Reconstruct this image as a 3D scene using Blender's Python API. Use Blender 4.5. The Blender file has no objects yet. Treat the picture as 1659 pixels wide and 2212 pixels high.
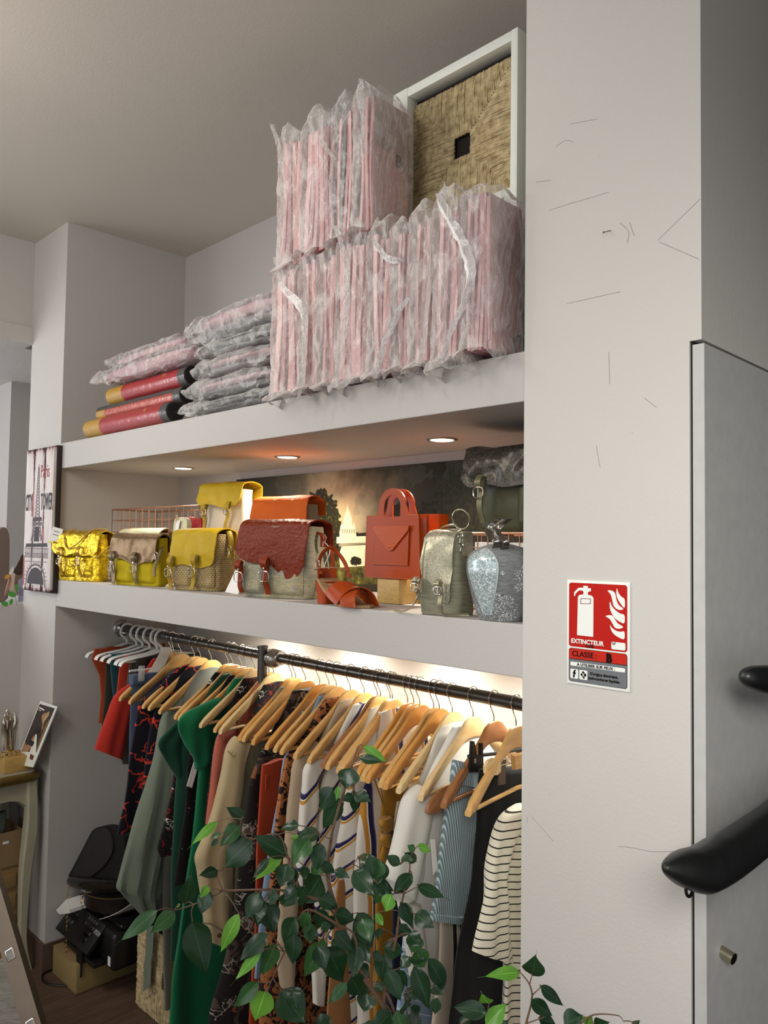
import bpy, bmesh, math, random
from mathutils import Vector, Matrix, noise
PI = math.pi
rnd = random.Random(7)
C = bpy.context.scene.collection
sc = bpy.context.scene
# ---------------- camera
YAW, PIT, ROL, FPX, CD, EYE = 0.7853, 0.0442, 0.0142, 1693.5, 1.2774, 1.65
Fv = Vector((-math.sin(YAW)*math.cos(PIT), math.cos(YAW)*math.cos(PIT), math.sin(PIT)))
_R = Vector((math.cos(YAW), math.sin(YAW), 0)); _U = _R.cross(Fv)
Rv = _R*math.cos(ROL)+_U*math.sin(ROL); Uv = -_R*math.sin(ROL)+_U*math.cos(ROL)
CAM = Vector((0, -CD, EYE))
cd = bpy.data.cameras.new('camera'); cam = bpy.data.objects.new('camera', cd); C.objects.link(cam)
cam.matrix_world = Matrix(((Rv.x, Uv.x, -Fv.x, CAM.x), (Rv.y, Uv.y, -Fv.y, CAM.y), (Rv.z, Uv.z, -Fv.z, CAM.z), (0, 0, 0, 1)))
cd.sensor_fit = 'HORIZONTAL'; cd.sensor_width = 36.0; cd.lens = FPX/1659.0*36.0; cd.clip_start = 0.02
sc.camera = cam
# ---------------- world, exposure, room lights
sc.view_settings.view_transform = 'Standard'; sc.view_settings.look = 'None'
sc.view_settings.exposure = 0.0; sc.view_settings.gamma = 1.0; sc.view_settings.use_curve_mapping = False
w = bpy.data.worlds.new('room_world'); sc.world = w; w.use_nodes = True
w.node_tree.nodes['Background'].inputs[0].default_value = (0.98, 0.99, 1.0, 1)
w.node_tree.nodes['Background'].inputs[1].default_value = 0.50
def lamp(kind, name, loc, to, power, col, **k):
    l = bpy.data.lights.new(name, kind); l.energy = power; l.color = col
    for a, b in k.items(): setattr(l, a, b)
    o = bpy.data.objects.new(name, l); C.objects.link(o); o.location = loc
    o.rotation_euler = (Vector(to)-Vector(loc)).to_track_quat('-Z', 'Y').to_euler(); return o
WARM = (1.0, 0.86, 0.68); NEU = (1.0, 0.98, 0.945); DAY = (0.97, 0.98, 1.0)
# ceiling spots of the shop, in front of the shelf wall
lamp('SPOT', 'ceiling_spot', (-2.35, -1.1, 2.88), (-1.75, 0.0, 2.0), 12, NEU, spot_size=1.7, spot_blend=0.6, shadow_soft_size=0.03)
lamp('SPOT', 'ceiling_spot', (-1.15, -1.5, 2.88), (-1.2, 0.0, 1.5), 11, NEU, spot_size=1.8, spot_blend=0.6, shadow_soft_size=0.04)
# the shop's window front, behind and left of the photographer
lamp('AREA', 'shop_window_light', (-1.6, -4.2, 1.9), (-1.6, 0, 1.3), 27, DAY, shape='RECTANGLE', size=3.2, size_y=2.2)
lamp('AREA', 'side_window_light', (-4.3, -1.7, 1.9), (-3.9, 0, 1.8), 22, DAY, shape='RECTANGLE', size=1.2, size_y=1.2)
# lamp on the shop ceiling to the left and one by the stairs to the right of the photographer
lamp('POINT', 'shop_ceiling_lamp', (-2.1, -1.5, 2.55), (-2, -2, 0), 36, (1.0, 0.95, 0.88), shadow_soft_size=0.25)
lamp('SPOT', 'stair_lamp', (0.70, -2.1, 2.4), (-0.30, 0.0, 1.45), 190, NEU, spot_size=0.78, spot_blend=0.9, shadow_soft_size=0.40)
# recessed downlights: (x, y) under the upper shelf, and the same row under the lower shelf
DOWN = [(-2.646, 0.285), (-2.027, 0.300), (-1.366, 0.304)]
for x, y in DOWN:
    lamp('SPOT', 'niche_downlight_lamp', (x, y, 1.928), (x, y-0.02, 1.0), 15.0, WARM, spot_size=2.5, spot_blend=0.9, shadow_soft_size=0.022)
for x, y in [(-2.3, 0.40), (-1.9, 0.42), (-1.5, 0.42), (-1.12, 0.42)]:
    lamp('SPOT', 'rack_downlight_lamp', (x, y-0.04, 1.388), (x, y, 0.4), 14, (1.0, 0.97, 0.88), spot_size=2.8, spot_blend=0.9, shadow_soft_size=0.04)
# ---------------- pixel to place helpers (a photo pixel met with a plane of the room)
def ray(px, py): return Fv+Rv*((px-829.5)/FPX)-Uv*((py-1106)/FPX)
def aty(px, py, y): v = ray(px, py); return CAM+v*((y-CAM.y)/v.y)
def atx(px, py, x): v = ray(px, py); return CAM+v*((x-CAM.x)/v.x)
def atz(px, py, z): v = ray(px, py); return CAM+v*((z-CAM.z)/v.z)
def atd(px, py, d): return CAM+ray(px, py)*d
# ---------------- objects
BASE = {}
def tag(o, label=None, cat=None, group=None, kind=None):
    if label: o['label'] = label
    if cat: o['category'] = cat
    if group: o['group'] = group
    if kind: o['kind'] = kind
    return o
def thing(name, label, cat, loc=(0, 0, 0), group=None, rz=0, local=False):
    o = bpy.data.objects.new(name, None); C.objects.link(o); o.location = loc; o.rotation_euler = (0, 0, rz)
    o.empty_display_size = 0.05
    BASE[o.name] = Vector((0, 0, 0)) if local else Vector(loc)
    return tag(o, label, cat, group)
def obj(name, bm, m, parent=None, smooth=True, label=None):
    if smooth:
        for f in bm.faces: f.smooth = True
    b = Vector((0, 0, 0))
    if parent is not None: b = BASE[parent.name]
    if b.length > 0: bmesh.ops.translate(bm, verts=bm.verts, vec=-b)
    me = bpy.data.meshes.new(name); bm.to_mesh(me); bm.free()
    for q in (m if isinstance(m, (list, tuple)) else [m]): me.materials.append(q)
    o = bpy.data.objects.new(name, me); C.objects.link(o)
    if parent is not None: o.parent = parent
    BASE[o.name] = b
    if smooth:
        try: me.set_sharp_from_angle(angle=math.radians(40))
        except Exception: pass
    if label: o['label'] = label
    return o
def struct(name, bm, m, label=None):
    o = obj(name, bm, m, None, smooth=False); o['kind'] = 'structure'
    if label: o['label'] = label
    return o
def copy_tree(o, parent=None):
    c = o.copy(); C.objects.link(c)
    if parent is not None: c.parent = parent
    BASE[c.name] = BASE.get(o.name, Vector((0, 0, 0)))
    for ch in list(o.children): copy_tree(ch, c)
    return c
# ---------------- shapes
def box(bm, a, b, bev=0.0, seg=2, mat=None):
    x0, y0, z0 = a; x1, y1, z1 = b
    vs = [bm.verts.new(p) for p in [(x0,y0,z0),(x1,y0,z0),(x1,y1,z0),(x0,y1,z0),(x0,y0,z1),(x1,y0,z1),(x1,y1,z1),(x0,y1,z1)]]
    fs = [bm.faces.new([vs[i] for i in q]) for q in [(0,3,2,1),(4,5,6,7),(0,1,5,4),(1,2,6,5),(2,3,7,6),(3,0,4,7)]]
    if bev > 0:
        es = list({e for f in fs for e in f.edges})
        r = bmesh.ops.bevel(bm, geom=es, offset=bev, segments=seg, affect='EDGES', profile=0.5)
    return bm
def nbox(a, b, bev=0.0, seg=2): return box(bmesh.new(), a, b, bev, seg)
def ring_faces(bm, rings, cap=True, closed=True):
    n = len(rings[0])
    for i in range(len(rings)-1):
        for j in range(n if closed else n-1):
            k = (j+1) % n
            try: bm.faces.new((rings[i][j], rings[i][k], rings[i+1][k], rings[i+1][j]))
            except ValueError: pass
    if cap and closed:
        try: bm.faces.new(rings[0][::-1])
        except ValueError: pass
        try: bm.faces.new(rings[-1])
        except ValueError: pass
def tube(bm, pts, r, n=8, cap=True, flat=1.0, up=None):
    pts = [Vector(p) for p in pts]; rings = []; pv = None
    for i, p in enumerate(pts):
        t = (pts[min(i+1, len(pts)-1)]-pts[max(i-1, 0)])
        if t.length < 1e-9: t = Vector((0, 0, 1))
        t.normalize()
        if pv is None:
            a = Vector(up) if up else (Vector((0, 0, 1)) if abs(t.z) < 0.9 else Vector((1, 0, 0)))
        else: a = pv
        s = t.cross(a)
        if s.length < 1e-6: s = t.cross(Vector((0.3, 1, 0.2)))
        s.normalize(); u = s.cross(t).normalized(); pv = u
        rr = r[i] if isinstance(r, (list, tuple)) else r
        rings.append([bm.verts.new(p+(s*math.cos(2*PI*k/n)+u*math.sin(2*PI*k/n)*flat)*rr) for k in range(n)])
    ring_faces(bm, rings, cap); return bm
def ntube(*a, **k): return tube(bmesh.new(), *a, **k)
def smooth_path(pts, k=6, closed=False):
    P = [Vector(p) for p in pts]; out = []; n = len(P)
    for i in range(n if closed else n-1):
        if closed: p0, p1, p2, p3 = P[(i-1) % n], P[i], P[(i+1) % n], P[(i+2) % n]
        else: p0, p1, p2, p3 = P[max(i-1, 0)], P[i], P[i+1], P[min(i+2, n-1)]
        for j in range(k):
            t = j/k
            out.append(0.5*((2*p1)+(p2-p0)*t+(2*p0-5*p1+4*p2-p3)*t*t+(3*p1-p0-3*p2+p3)*t**3))
    if not closed: out.append(P[-1])
    return out
def prism(bm, pts, vec, bev=0.0):
    """outline (3-D points of one plane) extruded by vec"""
    a = [bm.verts.new(Vector(p)) for p in pts]; b = [bm.verts.new(Vector(p)+Vector(vec)) for p in pts]
    n = len(a); f = [bm.faces.new(a[::-1]), bm.faces.new(b)]
    for i in range(n): bm.faces.new((a[i], a[(i+1) % n], b[(i+1) % n], b[i]))
    if bev: bmesh.ops.bevel(bm, geom=list({e for q in f for e in q.edges}), offset=bev, segments=2, affect='EDGES')
    return bm
def sheet(bm, fn, nu, nv, th=0.0, uvs=None):
    """grid fn(u,v) with thickness; uv in metres"""
    P = [[Vector(fn(i/nu, j/nv)) for j in range(nv+1)] for i in range(nu+1)]
    def nrm(i, j):
        a = P[min(i+1, nu)][j]-P[max(i-1, 0)][j]; b = P[i][min(j+1, nv)]-P[i][max(j-1, 0)]
        n = a.cross(b); return n.normalized() if n.length > 1e-12 else Vector((0, 0, 1))
    A = [[bm.verts.new(P[i][j]) for j in range(nv+1)] for i in range(nu+1)]
    for i in range(nu):
        for j in range(nv): bm.faces.new((A[i][j], A[i+1][j], A[i+1][j+1], A[i][j+1]))
    if th:
        B = [[bm.verts.new(P[i][j]-nrm(i, j)*th) for j in range(nv+1)] for i in range(nu+1)]
        for i in range(nu):
            for j in range(nv): bm.faces.new((B[i][j], B[i][j+1], B[i+1][j+1], B[i+1][j]))
        for i in range(nu):
            bm.faces.new((A[i][0], B[i][0], B[i+1][0], A[i+1][0])); bm.faces.new((A[i][nv], A[i+1][nv], B[i+1][nv], B[i][nv]))
        for j in range(nv):
            bm.faces.new((A[0][j], A[0][j+1], B[0][j+1], B[0][j])); bm.faces.new((A[nu][j], B[nu][j], B[nu][j+1], A[nu][j+1]))
    return bm
def nsheet(*a, **k): return sheet(bmesh.new(), *a, **k)
def lathe(bm, c, prof, n=24):
    c = Vector(c); rings = [[bm.verts.new(c+Vector((r*math.cos(2*PI*k/n), r*math.sin(2*PI*k/n), z))) for k in range(n)] for r, z in prof]
    ring_faces(bm, rings); return bm
def uvz(o, ax='yz'):
    """UVs straight from the mesh's metres"""
    me = o.data; uv = me.uv_layers.new(name='UVMap') if not me.uv_layers else me.uv_layers[0]
    b = BASE[o.name]; ix = 'xyz'.index(ax[0]); iy = 'xyz'.index(ax[1])
    for l in me.loops:
        c = me.vertices[l.vertex_index].co+b; uv.data[l.index].uv = (c[ix], c[iy])
    return o
def text_bm(s, size, depth=0.0004, bold=0.0, align='LEFT', sx=1.0):
    cu = bpy.data.curves.new('lettering', 'FONT'); cu.body = s; cu.size = size; cu.extrude = depth; cu.offset = bold; cu.align_x = align
    cu.resolution_u = 4
    o = bpy.data.objects.new('lettering', cu); C.objects.link(o); bpy.context.view_layer.update()
    me = bpy.data.meshes.new_from_object(o.evaluated_get(bpy.context.evaluated_depsgraph_get()))
    bm = bmesh.new(); bm.from_mesh(me); bpy.data.objects.remove(o); bpy.data.curves.remove(cu); bpy.data.meshes.remove(me)
    bmesh.ops.scale(bm, vec=(sx, 1, 1), verts=bm.verts); return bm
def place(bm, M): bmesh.ops.transform(bm, matrix=M, verts=bm.verts); return bm
def frame_m(o, ex, ey):
    ex = Vector(ex).normalized(); ey = Vector(ey); ey = (ey-ex*ey.dot(ex)).normalized(); ez = ex.cross(ey)
    return Matrix(((ex.x, ey.x, ez.x, o[0]), (ex.y, ey.y, ez.y, o[1]), (ex.z, ey.z, ez.z, o[2]), (0, 0, 0, 1)))
def merge(bm, other):
    me = bpy.data.meshes.new('t'); other.to_mesh(me); other.free(); bm.from_mesh(me); bpy.data.meshes.remove(me); return bm
def N3(p, s=1.0, seed=0.0): return noise.noise(Vector((p[0]*s+seed, p[1]*s+seed*1.7, p[2]*s-seed)))
def crumple(bm, amp, s, seed=0.0, seg=None):
    for v in bm.verts:
        d = noise.noise_vector(Vector(v.co)*s+Vector((seed, seed*2, -seed))); v.co += d*amp
    return bm
# ---------------- materials
def srgb(c):
    if isinstance(c, str): c = tuple(int(c[i:i+2], 16) for i in (0, 2, 4))
    f = lambda v: (v/255/12.92 if v/255 <= 0.04045 else ((v/255+0.055)/1.055)**2.4)
    return (f(c[0]), f(c[1]), f(c[2]), 1)
_mats = {}
class NT:
    def __init__(s, name):
        s.m = bpy.data.materials.new(name); s.m.use_nodes = True; s.t = s.m.node_tree; s.b = s.t.nodes['Principled BSDF']; s.out = s.t.nodes['Material Output']
    def n(s, typ, **k):
        q = s.t.nodes.new(typ)
        for a, v in k.items():
            if a[0] == '_': q.inputs[a[1:].replace('_', ' ')].default_value = v
            else: setattr(q, a, v)
        return q
    def l(s, a, b): s.t.links.new(a, b)
    def co(s, kind='Object'):
        if not hasattr(s, '_c'): s._c = s.t.nodes.new('ShaderNodeTexCoord')
        return s._c.outputs[kind]
    def math(s, op, a, b=None, c=None):
        q = s.t.nodes.new('ShaderNodeMath'); q.operation = op
        for i, v in enumerate((a, b, c)):
            if v is None: continue
            if isinstance(v, (int, float)): q.inputs[i].default_value = v
            else: s.l(v, q.inputs[i])
        return q.outputs[0]
    def noise(s, scale, detail=2, rough=0.5, vec=None, out=0, dist=0.0):
        q = s.n('ShaderNodeTexNoise'); q.inputs['Scale'].default_value = scale; q.inputs['Detail'].default_value = detail
        q.inputs['Roughness'].default_value = rough; q.inputs['Distortion'].default_value = dist
        s.l(vec if vec is not None else s.co(), q.inputs['Vector']); return q.outputs[out]
    def vor(s, scale, out='Distance', vec=None, feature='F1'):
        q = s.n('ShaderNodeTexVoronoi'); q.feature = feature; q.inputs['Scale'].default_value = scale
        s.l(vec if vec is not None else s.co(), q.inputs['Vector']); return q.outputs[out]
    def ramp(s, fac, stops, interp='LINEAR'):
        q = s.n('ShaderNodeValToRGB'); q.color_ramp.interpolation = interp; e = q.color_ramp.elements
        while len(e) < len(stops): e.new(0.5)
        for i, (p, c) in enumerate(stops): e[i].position = p; e[i].color = srgb(c) if not isinstance(c, float) else (c, c, c, 1)
        s.l(fac, q.inputs[0]); return q.outputs[0]
    def mix(s, fac, a, b):
        q = s.n('ShaderNodeMix'); q.data_type = 'RGBA'
        for i, v in ((0, fac), (6, a), (7, b)):
            if hasattr(v, 'node'): s.l(v, q.inputs[i])
            elif i == 0: q.inputs[0].default_value = v
            else: q.inputs[i].default_value = srgb(v)
        return q.outputs[2]
    def sep(s, v):
        q = s.n('ShaderNodeSeparateXYZ'); s.l(v, q.inputs[0]); return q.outputs
    def scl(s, v, k):
        q = s.n('ShaderNodeMapping'); q.inputs['Scale'].default_value = k; s.l(v, q.inputs[0]); return q.outputs[0]
    def bump(s, h, strength=0.3, dist=0.002):
        q = s.n('ShaderNodeBump'); q.inputs['Strength'].default_value = strength; q.inputs['Distance'].default_value = dist
        s.l(h, q.inputs['Height']); s.l(q.outputs[0], s.b.inputs['Normal']); return q
    def set(s, col=None, rough=None, metal=None, spec=None):
        if col is not None:
            if hasattr(col, 'node'): s.l(col, s.b.inputs['Base Color'])
            else: s.b.inputs['Base Color'].default_value = srgb(col)
        if rough is not None:
            if hasattr(rough, 'node'): s.l(rough, s.b.inputs['Roughness'])
            else: s.b.inputs['Roughness'].default_value = rough
        if metal is not None: s.b.inputs['Metallic'].default_value = metal
        if spec is not None: s.b.inputs['Specular IOR Level'].default_value = spec
        return s
def plain(name, col, rough=0.5, metal=0.0, ns=40.0, var=0.12, bs=0.0, bscale=200.0, bd=0.001, spec=None):
    """plain surface with slight mottling and optional fine relief"""
    key = (name, str(col), rough, metal, ns, var, bs, bscale)
    if key in _mats: return _mats[key]
    t = NT(name); c = srgb(col); n = t.noise(ns, 3)
    q = t.n('ShaderNodeMix'); q.data_type = 'RGBA'; t.l(n, q.inputs[0])
    q.inputs[6].default_value = (c[0]*(1-var), c[1]*(1-var), c[2]*(1-var), 1); q.inputs[7].default_value = (min(1, c[0]*(1+var)), min(1, c[1]*(1+var)), min(1, c[2]*(1+var)), 1)
    t.set(q.outputs[2], rough, metal, spec)
    if bs: t.bump(t.noise(bscale, 3), bs, bd)
    _mats[key] = t.m; return t.m
def fabric(name, col, weave=900.0, bs=0.25, rough=0.85, var=0.1):
    key = ('fab', name, str(col));
    if key in _mats: return _mats[key]
    t = NT(name); c = srgb(col); n = t.noise(14, 4)
    q = t.n('ShaderNodeMix'); q.data_type = 'RGBA'; t.l(n, q.inputs[0])
    q.inputs[6].default_value = (c[0]*(1-var), c[1]*(1-var), c[2]*(1-var), 1); q.inputs[7].default_value = (min(1, c[0]*(1+var)), min(1, c[1]*(1+var)), min(1, c[2]*(1+var)), 1)
    t.set(q.outputs[2], rough, 0, 0.25); t.b.inputs['Sheen Weight'].default_value = 0.15
    t.bump(t.noise(weave, 2), bs, 0.0006); _mats[key] = t.m; return t.m
def glitter(name, c1, c2, metal=0.6, scale=900, rough=0.35):
    t = NT(name); v = t.vor(scale, 'Color'); s = t.sep(v)[0]
    t.set(t.mix(t.math('POWER', s, 2.0), c1, c2), None, metal)
    t.l(t.math('MULTIPLY_ADD', s, 0.3, rough-0.1), t.b.inputs['Roughness'])
    nm = t.n('ShaderNodeBump'); nm.inputs['Strength'].default_value = 0.8; nm.inputs['Distance'].default_value = 0.001; t.l(s, nm.inputs['Height']); t.l(nm.outputs[0], t.b.inputs['Normal'])
    return t.m
def emit(name, col, s):
    t = NT(name); t.b.inputs['Emission Color'].default_value = srgb(col); t.b.inputs['Emission Strength'].default_value = s; t.set(col); return t.m
# ================= setting
XL, XR, X0, X2, DEP, ZC = -3.09, -0.891, -3.422, -0.539, 0.533, 2.933
Z1, Z2, Z3, Z4 = 2.040, 1.940, 1.5026, 1.399
def wallmat(name, col, wear=0.0, bs=0.35):
    t = NT(name)
    n = t.noise(2.2, 4); c = srgb(col)
    a = t.mix(t.math('MULTIPLY', n, 0.25), col, tuple(int(v*0.9) for v in (int(col[0:2], 16), int(col[2:4], 16), int(col[4:6], 16))))
    h = t.noise(160, 3)
    if wear:
        v = t.scl(t.co(), (1, 1, 0.45)); s = t.noise(9, 5, 0.6, v); m = t.ramp(s, [(0.66, 0.0), (0.72, 1.0)])
        a = t.mix(t.math('MULTIPLY', m, 0.16*wear), a, 'a79a98')
        v2 = t.scl(t.co(), (2.0, 2.0, 1.4)); tr = t.noise(3.0, 6, 0.65, v2)
        h = t.math('ADD', t.math('MULTIPLY', h, 0.5), t.math('MULTIPLY', tr, 2.2*wear))
        sp = t.vor(26, 'Distance', t.scl(t.co(), (1, 1, 0.8))); a = t.mix(t.math('MULTIPLY', t.math('LESS_THAN', sp, 0.018), 0.7), a, '6b635f')
    t.set(a, 0.6, 0, 0.35); t.bump(h, bs, 0.0025); return t.m
M_wall = wallmat('lilac_grey_paint', 'bfbab5'); M_col = wallmat('worn_lilac_grey_paint', 'c9c5bf', 1.0)
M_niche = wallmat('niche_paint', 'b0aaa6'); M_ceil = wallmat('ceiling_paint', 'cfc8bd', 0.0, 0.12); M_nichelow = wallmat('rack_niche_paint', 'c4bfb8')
M_dark = plain('dark_gap', '14110f', 0.9)
struct('ceiling', nbox((-4.9, -4.6, ZC), (1.6, 0.8, ZC+0.1)), M_ceil)
def floormat():
    t = NT('brown_floor'); v = t.scl(t.co(), (9, 1.2, 1)); n = t.noise(3, 6, 0.6, v); x = t.sep(t.co())[0]
    g = t.math('LESS_THAN', t.math('FRACT', t.math('MULTIPLY', x, 8.0)), 0.02)
    t.set(t.mix(t.math('MULTIPLY', g, 0.6), t.ramp(n, [(0.3, '4a3a30'), (0.7, '6b5546')]), '2a211c'), 0.55, 0, 0.3); return t.m
struct('floor', nbox((-4.9, -4.6, -0.1), (1.6, 0.8, 0)), floormat())
struct('wall_back', nbox((X0, DEP, Z3-0.05), (0.6, DEP+0.1, ZC)), M_niche)
struct('wall_back_low', nbox((X0, DEP, 0), (0.6, DEP+0.1, Z3-0.05)), M_nichelow)
# pillar left of the niches: front face y=0, right face = niche side
struct('wall_pillar_left', nbox((X0, 0, 0), (XL, DEP, ZC)), M_wall)
# column right of the niches, and the panelled part right of it
bmc = nbox((XR, 0, 0), (-0.5595, DEP, ZC)); box(bmc, (-0.5595, 0, 2.001), (X2, DEP, ZC))
# a little rubbed plaster edge
struct('wall_column', bmc, M_col)
struct('wall_right', nbox((-0.62, DEP, 0), (1.6, DEP+0.1, ZC)), M_wall)
struct('wall_side_right', nbox((X2-0.06, 0.5, 2.001), (X2, 1.9, ZC)), M_wall) if False else None
# long side face of the column running away from the camera (stair wall)
struct('wall_stair', nbox((X2-0.02, 0.0005, 2.005), (X2-0.0005, 1.8, ZC)), M_niche)
# access panel: pale edge strip, dark gap, grey side
struct('door_1', nbox((-0.5545, -0.0005, 0.0), (-0.5345, 1.8, 1.994), 0.001), [plain('panel_paint', 'b8b7b3', 0.55, bs=0.1, bscale=150)])
struct('trim_3', nbox((-0.5600, 0.006, 0.0), (-0.5546, 1.8, 2.0035)), M_dark)
# shelves (built in)
M_shelf = wallmat('shelf_paint', 'bbb7b2', 0.35)
struct('trim_1', nbox((XL, 0.0, Z2), (XR, DEP, Z1), 0.002), M_shelf, 'thick painted built-in upper shelf with three downlights in its underside')
struct('trim_2', nbox((XL, 0.0, Z4), (XR, DEP, Z3), 0.002), M_shelf, 'thick painted built-in lower shelf that carries the handbags')
M_base = plain('brown_baseboard', '5a473b', 0.5, ns=6)
struct('baseboard_pillar', nbox((X0, -0.012, 0), (XL+0.012, 0.0, 0.105), 0.0), M_base)
struct('baseboard_niche', nbox((XL, 0.0003, 0), (XL+0.0118, DEP-0.0125, 0.105), 0.0), M_base)
struct('baseboard_back', nbox((XL, DEP-0.012, 0), (XR, DEP, 0.105), 0.002), M_base)
# left wall with the display window opening: above, below, and the reveal
struct('wall_left', nbox((X0-0.1, -2.6, 2.56), (X0, 0.0, ZC)), M_wall)
struct('trim_4', nbox((X0-0.1, -2.6, 2.492), (X0+0.012, 0.004, 2.565), 0.002), M_wall)
struct('wall_left_low', nbox((X0-0.1, -2.6, 0), (X0, 0.0, 1.383)), M_wall)
cr = atz(66, 825, 2.492)
struct('ceiling_recess', nbox((-6.2, -2.6, 2.494), (X0-0.1, 1.0, 2.55)), M_wall)
struct('wall_recess_right', nbox((-5.0, 0.0, 1.30), (X0-0.0, 0.1, 2.5)), M_niche) if False else None
rx = cr.x
pz = atz(25, 824, 2.492)
struct('wall_recess_pier', nbox((-6.2, pz.y, 1.2), (pz.x, 0.9, 2.56)), M_niche)
struct('wall_recess_end', nbox((-6.2, 0.9, 1.2), (X0, 1.0, 2.56)), M_niche)
struct('trim_5', nbox((-6.2, -2.6, 1.343), (X0-0.1, 0.9, 1.383)), plain('window_ledge_paint', 'e6e6e8', 0.5), 'white display window ledge behind the left wall')
struct('window_1', nbox((-6.2, -2.62, 1.383), (X0-0.1, -2.6, 2.49)), emit('daylight_pane', 'dfe8f6', 0.95), 'bright daylit shop window pane')
# scratches and nail on the column
M_scr = plain('scratch_grey', '8b8380', 0.8)
def scratch(pts, r=0.0004):
    b = bmesh.new()
    for p in pts: tube(b, smooth_path([aty(x, y, -0.0001) for x, y in p], 3), r, 4)
    o = obj('scratch_marks', b, M_scr); o['kind'] = 'structure'; o.name = 'trim_6'; return o
scratch([[(1185, 455), (1230, 440), (1260, 432), (1315, 415)], [(1158, 393), (1190, 390)], [(1232, 268), (1290, 257)], [(1200, 318), (1222, 303), (1238, 307)],
 [(1335, 1828), (1370, 1832), (1412, 1840), (1480, 1838)], [(1340, 482), (1358, 500), (1355, 525)], [(1360, 480), (1370, 510)], [(1288, 962), (1296, 1010)],
 [(1138, 1765), (1139, 1778)], [(1148, 1763), (1196, 1818)], [(1315, 760), (1317, 830)], [(1392, 860), (1418, 880)], [(1225, 656), (1340, 630)], [(1420, 520), (1512, 430)], [(1425, 523), (1510, 560)]])
nl = thing('nail', 'bent steel nail sticking out of the column high above the red sign', 'nail', aty(1318, 498, 0))
obj('nail_shaft', ntube([aty(1318, 498, 0.004), aty(1318, 498, -0.001), aty(1304, 502, -0.012)], 0.0008, 6), plain('nail_steel', '6b5a55', 0.4, 0.8), nl)
obj('nail_head', ntube([aty(1304, 502, -0.0118), aty(1303.5, 502, -0.0126)], 0.002, 10), plain('nail_steel', '6b5a55', 0.4, 0.8), nl)
# downlight fittings
M_chrome = plain('chrome', 'd8d8d8', 0.15, 1.0, var=0.02)
M_led = emit('led_glow', 'fff0d8', 9.0)
for i, (x, y) in enumerate(DOWN):
    t = thing('recessed_downlight', ['recessed ceiling spot nearest the left end of the niche, above the yellow bags', 'recessed ceiling spot in the middle of the niche, above the orange flap', 'recessed ceiling spot nearest the column, above the orange tote'][i], 'light', (x, y, Z2), group='recessed spots under the upper shelf')
    b = bmesh.new(); lathe(b, (x, y, Z2), [(0.042, 0.004), (0.042, -0.003), (0.036, -0.005), (0.032, -0.001)], 28); obj('trim_ring', b, plain('warm_steel', 'b8ada0', 0.3, 0.9), t)
    b = bmesh.new(); lathe(b, (x, y, Z2), [(0.031, 0.001), (0.031, -0.004), (0.012, -0.0055)], 28); obj('lens', b, M_led, t)
# ================= extinguisher sign
M_sw = plain('sign_white', 'e9ebe4', 0.35, var=0.02); M_sr = plain('sign_red', 'b5190f', 0.45, var=0.03, spec=0.15); M_sb = plain('sign_black', '180c0b', 0.5, var=0.02, spec=0.1); M_sg = plain('sign_grey', '6e7174', 0.45, var=0.02, spec=0.15)
M_sr2 = plain('sign_red_lower', 'bd281a', 0.45, var=0.03, spec=0.15)
sx0, sx1, sz0, sz1 = -0.7905, -0.6655, 1.4035, 1.5935
sg = thing('fire_extinguisher_sign', 'red and white fire extinguisher sign reading EXTINCTEUR, CLASSE B, on the column', 'sign', ((sx0+sx1)/2, 0, sz0))
obj('plate', nbox((sx0, -0.003, sz0), (sx1, -0.0002, sz1), 0.0004), M_sw, sg)
W_, H_ = sx1-sx0, sz1-sz0
def S(u, v, k=0): return Vector((sx0+u*W_, -0.003-0.00035*k-0.0001, sz1-v*H_))
def sflat(name, pts, m, k, par=sg, label=None): return obj(name, prism(bmesh.new(), [S(u, v, k) for u, v in pts], (0, 0.0003, 0)), m, par, smooth=False, label=label)
def rrect(u0, v0, u1, v1, r=0.03, tl=1, tr=1, br=1, bl=1):
    ra = W_/H_; out = []
    for (cu, cv, a0, on) in ((u1-r, v0+r*ra, -90, tr), (u1-r, v1-r*ra, 0, br), (u0+r, v1-r*ra, 90, bl), (u0+r, v0+r*ra, 180, tl)):
        if on:
            for i in range(6):
                a = math.radians(a0+i*18); out.append((cu+r*math.cos(a), cv+r*ra*math.sin(a)))
        else:
            out.append((cu+(r if a0 in (-90, 0) else -r), cv+(r*ra if a0 in (0, 90) else -r*ra)))
    return out
# the zoomed sign was 1393 wide; panel bounds in plate fractions
red = sflat('red_panel', rrect(0.035, 0.025, 0.965, 0.640, 0.04), M_sr, 1)
blk = sflat('black_border', rrect(0.035, 0.655, 0.965, 0.975, 0.04), M_sb, 1)
sflat('class_panel', rrect(0.042, 0.659, 0.958, 0.755, 0.037, 1, 1, 0, 0), M_sr2, 2)
gp = sflat('grey_panel', rrect(0.042, 0.761, 0.958, 0.971, 0.037, 0, 0, 1, 1), M_sg, 2)
sflat('white_bar', rrect(0.065, 0.787, 0.935, 0.825, 0.018), M_sw, 3)
sflat('number_box', rrect(0.725, 0.556, 0.94, 0.625, 0.02), M_sw, 3)
def Q(x, y):  # zoom pixels of the sign (flattened) -> plate fractions
    xl = 120+(y-100)*0.0144; xr = 1247+(y-140)*0.0128; u = (x-xl)/(xr-xl)
    yt = 100+40*u; yb = 1925+168*u; return u, (y-yt)/(yb-yt)
ext = [(330,1082),(335,405),(350,380),(375,365),(430,362),(436,345),(436,310),(415,290),(350,290),(288,350),(285,388),(262,385),(262,320),(345,240),(432,240),(432,205),(515,208),(515,245),(572,248),(572,305),(540,305),(518,325),(518,365),(580,378),(610,400),(622,430),(628,1112)]
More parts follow.
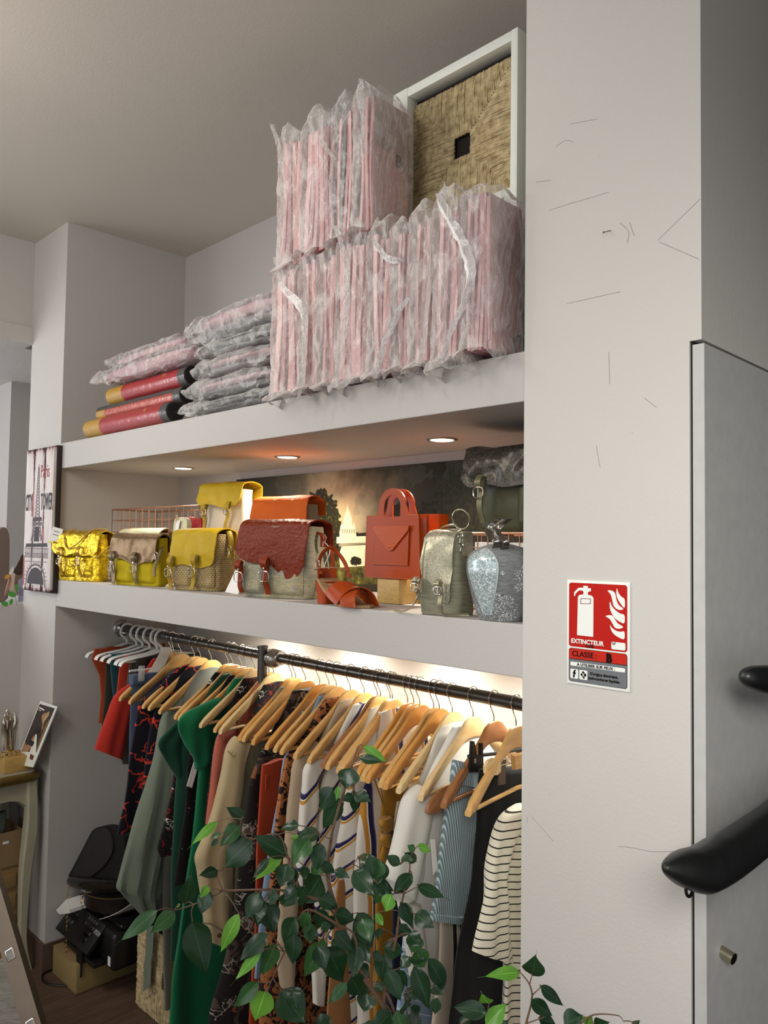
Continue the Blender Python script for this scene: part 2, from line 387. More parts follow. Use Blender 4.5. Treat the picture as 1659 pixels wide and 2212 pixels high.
sflat('extinguisher_pictogram', [Q(x, y) for x, y in ext], M_sw, 3, label='white fire extinguisher symbol')
b = bmesh.new()
for a_, b_, c_, d_ in ((384,430,572,440),(384,518,572,528),(384,430,394,528),(562,430,572,530)):
    prism(b, [S(*Q(x, y), 4) for x, y in ((a_,b_),(c_,b_),(c_,d_),(a_,d_))], (0, 0.0003, 0))
obj('label_outline', b, plain('sign_maroon', '7a2226', 0.4), sg, smooth=False)
fl = [[(1035,245),(1060,320),(1110,390),(1170,440),(1170,590),(1110,530),(1050,430),(1025,330)],
 [(872,288),(930,285),(985,310),(1015,370),(1030,450),(1070,540),(1150,610),(1110,630),(1050,620),(985,560),(955,450),(930,360)],
 [(917,482),(950,560),(1010,630),(1090,690),(1170,725),(1170,862),(1100,845),(1010,780),(940,670),(915,570)],
 [(845,748),(880,728),(935,725),(975,745),(1010,800),(1060,870),(1148,925),(1125,955),(1070,965),(1010,945),(965,870),(915,790)],
 [(922,900),(960,950),(1030,1000),(1100,1018),(1172,1018),(1172,1145),(1100,1130),(1010,1075),(950,1000)]]
for f in fl: sflat('flame_symbol', [Q(x, y) for x, y in [tuple(p)[:2] for p in smooth_path([(a, b2, 0) for a, b2 in f], 3, closed=True)]], M_sw, 3)
def stext(s, u, v, h, m, bold=0.0, k=3, sx=1.0, name='lettering', par=None):
    bm = text_bm(s, h*1.38, 0.0002, bold, sx=sx); place(bm, frame_m(S(u, v, k), (1, 0, 0), (0, 0, 1))); return obj(name, bm, m, par or sg, smooth=False)
stext('EXTINCTEUR', 0.075, 0.605, 0.0082, M_sw, 0.00035, 3, 0.98)
stext('CO2', 0.315, 0.634, 0.0058, M_sb, 0.0003, 3, 1.0)
stext('N°', 0.74, 0.585, 0.0050, M_sb, 0.0001, 4, 0.9)
stext('CLASSE :', 0.09, 0.730, 0.0100, M_sb, 0.0002, 3, 0.98)
stext('B', 0.645, 0.747, 0.0145, M_sb, 0.0013, 3, 0.95)
stext('A UTILISER SUR FEUX :', 0.175, 0.8195, 0.0054, M_sb, 0.0002, 4, 1.02)
stext("D'origine électrique,", 0.385, 0.890, 0.0050, M_sb, 0.0002, 3, 0.97)
stext('hydrocarbures liquides.', 0.355, 0.932, 0.0050, M_sb, 0.0002, 3, 0.97)
ic = sflat('electric_icon', rrect(0.065, 0.855, 0.195, 0.945, 0.018), M_sw, 3)
sflat('lightning_bolt', [(0.135,0.860),(0.10,0.898),(0.122,0.900),(0.112,0.920),(0.098,0.918),(0.125,0.940),(0.145,0.922),(0.130,0.921),(0.165,0.888),(0.142,0.886),(0.160,0.862)], M_sb, 4)
sflat('liquid_icon', rrect(0.215, 0.855, 0.345, 0.945, 0.018), M_sw, 3)
sflat('canister_symbol', [(0.275,0.862),(0.335,0.895),(0.290,0.938),(0.232,0.900)], M_sb, 4)
b = bmesh.new()
for a_, b_ in (((0.262,0.880),(0.305,0.922)),((0.302,0.882),(0.262,0.918))):
    tube(b, [S(a_[0], a_[1], 5.5), S(b_[0], b_[1], 5.5)], 0.0006, 4)
obj('canister_cross', b, M_sw, sg)
# ================= side wall details, handrails
M_rail = plain('black_rubbed_rail', '1c1e1d', 0.38, ns=30, var=0.25, bs=0.15, bscale=60)
XH = -0.47
HPX = [(1437, 1876, 3), (1443, 1875, 13), (1458, 1875, 24), (1480, 1876, 34), (1519, 1877, 43), (1555, 1858, 43), (1590, 1837, 40), (1659, 1787, 36), (1760, 1714, 35), (1900, 1612, 34)]
hp = [atx(x, y, XH) for x, y, _ in HPX]; hrr = [r*(p-CAM).length/FPX for (_, _, r), p in zip(HPX, hp)]
hr = thing('handrail', 'worn black stair handrail end reaching in front of the column edge', 'handrail', hp[0])
hpp = smooth_path(hp, 6); rr_ = []
for i in range(len(hpp)):
    f = i/6; k = min(int(f), len(hrr)-1); k2 = min(k+1, len(hrr)-1); rr_.append(hrr[k]+(hrr[k2]-hrr[k])*(f-k))
b = tube(bmesh.new(), hpp, rr_, 24)
obj('rail', b, M_rail, hr)
lp = atx(1490, 1915, XH)
obj('ring_loop', ntube([lp+Vector((0, 0.012*math.cos(a), 0.013*math.sin(a))) for a in [i*PI/10 for i in range(20)]]+[lp+Vector((0, 0.012, 0))], 0.0022, 8, cap=False), plain('black_iron', '1a1a1a', 0.5, 0.6), hr)
h2 = thing('handrail', 'rounded end of the higher black handrail at the right edge of the view', 'handrail', atx(1615, 1470, XH))
pp = [atx(1608, 1462, XH), atx(1622, 1463, XH), atx(1659, 1468, XH), atx(1720, 1472, XH), atx(1850, 1470, XH)]
q_ = smooth_path(pp, 8)
obj('rail', ntube(q_, [0.001+0.022*min(1, (i/15))**0.5 for i in range(len(q_))], 20), M_rail, h2)
ds = atx(1553, 2052, X2)
dt = thing('door_stop', 'small brushed metal stop screwed into the grey side panel', 'door stop', ds)
n1 = ds+Vector((0.026, -0.004, -0.004))
obj('cylinder_body', ntube([ds, ds+(n1-ds)*0.99, n1], [0.0095, 0.0095, 0.0085], 20), plain('brushed_nickel', 'b9b39c', 0.25, 1.0), dt)
obj('wall_plate', ntube([ds, ds+Vector((0.002, 0, 0))], 0.0125, 20), plain('old_plaster', 'cfcbc9', 0.8), dt)
for k_, (x_, y_, w_, h_) in enumerate(((1551, 2016, 5, 16), (1546, 2074, 4, 10), (1538, 1686, 9, 2))):
    c_ = atx(x_, y_, X2); o = obj('scuff_mark', nbox((X2+0.0001, c_.y-w_*0.0006, c_.z-h_*0.0006), (X2+0.0003, c_.y+w_*0.0006, c_.z+h_*0.0006)), plain('scuff_grey', '5f5b58', 0.9, ns=400, var=0.6)); o['kind'] = 'structure'; o.name = 'trim_7'
hm = atx(1606, 1092, X2)
o = obj('filler_patch', nbox((X2+0.0001, hm.y-0.014, hm.z-0.006), (X2+0.0009, hm.y+0.012, hm.z+0.005)), plain('chipped_dark', '5d4f47', 0.9, ns=200, var=0.6)); tag(o, 'small dark chipped patch on the grey panel face right of the column', 'patch')
# ================= upper shelf: framed woven seat, wrapped packets, rolls
sc.cycles.transparent_max_bounces = 32
M_white = plain('white_lacquer', 'e4e6dd', 0.4, var=0.03)
def ropemat(name, a, b):
    t = NT(name); n = t.noise(60, 3); t.set(t.ramp(n, [(0.3, a), (0.7, b)]), 0.75, 0, 0.3)
    t.bump(t.noise(420, 2), 0.8, 0.002); return t.m
M_rope = ropemat('seagrass_rope', '9c8660', 'd8c69c')
def rope_panel(o, ex, ey, W, H, hole, pitch, parent, name='woven_panel', rad=None):
    """ropes in four wedges around a small open centre; o = lower left corner"""
    ex = Vector(ex); ey = Vector(ey); nz = ex.cross(ey); b = bmesh.new(); o = Vector(o); r = rad or pitch*0.56
    hw, hh = hole[0]/2, hole[1]/2; cx, cy = W/2, H/2; q = random.Random(5)
    def strand(p, s):
        k = max(2, int((s-p).length/0.035)); pts = []
        for i in range(k+1):
            t = i/k; c = p+(s-p)*t; e = min(t, 1-t)*(s-p).length
            z = 0.004*q.uniform(0.5, 1.2)+(-0.004 if e < 0.006 else 0)
            d = (s-p).normalized(); side = d.cross(nz)
            pts.append(c+nz*z+side*q.uniform(-0.0006, 0.0006))
        tube(b, pts, [r*q.uniform(0.88, 1.08) for _ in pts], 6)
    n = int(W/pitch)
    for i in range(n):   # vertical strands, top and bottom wedges
        x = (i+0.5)*pitch; f = abs(x-cx)
        lim = hh if f <= hw else hh+(f-hw)/(cx-hw)*(cy-hh)
        if cy-lim > 0.004:
            strand(o+ex*x+ey*(cy+lim), o+ex*x+ey*H); strand(o+ex*x+ey*0, o+ex*x+ey*(cy-lim))
    n = int(H/pitch)
    for i in range(n):
        y = (i+0.5)*pitch; f = abs(y-cy)
        lim = hw if f <= hh else hw+(f-hh)/(cy-hh)*(cx-hw)
        if cx-lim > 0.004:
            strand(o+ey*y, o+ey*y+ex*(cx-lim)); strand(o+ey*y+ex*(cx+lim), o+ey*y+ex*W)
    return obj(name, b, M_rope, parent)
YF = 0.12
fl_, fr_ = aty(848, 300, YF).x, aty(1117, 300, YF).x; il, ir = aty(879, 300, YF).x, aty(1102, 300, YF).x
zt = aty(1118, 57, YF).z; zc_ = aty(980, 312, YF+0.01).z; zi = aty(1103, 88, YF).z
fr = thing('woven_display_frame', 'white framed stool top with woven seagrass and a square hole, standing on the upper shelf', 'stool', ((fl_+fr_)/2, YF+0.02, Z1))
obj('side_rail', nbox((fl_, YF, Z1), (il, YF+0.045, zt), 0.002), M_white, fr)
obj('side_rail', nbox((ir, YF, Z1), (fr_, YF+0.045, zt), 0.002), M_white, fr)
obj('top_rail', nbox((il-0.0005, YF+0.0005, zi), (ir+0.0005, YF+0.0445, zt-0.0005), 0.002), M_white, fr)
zb = 2*zc_-zi+0.01
obj('cross_rail', nbox((il-0.0005, YF+0.0005, zb-0.04), (ir+0.0005, YF+0.0445, zb), 0.002), M_white, fr)
rope_panel((il+0.001, YF+0.026, zb+0.002), (1, 0, 0), (0, 0, 1), ir-il-0.002, zi-zb-0.02, (0.050, 0.052), 0.0052, fr)
obj('dark_backing', nbox((il, YF+0.038, zb), (ir, YF+0.043, zi)), plain('dark_backing', '1d1510', 0.9), fr)
# plastic film
def film(name, milky=0.3, crease=0.5, tint='f2ece8', cs=30):
    t = NT(name); s = t.b
    vv = t.scl(t.co(), (1, 1, 0.45)); n = t.noise(cs, 3, 0.5, dist=1.0, vec=vv); rid = t.math('SUBTRACT', 1.0, t.math('MULTIPLY', t.math('ABSOLUTE', t.math('SUBTRACT', n, 0.5)), 9.0))
    rid = t.math('MAXIMUM', rid, 0.0)
    n2 = t.noise(cs*2.2, 2, 0.5, dist=1.5, vec=vv); rid2 = t.math('MAXIMUM', t.math('SUBTRACT', 1.0, t.math('MULTIPLY', t.math('ABSOLUTE', t.math('SUBTRACT', n2, 0.5)), 12.0)), 0.0)
    h = t.math('ADD', t.math('MULTIPLY', rid, 0.7), t.math('ADD', t.math('MULTIPLY', rid2, 0.4), n))
    t.set(tint, 0.25, 0, 0.6); t.bump(h, 0.6, 0.005)
    s.inputs['Transmission Weight'].default_value = 0.0
    fac = t.math('ADD', milky, t.math('MULTIPLY', t.math('ADD', rid, t.math('MULTIPLY', rid2, 0.5)), crease))
    fr_ = t.n('ShaderNodeFresnel'); fr_.inputs[0].default_value = 1.35
    fac = t.math('MINIMUM', t.math('ADD', fac, t.math('MULTIPLY', fr_.outputs[0], 0.6)), 0.92)
    tr = t.n('ShaderNodeBsdfTransparent'); mx = t.n('ShaderNodeMixShader'); t.l(fac, mx.inputs[0]); t.l(tr.outputs[0], mx.inputs[1]); t.l(s.outputs[0], mx.inputs[2])
    t.l(mx.outputs[0], t.out.inputs['Surface']); return t.m
M_film = film('milky_polythene', 0.13, 0.22, 'fffaf6', 15); M_film2 = film('clear_cellophane', 0.04, 0.25, 'ffffff', 30); M_film3 = film('grey_polythene', 0.12, 0.2, 'f2efec', 14)
M_pink = [plain('pink_card', c, 0.6, ns=8, var=0.06) for c in ('cf9c9c', 'd6a5a4', 'c79394', 'dcb0ae')]
M_pinkd = plain('deep_pink_card', 'b08286', 0.6, ns=8)
M_cord = plain('grey_cord', '7d7c78', 0.8, ns=300, var=0.3)
def sleeve(x0, x1, y0, y1, z0, z1, seed, fin=0.04, finx=-0.02, foot=0.02, lean=0.0, m=None, parent=None):
    b = bmesh.new(); nr, n = 46, 56; rings = []
    for i in range(nr+1):
        t = i/nr; z = z0-foot+(z1-z0+foot+fin)*t
        top = max(0, (z-z1)/max(fin, 1e-4)); bot = max(0, (z0-z)/max(foot, 1e-4))
        cx = (x0+x1)/2+lean*(z-z0)+finx*top; cy = (y0+y1)/2-0.012*bot
        hx = (x1-x0)/2*(1.0+0.25*bot)*(1-0.75*top)+0.003; hy = (y1-y0)/2*(1+0.15*bot)*(1-0.35*top)+0.005
        if i == 0: hx *= 0.8
        ring = []
        for k in range(n):
            a = 2*PI*k/n; c, s = math.cos(a), math.sin(a); e = 0.45
            px = math.copysign(abs(c)**e, c)*hx; py = math.copysign(abs(s)**e, s)*hy
            q = Vector((cx+px, cy+py, z)); d = Vector((px, py, 0)).normalized()
            f = N3((q.x*3.2, q.y*3.2, q.z), 22, seed); g = N3((q.x, q.y, q.z*0.3), 34, seed+3)
            q += d*(0.004+0.006*abs(f)*1.6+0.004*g); q.x += 0.006*N3(q, 14, seed+9)*(1+top*1.5)
            q.z += (0.014*N3((q.x, q.y, 0), 30, seed+5)*(0.3+1.6*top+1.5*bot))
            ring.append(b.verts.new(q))
        rings.append(ring)
    ring_faces(b, rings, cap=False)
    return obj('plastic_sleeve', b, m or M_film, parent)
def panel(x, th, y0, y1, z0, z1, seed, m, parent, lean=0.0, name='folded_bag'):
    b = bmesh.new()
    def fn(u, v):
        y = y0+(y1-y0)*u; z = z0+(z1-z0)*v
        return (x+lean*(z-z0)+0.0025*math.sin(v*5+seed)+0.0015*math.sin(u*7+seed*2), y+0.003*math.sin(v*3+seed), z)
    sheet(b, fn, 6, 14, th); return obj(name, b, m, parent)
def packet(px0, px1, pytop, pybot, label, seed, y0=-0.055, d=0.125, z0=None, fin=0.04, finx=-0.015, foot=0.015, n=4, lean=0.0, m=None, grey=False, group='pink bags wrapped in clear plastic'):
    yy = y0+0.01
    x0 = aty(px0, (pytop+pybot)/2, yy).x; x1 = aty(px1, (pytop+pybot)/2, yy).x; zt_ = aty((px0+px1)/2, pytop, yy).z
    z0 = Z1+0.003 if z0 is None else z0
    t = thing('wrapped_packet', label, 'packet', ((x0+x1)/2, y0+d/2, z0), group)
    w_ = (x1-x0)-0.012; q = random.Random(seed)
    for k in range(n):
        xx = x0+0.012+w_*(k+0.5)/n
        panel(xx, w_/n*0.8, y0+0.008+q.uniform(0, 0.012), y0+d-0.012, z0+0.004+q.uniform(0, 0.006), zt_-q.uniform(0.0, 0.02), seed+k, M_pink[q.randrange(4)] if k % 3 != 1 or n < 4 else (M_pinkd if not grey else M_cord), t, lean)
    sleeve(x0, x1, y0, y0+d, z0+0.004, zt_, seed*1.37, fin, finx, foot, lean, m, t)
    return t, x0, x1, zt_
# lower row, left to right
row = [(592, 652, 585, 862, 'leftmost standing pink packet of the lower row, film flaring over the shelf edge', 0.05, -0.03, 0.03),
 (654, 690, 560, 850, 'slim pink packet, second from the left in the lower row of standing packets', 0.02, 0.0, 0.015),
 (690, 728, 552, 842, 'slim pink packet, third from the left in the lower row, darker lines between its bags', 0.015, 0.0, 0.015),
 (730, 800, 520, 832, 'broad milky packet in the lower row below the shiny cellophane one', 0.045, -0.02, 0.03),
 (802, 848, 500, 818, 'crumpled packet in the lower row, its film twisted to a white crease', 0.04, -0.01, 0.025),
 (850, 888, 492, 806, 'narrow pink packet in the lower row just left of the woven frame', 0.02, 0.0, 0.02),
 (890, 938, 470, 796, 'pink packet in the lower row in front of the left rail of the woven frame', 0.035, 0.0, 0.02),
 (940, 1000, 445, 785, 'pink packet with a big white film fold, second from the right in the lower row', 0.05, -0.01, 0.04)]
ztop = []; LOW = []; UP = []
for i, (a, b_, yt, yb, lab, fin, fx, ft) in enumerate(row):
    pt_, xa, xb, zt_ = packet(a, b_, yt, yb, lab, 11+i*7, fin=fin, finx=fx, foot=ft, n=4 if b_-a < 50 else 5, y0=-0.052 if i > 6 else -0.047)
    ztop.append((xa, xb, zt_)); LOW.append(pt_)
t_, xa, xb, zt_ = packet(1002, 1062, 415, 760, 'rightmost standing pink packet, broad flat pink face beside the white frame', 97, y0=-0.05, d=0.135, fin=0.012, finx=0.0, foot=0.012, n=6)
obj('face_card', nbox((xb-0.010, -0.038, Z1+0.025), (xb-0.006, 0.07, zt_-0.01), 0.001), plain('mauve_pink_card', 'c9a2a4', 0.55, ns=6), t_)
b = bmesh.new()
for k in range(5):
    c = Vector((xb-0.004, 0.045+0.002*k, Z1+0.027)); r = 0.008+0.0035*k
    tube(b, [c+Vector((0.004*k-0.01, r*math.cos(a), r*math.sin(a))) for a in [j*PI/8 for j in range(17)]], 0.0032, 6, cap=False)
obj('cord_handle', b, M_cord, t_, label='grey rope handle')
# upper row stands on the lower one
def topz(x0, x1): return max([z for a, b_, z in ztop if b_ > x0 and a < x1]+[Z1])
rowu = [(607, 652, 300, 545, 'leftmost of the plastic-wrapped pink packets in the upper row, film corner pointing up left', 0.05, -0.04, 4, None),
 (656, 722, 268, 520, 'wide milky packet, second from the left in the upper row', 0.045, -0.02, 6, None),
 (724, 766, 236, 490, 'shiny cellophane-wrapped packet with dark lines in the upper row', 0.045, -0.01, 5, M_film2)]
for i, (a, b_, yt, yb, lab, fin, fx, n, m) in enumerate(rowu):
    x0 = aty(a, 400, -0.037).x; x1 = aty(b_, 400, -0.037).x
    pt_, _, _, _ = packet(a, b_, yt, yb, lab, 131+i*5, z0=topz(x0, x1)+0.006, fin=fin, finx=fx, foot=0.004, n=n, m=m, grey=(i == 2), y0=-0.047); UP.append(pt_)
x0 = aty(775, 400, -0.037).x; x1 = aty(806, 400, -0.037).x
t_, xa, xb, zt_ = packet(770, 806, 212, 470, 'tall pink packet with the letters By, topmost and rightmost of the upper row', 163, z0=topz(x0, x1)+0.006, fin=0.05, finx=-0.02, foot=0.004, n=4, y0=-0.047, d=0.14)
fz = topz(x0, x1)+0.012
obj('face_card', nbox((xb-0.003, -0.036, fz), (xb+0.001, 0.082, zt_-0.006), 0.001), plain('pale_mauve_card', 'b89c9e', 0.5, ns=6), t_)
obj('pink_face_pocket', nbox((xb+0.0011, -0.034, fz), (xb+0.0018, 0.080, fz+0.2), 0.0004), M_pink[3], t_)
bt = text_bm('By', 0.042, 0.0004); place(bt, frame_m(Vector((xb+0.0040, 0.034, zt_-0.150)), (0, 1, 0), (0, 0, 1))); obj('lettering', bt, plain('grey_print', '4f4448', 0.6), t_, smooth=False)
UP.append(t_)
M_fold = film('white_film_fold', 0.42, 0.3, 'fffdfa', 20)
def filmfold(par, pts, w, seed):
    P = smooth_path([aty(x, y, -0.072-0.004*math.sin(i*2+seed)) for i, (x, y) in enumerate(pts)], 6); n = len(P)
    def fn(u, v):
        f = v*(n-1); i = min(int(f), n-2); p = P[i]+(P[i+1]-P[i])*(f-i); d = (P[i+1]-P[i]).normalized(); s_ = d.cross(Vector((0, 1, 0))).normalized()
        ww = w/FPX*1.6*(0.25+0.75*math.sin(PI*min(1, v*0.9+0.1)))*(1+0.5*N3(p, 30, seed)); q_ = (u-0.5)*ww
        return p+s_*q_+Vector((0, 0.010*abs(u-0.5)*2+0.006*N3(p+s_*q_, 60, seed), 0))
    b = bmesh.new(); sheet(b, fn, 8, 46, 0); obj('film_fold', b, M_fold, par)
for par, pts, w_ in ((LOW[7], [(940, 418), (965, 470), (992, 520), (1010, 580), (1000, 640), (975, 700), (948, 775)], 26), (LOW[3], [(720, 488), (740, 560), (744, 640), (736, 720), (724, 815)], 20),
    (LOW[4], [(800, 515), (830, 555), (868, 560)], 16), (LOW[4], [(876, 640), (842, 700), (818, 760), (806, 815)], 20), (LOW[0], [(588, 555), (606, 620), (648, 672), (652, 780), (640, 862)], 22),
    (LOW[5], [(880, 480), (893, 560), (884, 660)], 12), (UP[1], [(692, 236), (690, 300), (722, 345)], 14), (UP[0], [(584, 268), (600, 330), (605, 400), (608, 480)], 16), (UP[3], [(774, 168), (778, 230), (782, 330)], 14),
    (LOW[6], [(930, 470), (925, 560), (915, 700), (900, 790)], 12), (LOW[1], [(655, 600), (652, 700), (650, 830)], 10)):
    filmfold(par, pts, w_, len(pts)+w_)
# flat soft packs
def pillow(b, x0, x1, y0, y1, z0, z1, seed, amp=0.006, e=0.5, n=40, m=14, s=16, ears=0.0):
    rings = []
    for i in range(m+1):
        t = i/m; ph = -PI/2+PI*t; r = max(0.02, math.cos(ph))**0.35; z = (z0+z1)/2+(z1-z0)/2*math.sin(ph)
        ring = []
        for k in range(n):
            a = 2*PI*k/n; c, sn = math.cos(a), math.sin(a); ear = 1+ears*max(0, abs(c*sn)*2-0.75)*4*(math.cos(ph)**2)
            p = Vector(((x0+x1)/2+math.copysign(abs(c)**e, c)*(x1-x0)/2*r*ear, (y0+y1)/2+math.copysign(abs(sn)**e, sn)*(y1-y0)/2*r*ear, z))
            f = N3((p.x, p.y, p.z*1.6), s, seed); g = N3(p, s*2.7, seed+4)
            p.z += amp*(f*1.2+g*0.5)*(0.3+0.7*r); p.y += amp*g; p.x += amp*f*0.8
            ring.append(b.verts.new(p))
        rings.append(ring)
    ring_faces(b, rings); return b
M_greyf = [fabric('grey_soft_goods', '8b8a88', 300, 0.5), fabric('pinkish_soft_goods', 'b99598', 300, 0.5)]
def softpack(px0, px1, zb_, h, label, seed, y0=-0.01, d=0.26, pink=False, two=True, name='wrapped_pack', group='flat wrapped packs stacked on the upper shelf'):
    ym = y0+0.02; zz = zb_+h/2
    def xat(px):
        lo = aty(px, 800, ym); return lo.x
    x0, x1 = xat(px0), xat(px1)
    t = thing(name, label, 'packet', ((x0+x1)/2, y0+d/2, zb_), group)
    b = bmesh.new()
    if two:
        pillow(b, x0+0.02, x1-0.02, y0+0.02, y0+d-0.02, zb_+0.004, zb_+h*0.52, seed, 0.004); obj('folded_goods', b, M_greyf[0], t)
        b = bmesh.new(); pillow(b, x0+0.03, x1-0.025, y0+0.025, y0+d-0.02, zb_+h*0.5, zb_+h-0.006, seed+2, 0.004); obj('folded_goods', b, M_greyf[1] if pink else M_greyf[0], t)
    else:
        pillow(b, x0+0.02, x1-0.02, y0+0.02, y0+d-0.02, zb_+0.004, zb_+h-0.005, seed, 0.004); obj('folded_goods', b, M_greyf[1] if pink else M_greyf[0], t)
    b = bmesh.new(); pillow(b, x0, x1, y0, y0+d, zb_+0.001, zb_+h+0.002, seed+1, 0.015, 0.4, 72, 24, 20, ears=0.10)
    obj('plastic_wrap', b, M_film3, t); return t
zz = Z1+0.002
for i, (a, b_, h, pk, lab) in enumerate([(392, 612, 0.048, False, 'thin grey wrapped pack lying directly on the upper shelf, bottom of its stack'),
    (396, 600, 0.066, True, 'grey and pink wrapped pack, second from the bottom of its stack'),
    (420, 604, 0.066, True, 'crumpled wrapped pack, third from the bottom of its stack'),
    (424, 606, 0.052, False, 'dark grey wrapped pack under the topmost pink one')]):
    softpack(a, b_, zz, h, lab, 40+i*3, pink=pk); zz += h-0.003
t = softpack(400, 618, zz, 0.098, 'topmost pale pink wrapped pack of the stack beside the standing packets', 60, pink=True, d=0.24)
# rolls
M_red = plain('red_print', 'a3272b', 0.3, ns=30, var=0.25); M_gold = plain('gold_print', 'b88d2f', 0.35, ns=60, var=0.2); M_mat = plain('dark_rubber', '46413f', 0.8, ns=120, var=0.3, bs=0.3, bscale=300)
M_glr = glitter('red_glitter', 'a02a30', 'd88a6a', 0.3, 500)
def shrink():
    t = NT('shrink_wrap'); t.set('ffffff', 0.1, 0, 0.8); t.b.inputs['Base Color'].default_value = (0.6, 0.6, 0.6, 1); t.bump(t.noise(30, 3, 0.6, dist=1.0), 0.5, 0.004)
    tr = t.n('ShaderNodeBsdfTransparent'); gl = t.n('ShaderNodeBsdfGlossy'); gl.inputs['Roughness'].default_value = 0.12
    bn = t.b.inputs['Normal'].links[0].from_socket; t.l(bn, gl.inputs['Normal'])
    mx = t.n('ShaderNodeMixShader'); mx.inputs[0].default_value = 0.07; t.l(tr.outputs[0], mx.inputs[1]); t.l(gl.outputs[0], mx.inputs[2]); t.l(mx.outputs[0], t.out.inputs['Surface']); return t.m
M_wrap = shrink()
rolls = [((178, 925), (374, 897), 0.034, 0.020, 'bottom red and gold wrapped roll with a dark spiral end, on the shelf edge', M_red),
 ((206, 893), (400, 862), 0.029, 0.050, 'middle wrapped roll, half grey half glittery red, between the two other rolls', M_glr),
 ((227, 860), (412, 828), 0.033, 0.058, 'top red and gold wrapped roll right under the two pink packs', M_red)]
zr = Z1
for i, (a, c, r, y, lab, m) in enumerate(rolls):
    xa_ = aty(a[0], a[1], y-r).x; xb_ = aty(c[0], c[1], y-r*0.2).x; z = zr+r+0.0015; zr = z+r-0.008 if i == 0 else z+r-0.002
    xa_ = max(xa_, XL+0.05)
    t = thing('wrapped_roll', lab, 'roll', ((xa_+xb_)/2, y, z-r), 'rolls in shrink wrap on the upper shelf')
    ax = lambda x, rr, b=None, n=32: ntube([(x[0], y, z), (x[1], y, z)], rr, n)
    L = xb_-xa_
    g = 0.22 if i != 1 else 0.12
    obj('gold_end', ax((xa_+0.004, xa_+L*g), r), M_gold, t)
    obj('printed_cover', ax((xa_+L*g+0.0005, xb_-0.045), r), m, t)
    obj('dark_end', ax((xb_-0.0445, xb_), r*1.0), M_mat, t)
    if i == 1:
        bb = bmesh.new()
        for s_ in range(13):
            pass
        rings = []
        for s_ in range(2):
            rings.append([bb.verts.new((xa_+0.002+(L-0.05)*s_, y+(r+0.0012)*math.cos(q_*PI/14*0.42+PI*0.48), z+(r+0.0012)*math.sin(q_*PI/14*0.42+PI*0.48))) for q_ in range(15)])
        ring_faces(bb, rings, cap=False, closed=False); obj('grey_flap', bb, M_mat, t)
    b = bmesh.new(); pts = [(xb_+0.001, y+(0.004+(r-0.007)*k/60)*math.cos(k*0.5), z+(0.004+(r-0.007)*k/60)*math.sin(k*0.5)) for k in range(61)]
    tube(b, pts, 0.0013, 4); obj('rolled_edge', b, M_dark, t)
    for k in range(4 if i != 1 else 0):
        st = bmesh.new()
        ang = -PI/2-0.5+0.25*(k % 3); cx_ = xa_+L*(0.34+0.14*k); rr_ = r+0.0006
        pts = []
        for j in range(10):
            q_ = j*PI/5; ro = (0.010 if j % 2 == 0 else 0.0042)*(0.6+0.2*k)
            aa = ang+ro*math.sin(q_)/rr_ - 0.5; pts.append(st.verts.new((cx_+ro*math.cos(q_), y+rr_*math.cos(aa), z+rr_*math.sin(aa)*-1)))
        st.faces.new(pts); obj('star_print', st, M_gold, t)
    obj('shrink_wrap', ntube([(xa_-0.004, y, z), (xa_, y, z), (xb_+0.004, y, z)], [r*0.9, r+0.002, r+0.002], 32, cap=False), M_wrap, t)
zr += 0.004
t = softpack(205, 425, zr, 0.062, 'pink wrapped pack lying lower left on top of the three rolls', 71, y0=-0.005, d=0.15, pink=True, two=False)
t = softpack(232, 405, zr+0.061, 0.055, 'pink wrapped pack lying uppermost on the pile over the three rolls', 75, y0=0.03, d=0.16, pink=True, two=False)
# ================= lower shelf: handbags and display things
def leather(name, c, rough=0.45, bs=0.3, sc_=160, metal=0.0, var=0.12, spec=0.22):
    t = NT(name); cc = srgb(c); n = t.noise(12, 3)
    q = t.n('ShaderNodeMix'); q.data_type = 'RGBA'; t.l(n, q.inputs[0])
    q.inputs[6].default_value = (cc[0]*(1-var), cc[1]*(1-var), cc[2]*(1-var), 1); q.inputs[7].default_value = (min(1, cc[0]*(1+var)), min(1, cc[1]*(1+var)), min(1, cc[2]*(1+var)), 1)
    t.set(q.outputs[2], rough, metal, spec); v = t.vor(sc_, 'Distance'); n2 = t.noise(sc_*0.6, 3)
    t.bump(t.math('ADD', v, n2), bs, 0.002); return t.m
def foil(name, c1, c2):
    t = NT(name); n = t.noise(60, 4, 0.65, dist=0.6); v = t.vor(95, 'Distance')
    t.set(t.ramp(n, [(0.35, c1), (0.62, c2)]), 0.26, 0.75, 0.5); t.bump(t.math('ADD', t.noise(24, 4, 0.6, dist=1.5), t.math('MULTIPLY', v, 0.3)), 0.7, 0.006); return t.m
def weavem(name, c1, c2, s=170):
    t = NT(name); m = t.scl(t.co(), (s, s, s)); x, y, z = t.sep(m)
    xy = t.math('ADD', x, y)
    a = t.math('SINE', t.math('MULTIPLY', xy, 3.0)); b_ = t.math('SINE', t.math('MULTIPLY', z, 3.0)); h = t.math('MULTIPLY', a, b_)
    g = t.math('MULTIPLY', t.math('ABSOLUTE', a), t.math('ABSOLUTE', b_))
    t.set(t.ramp(t.math('MULTIPLY', t.math('POWER', g, 0.5), 1.0), [(0.15, c1), (0.75, c2)]), 0.7, 0, 0.3); t.bump(t.math('ADD', h, g), 0.7, 0.002); return t.m
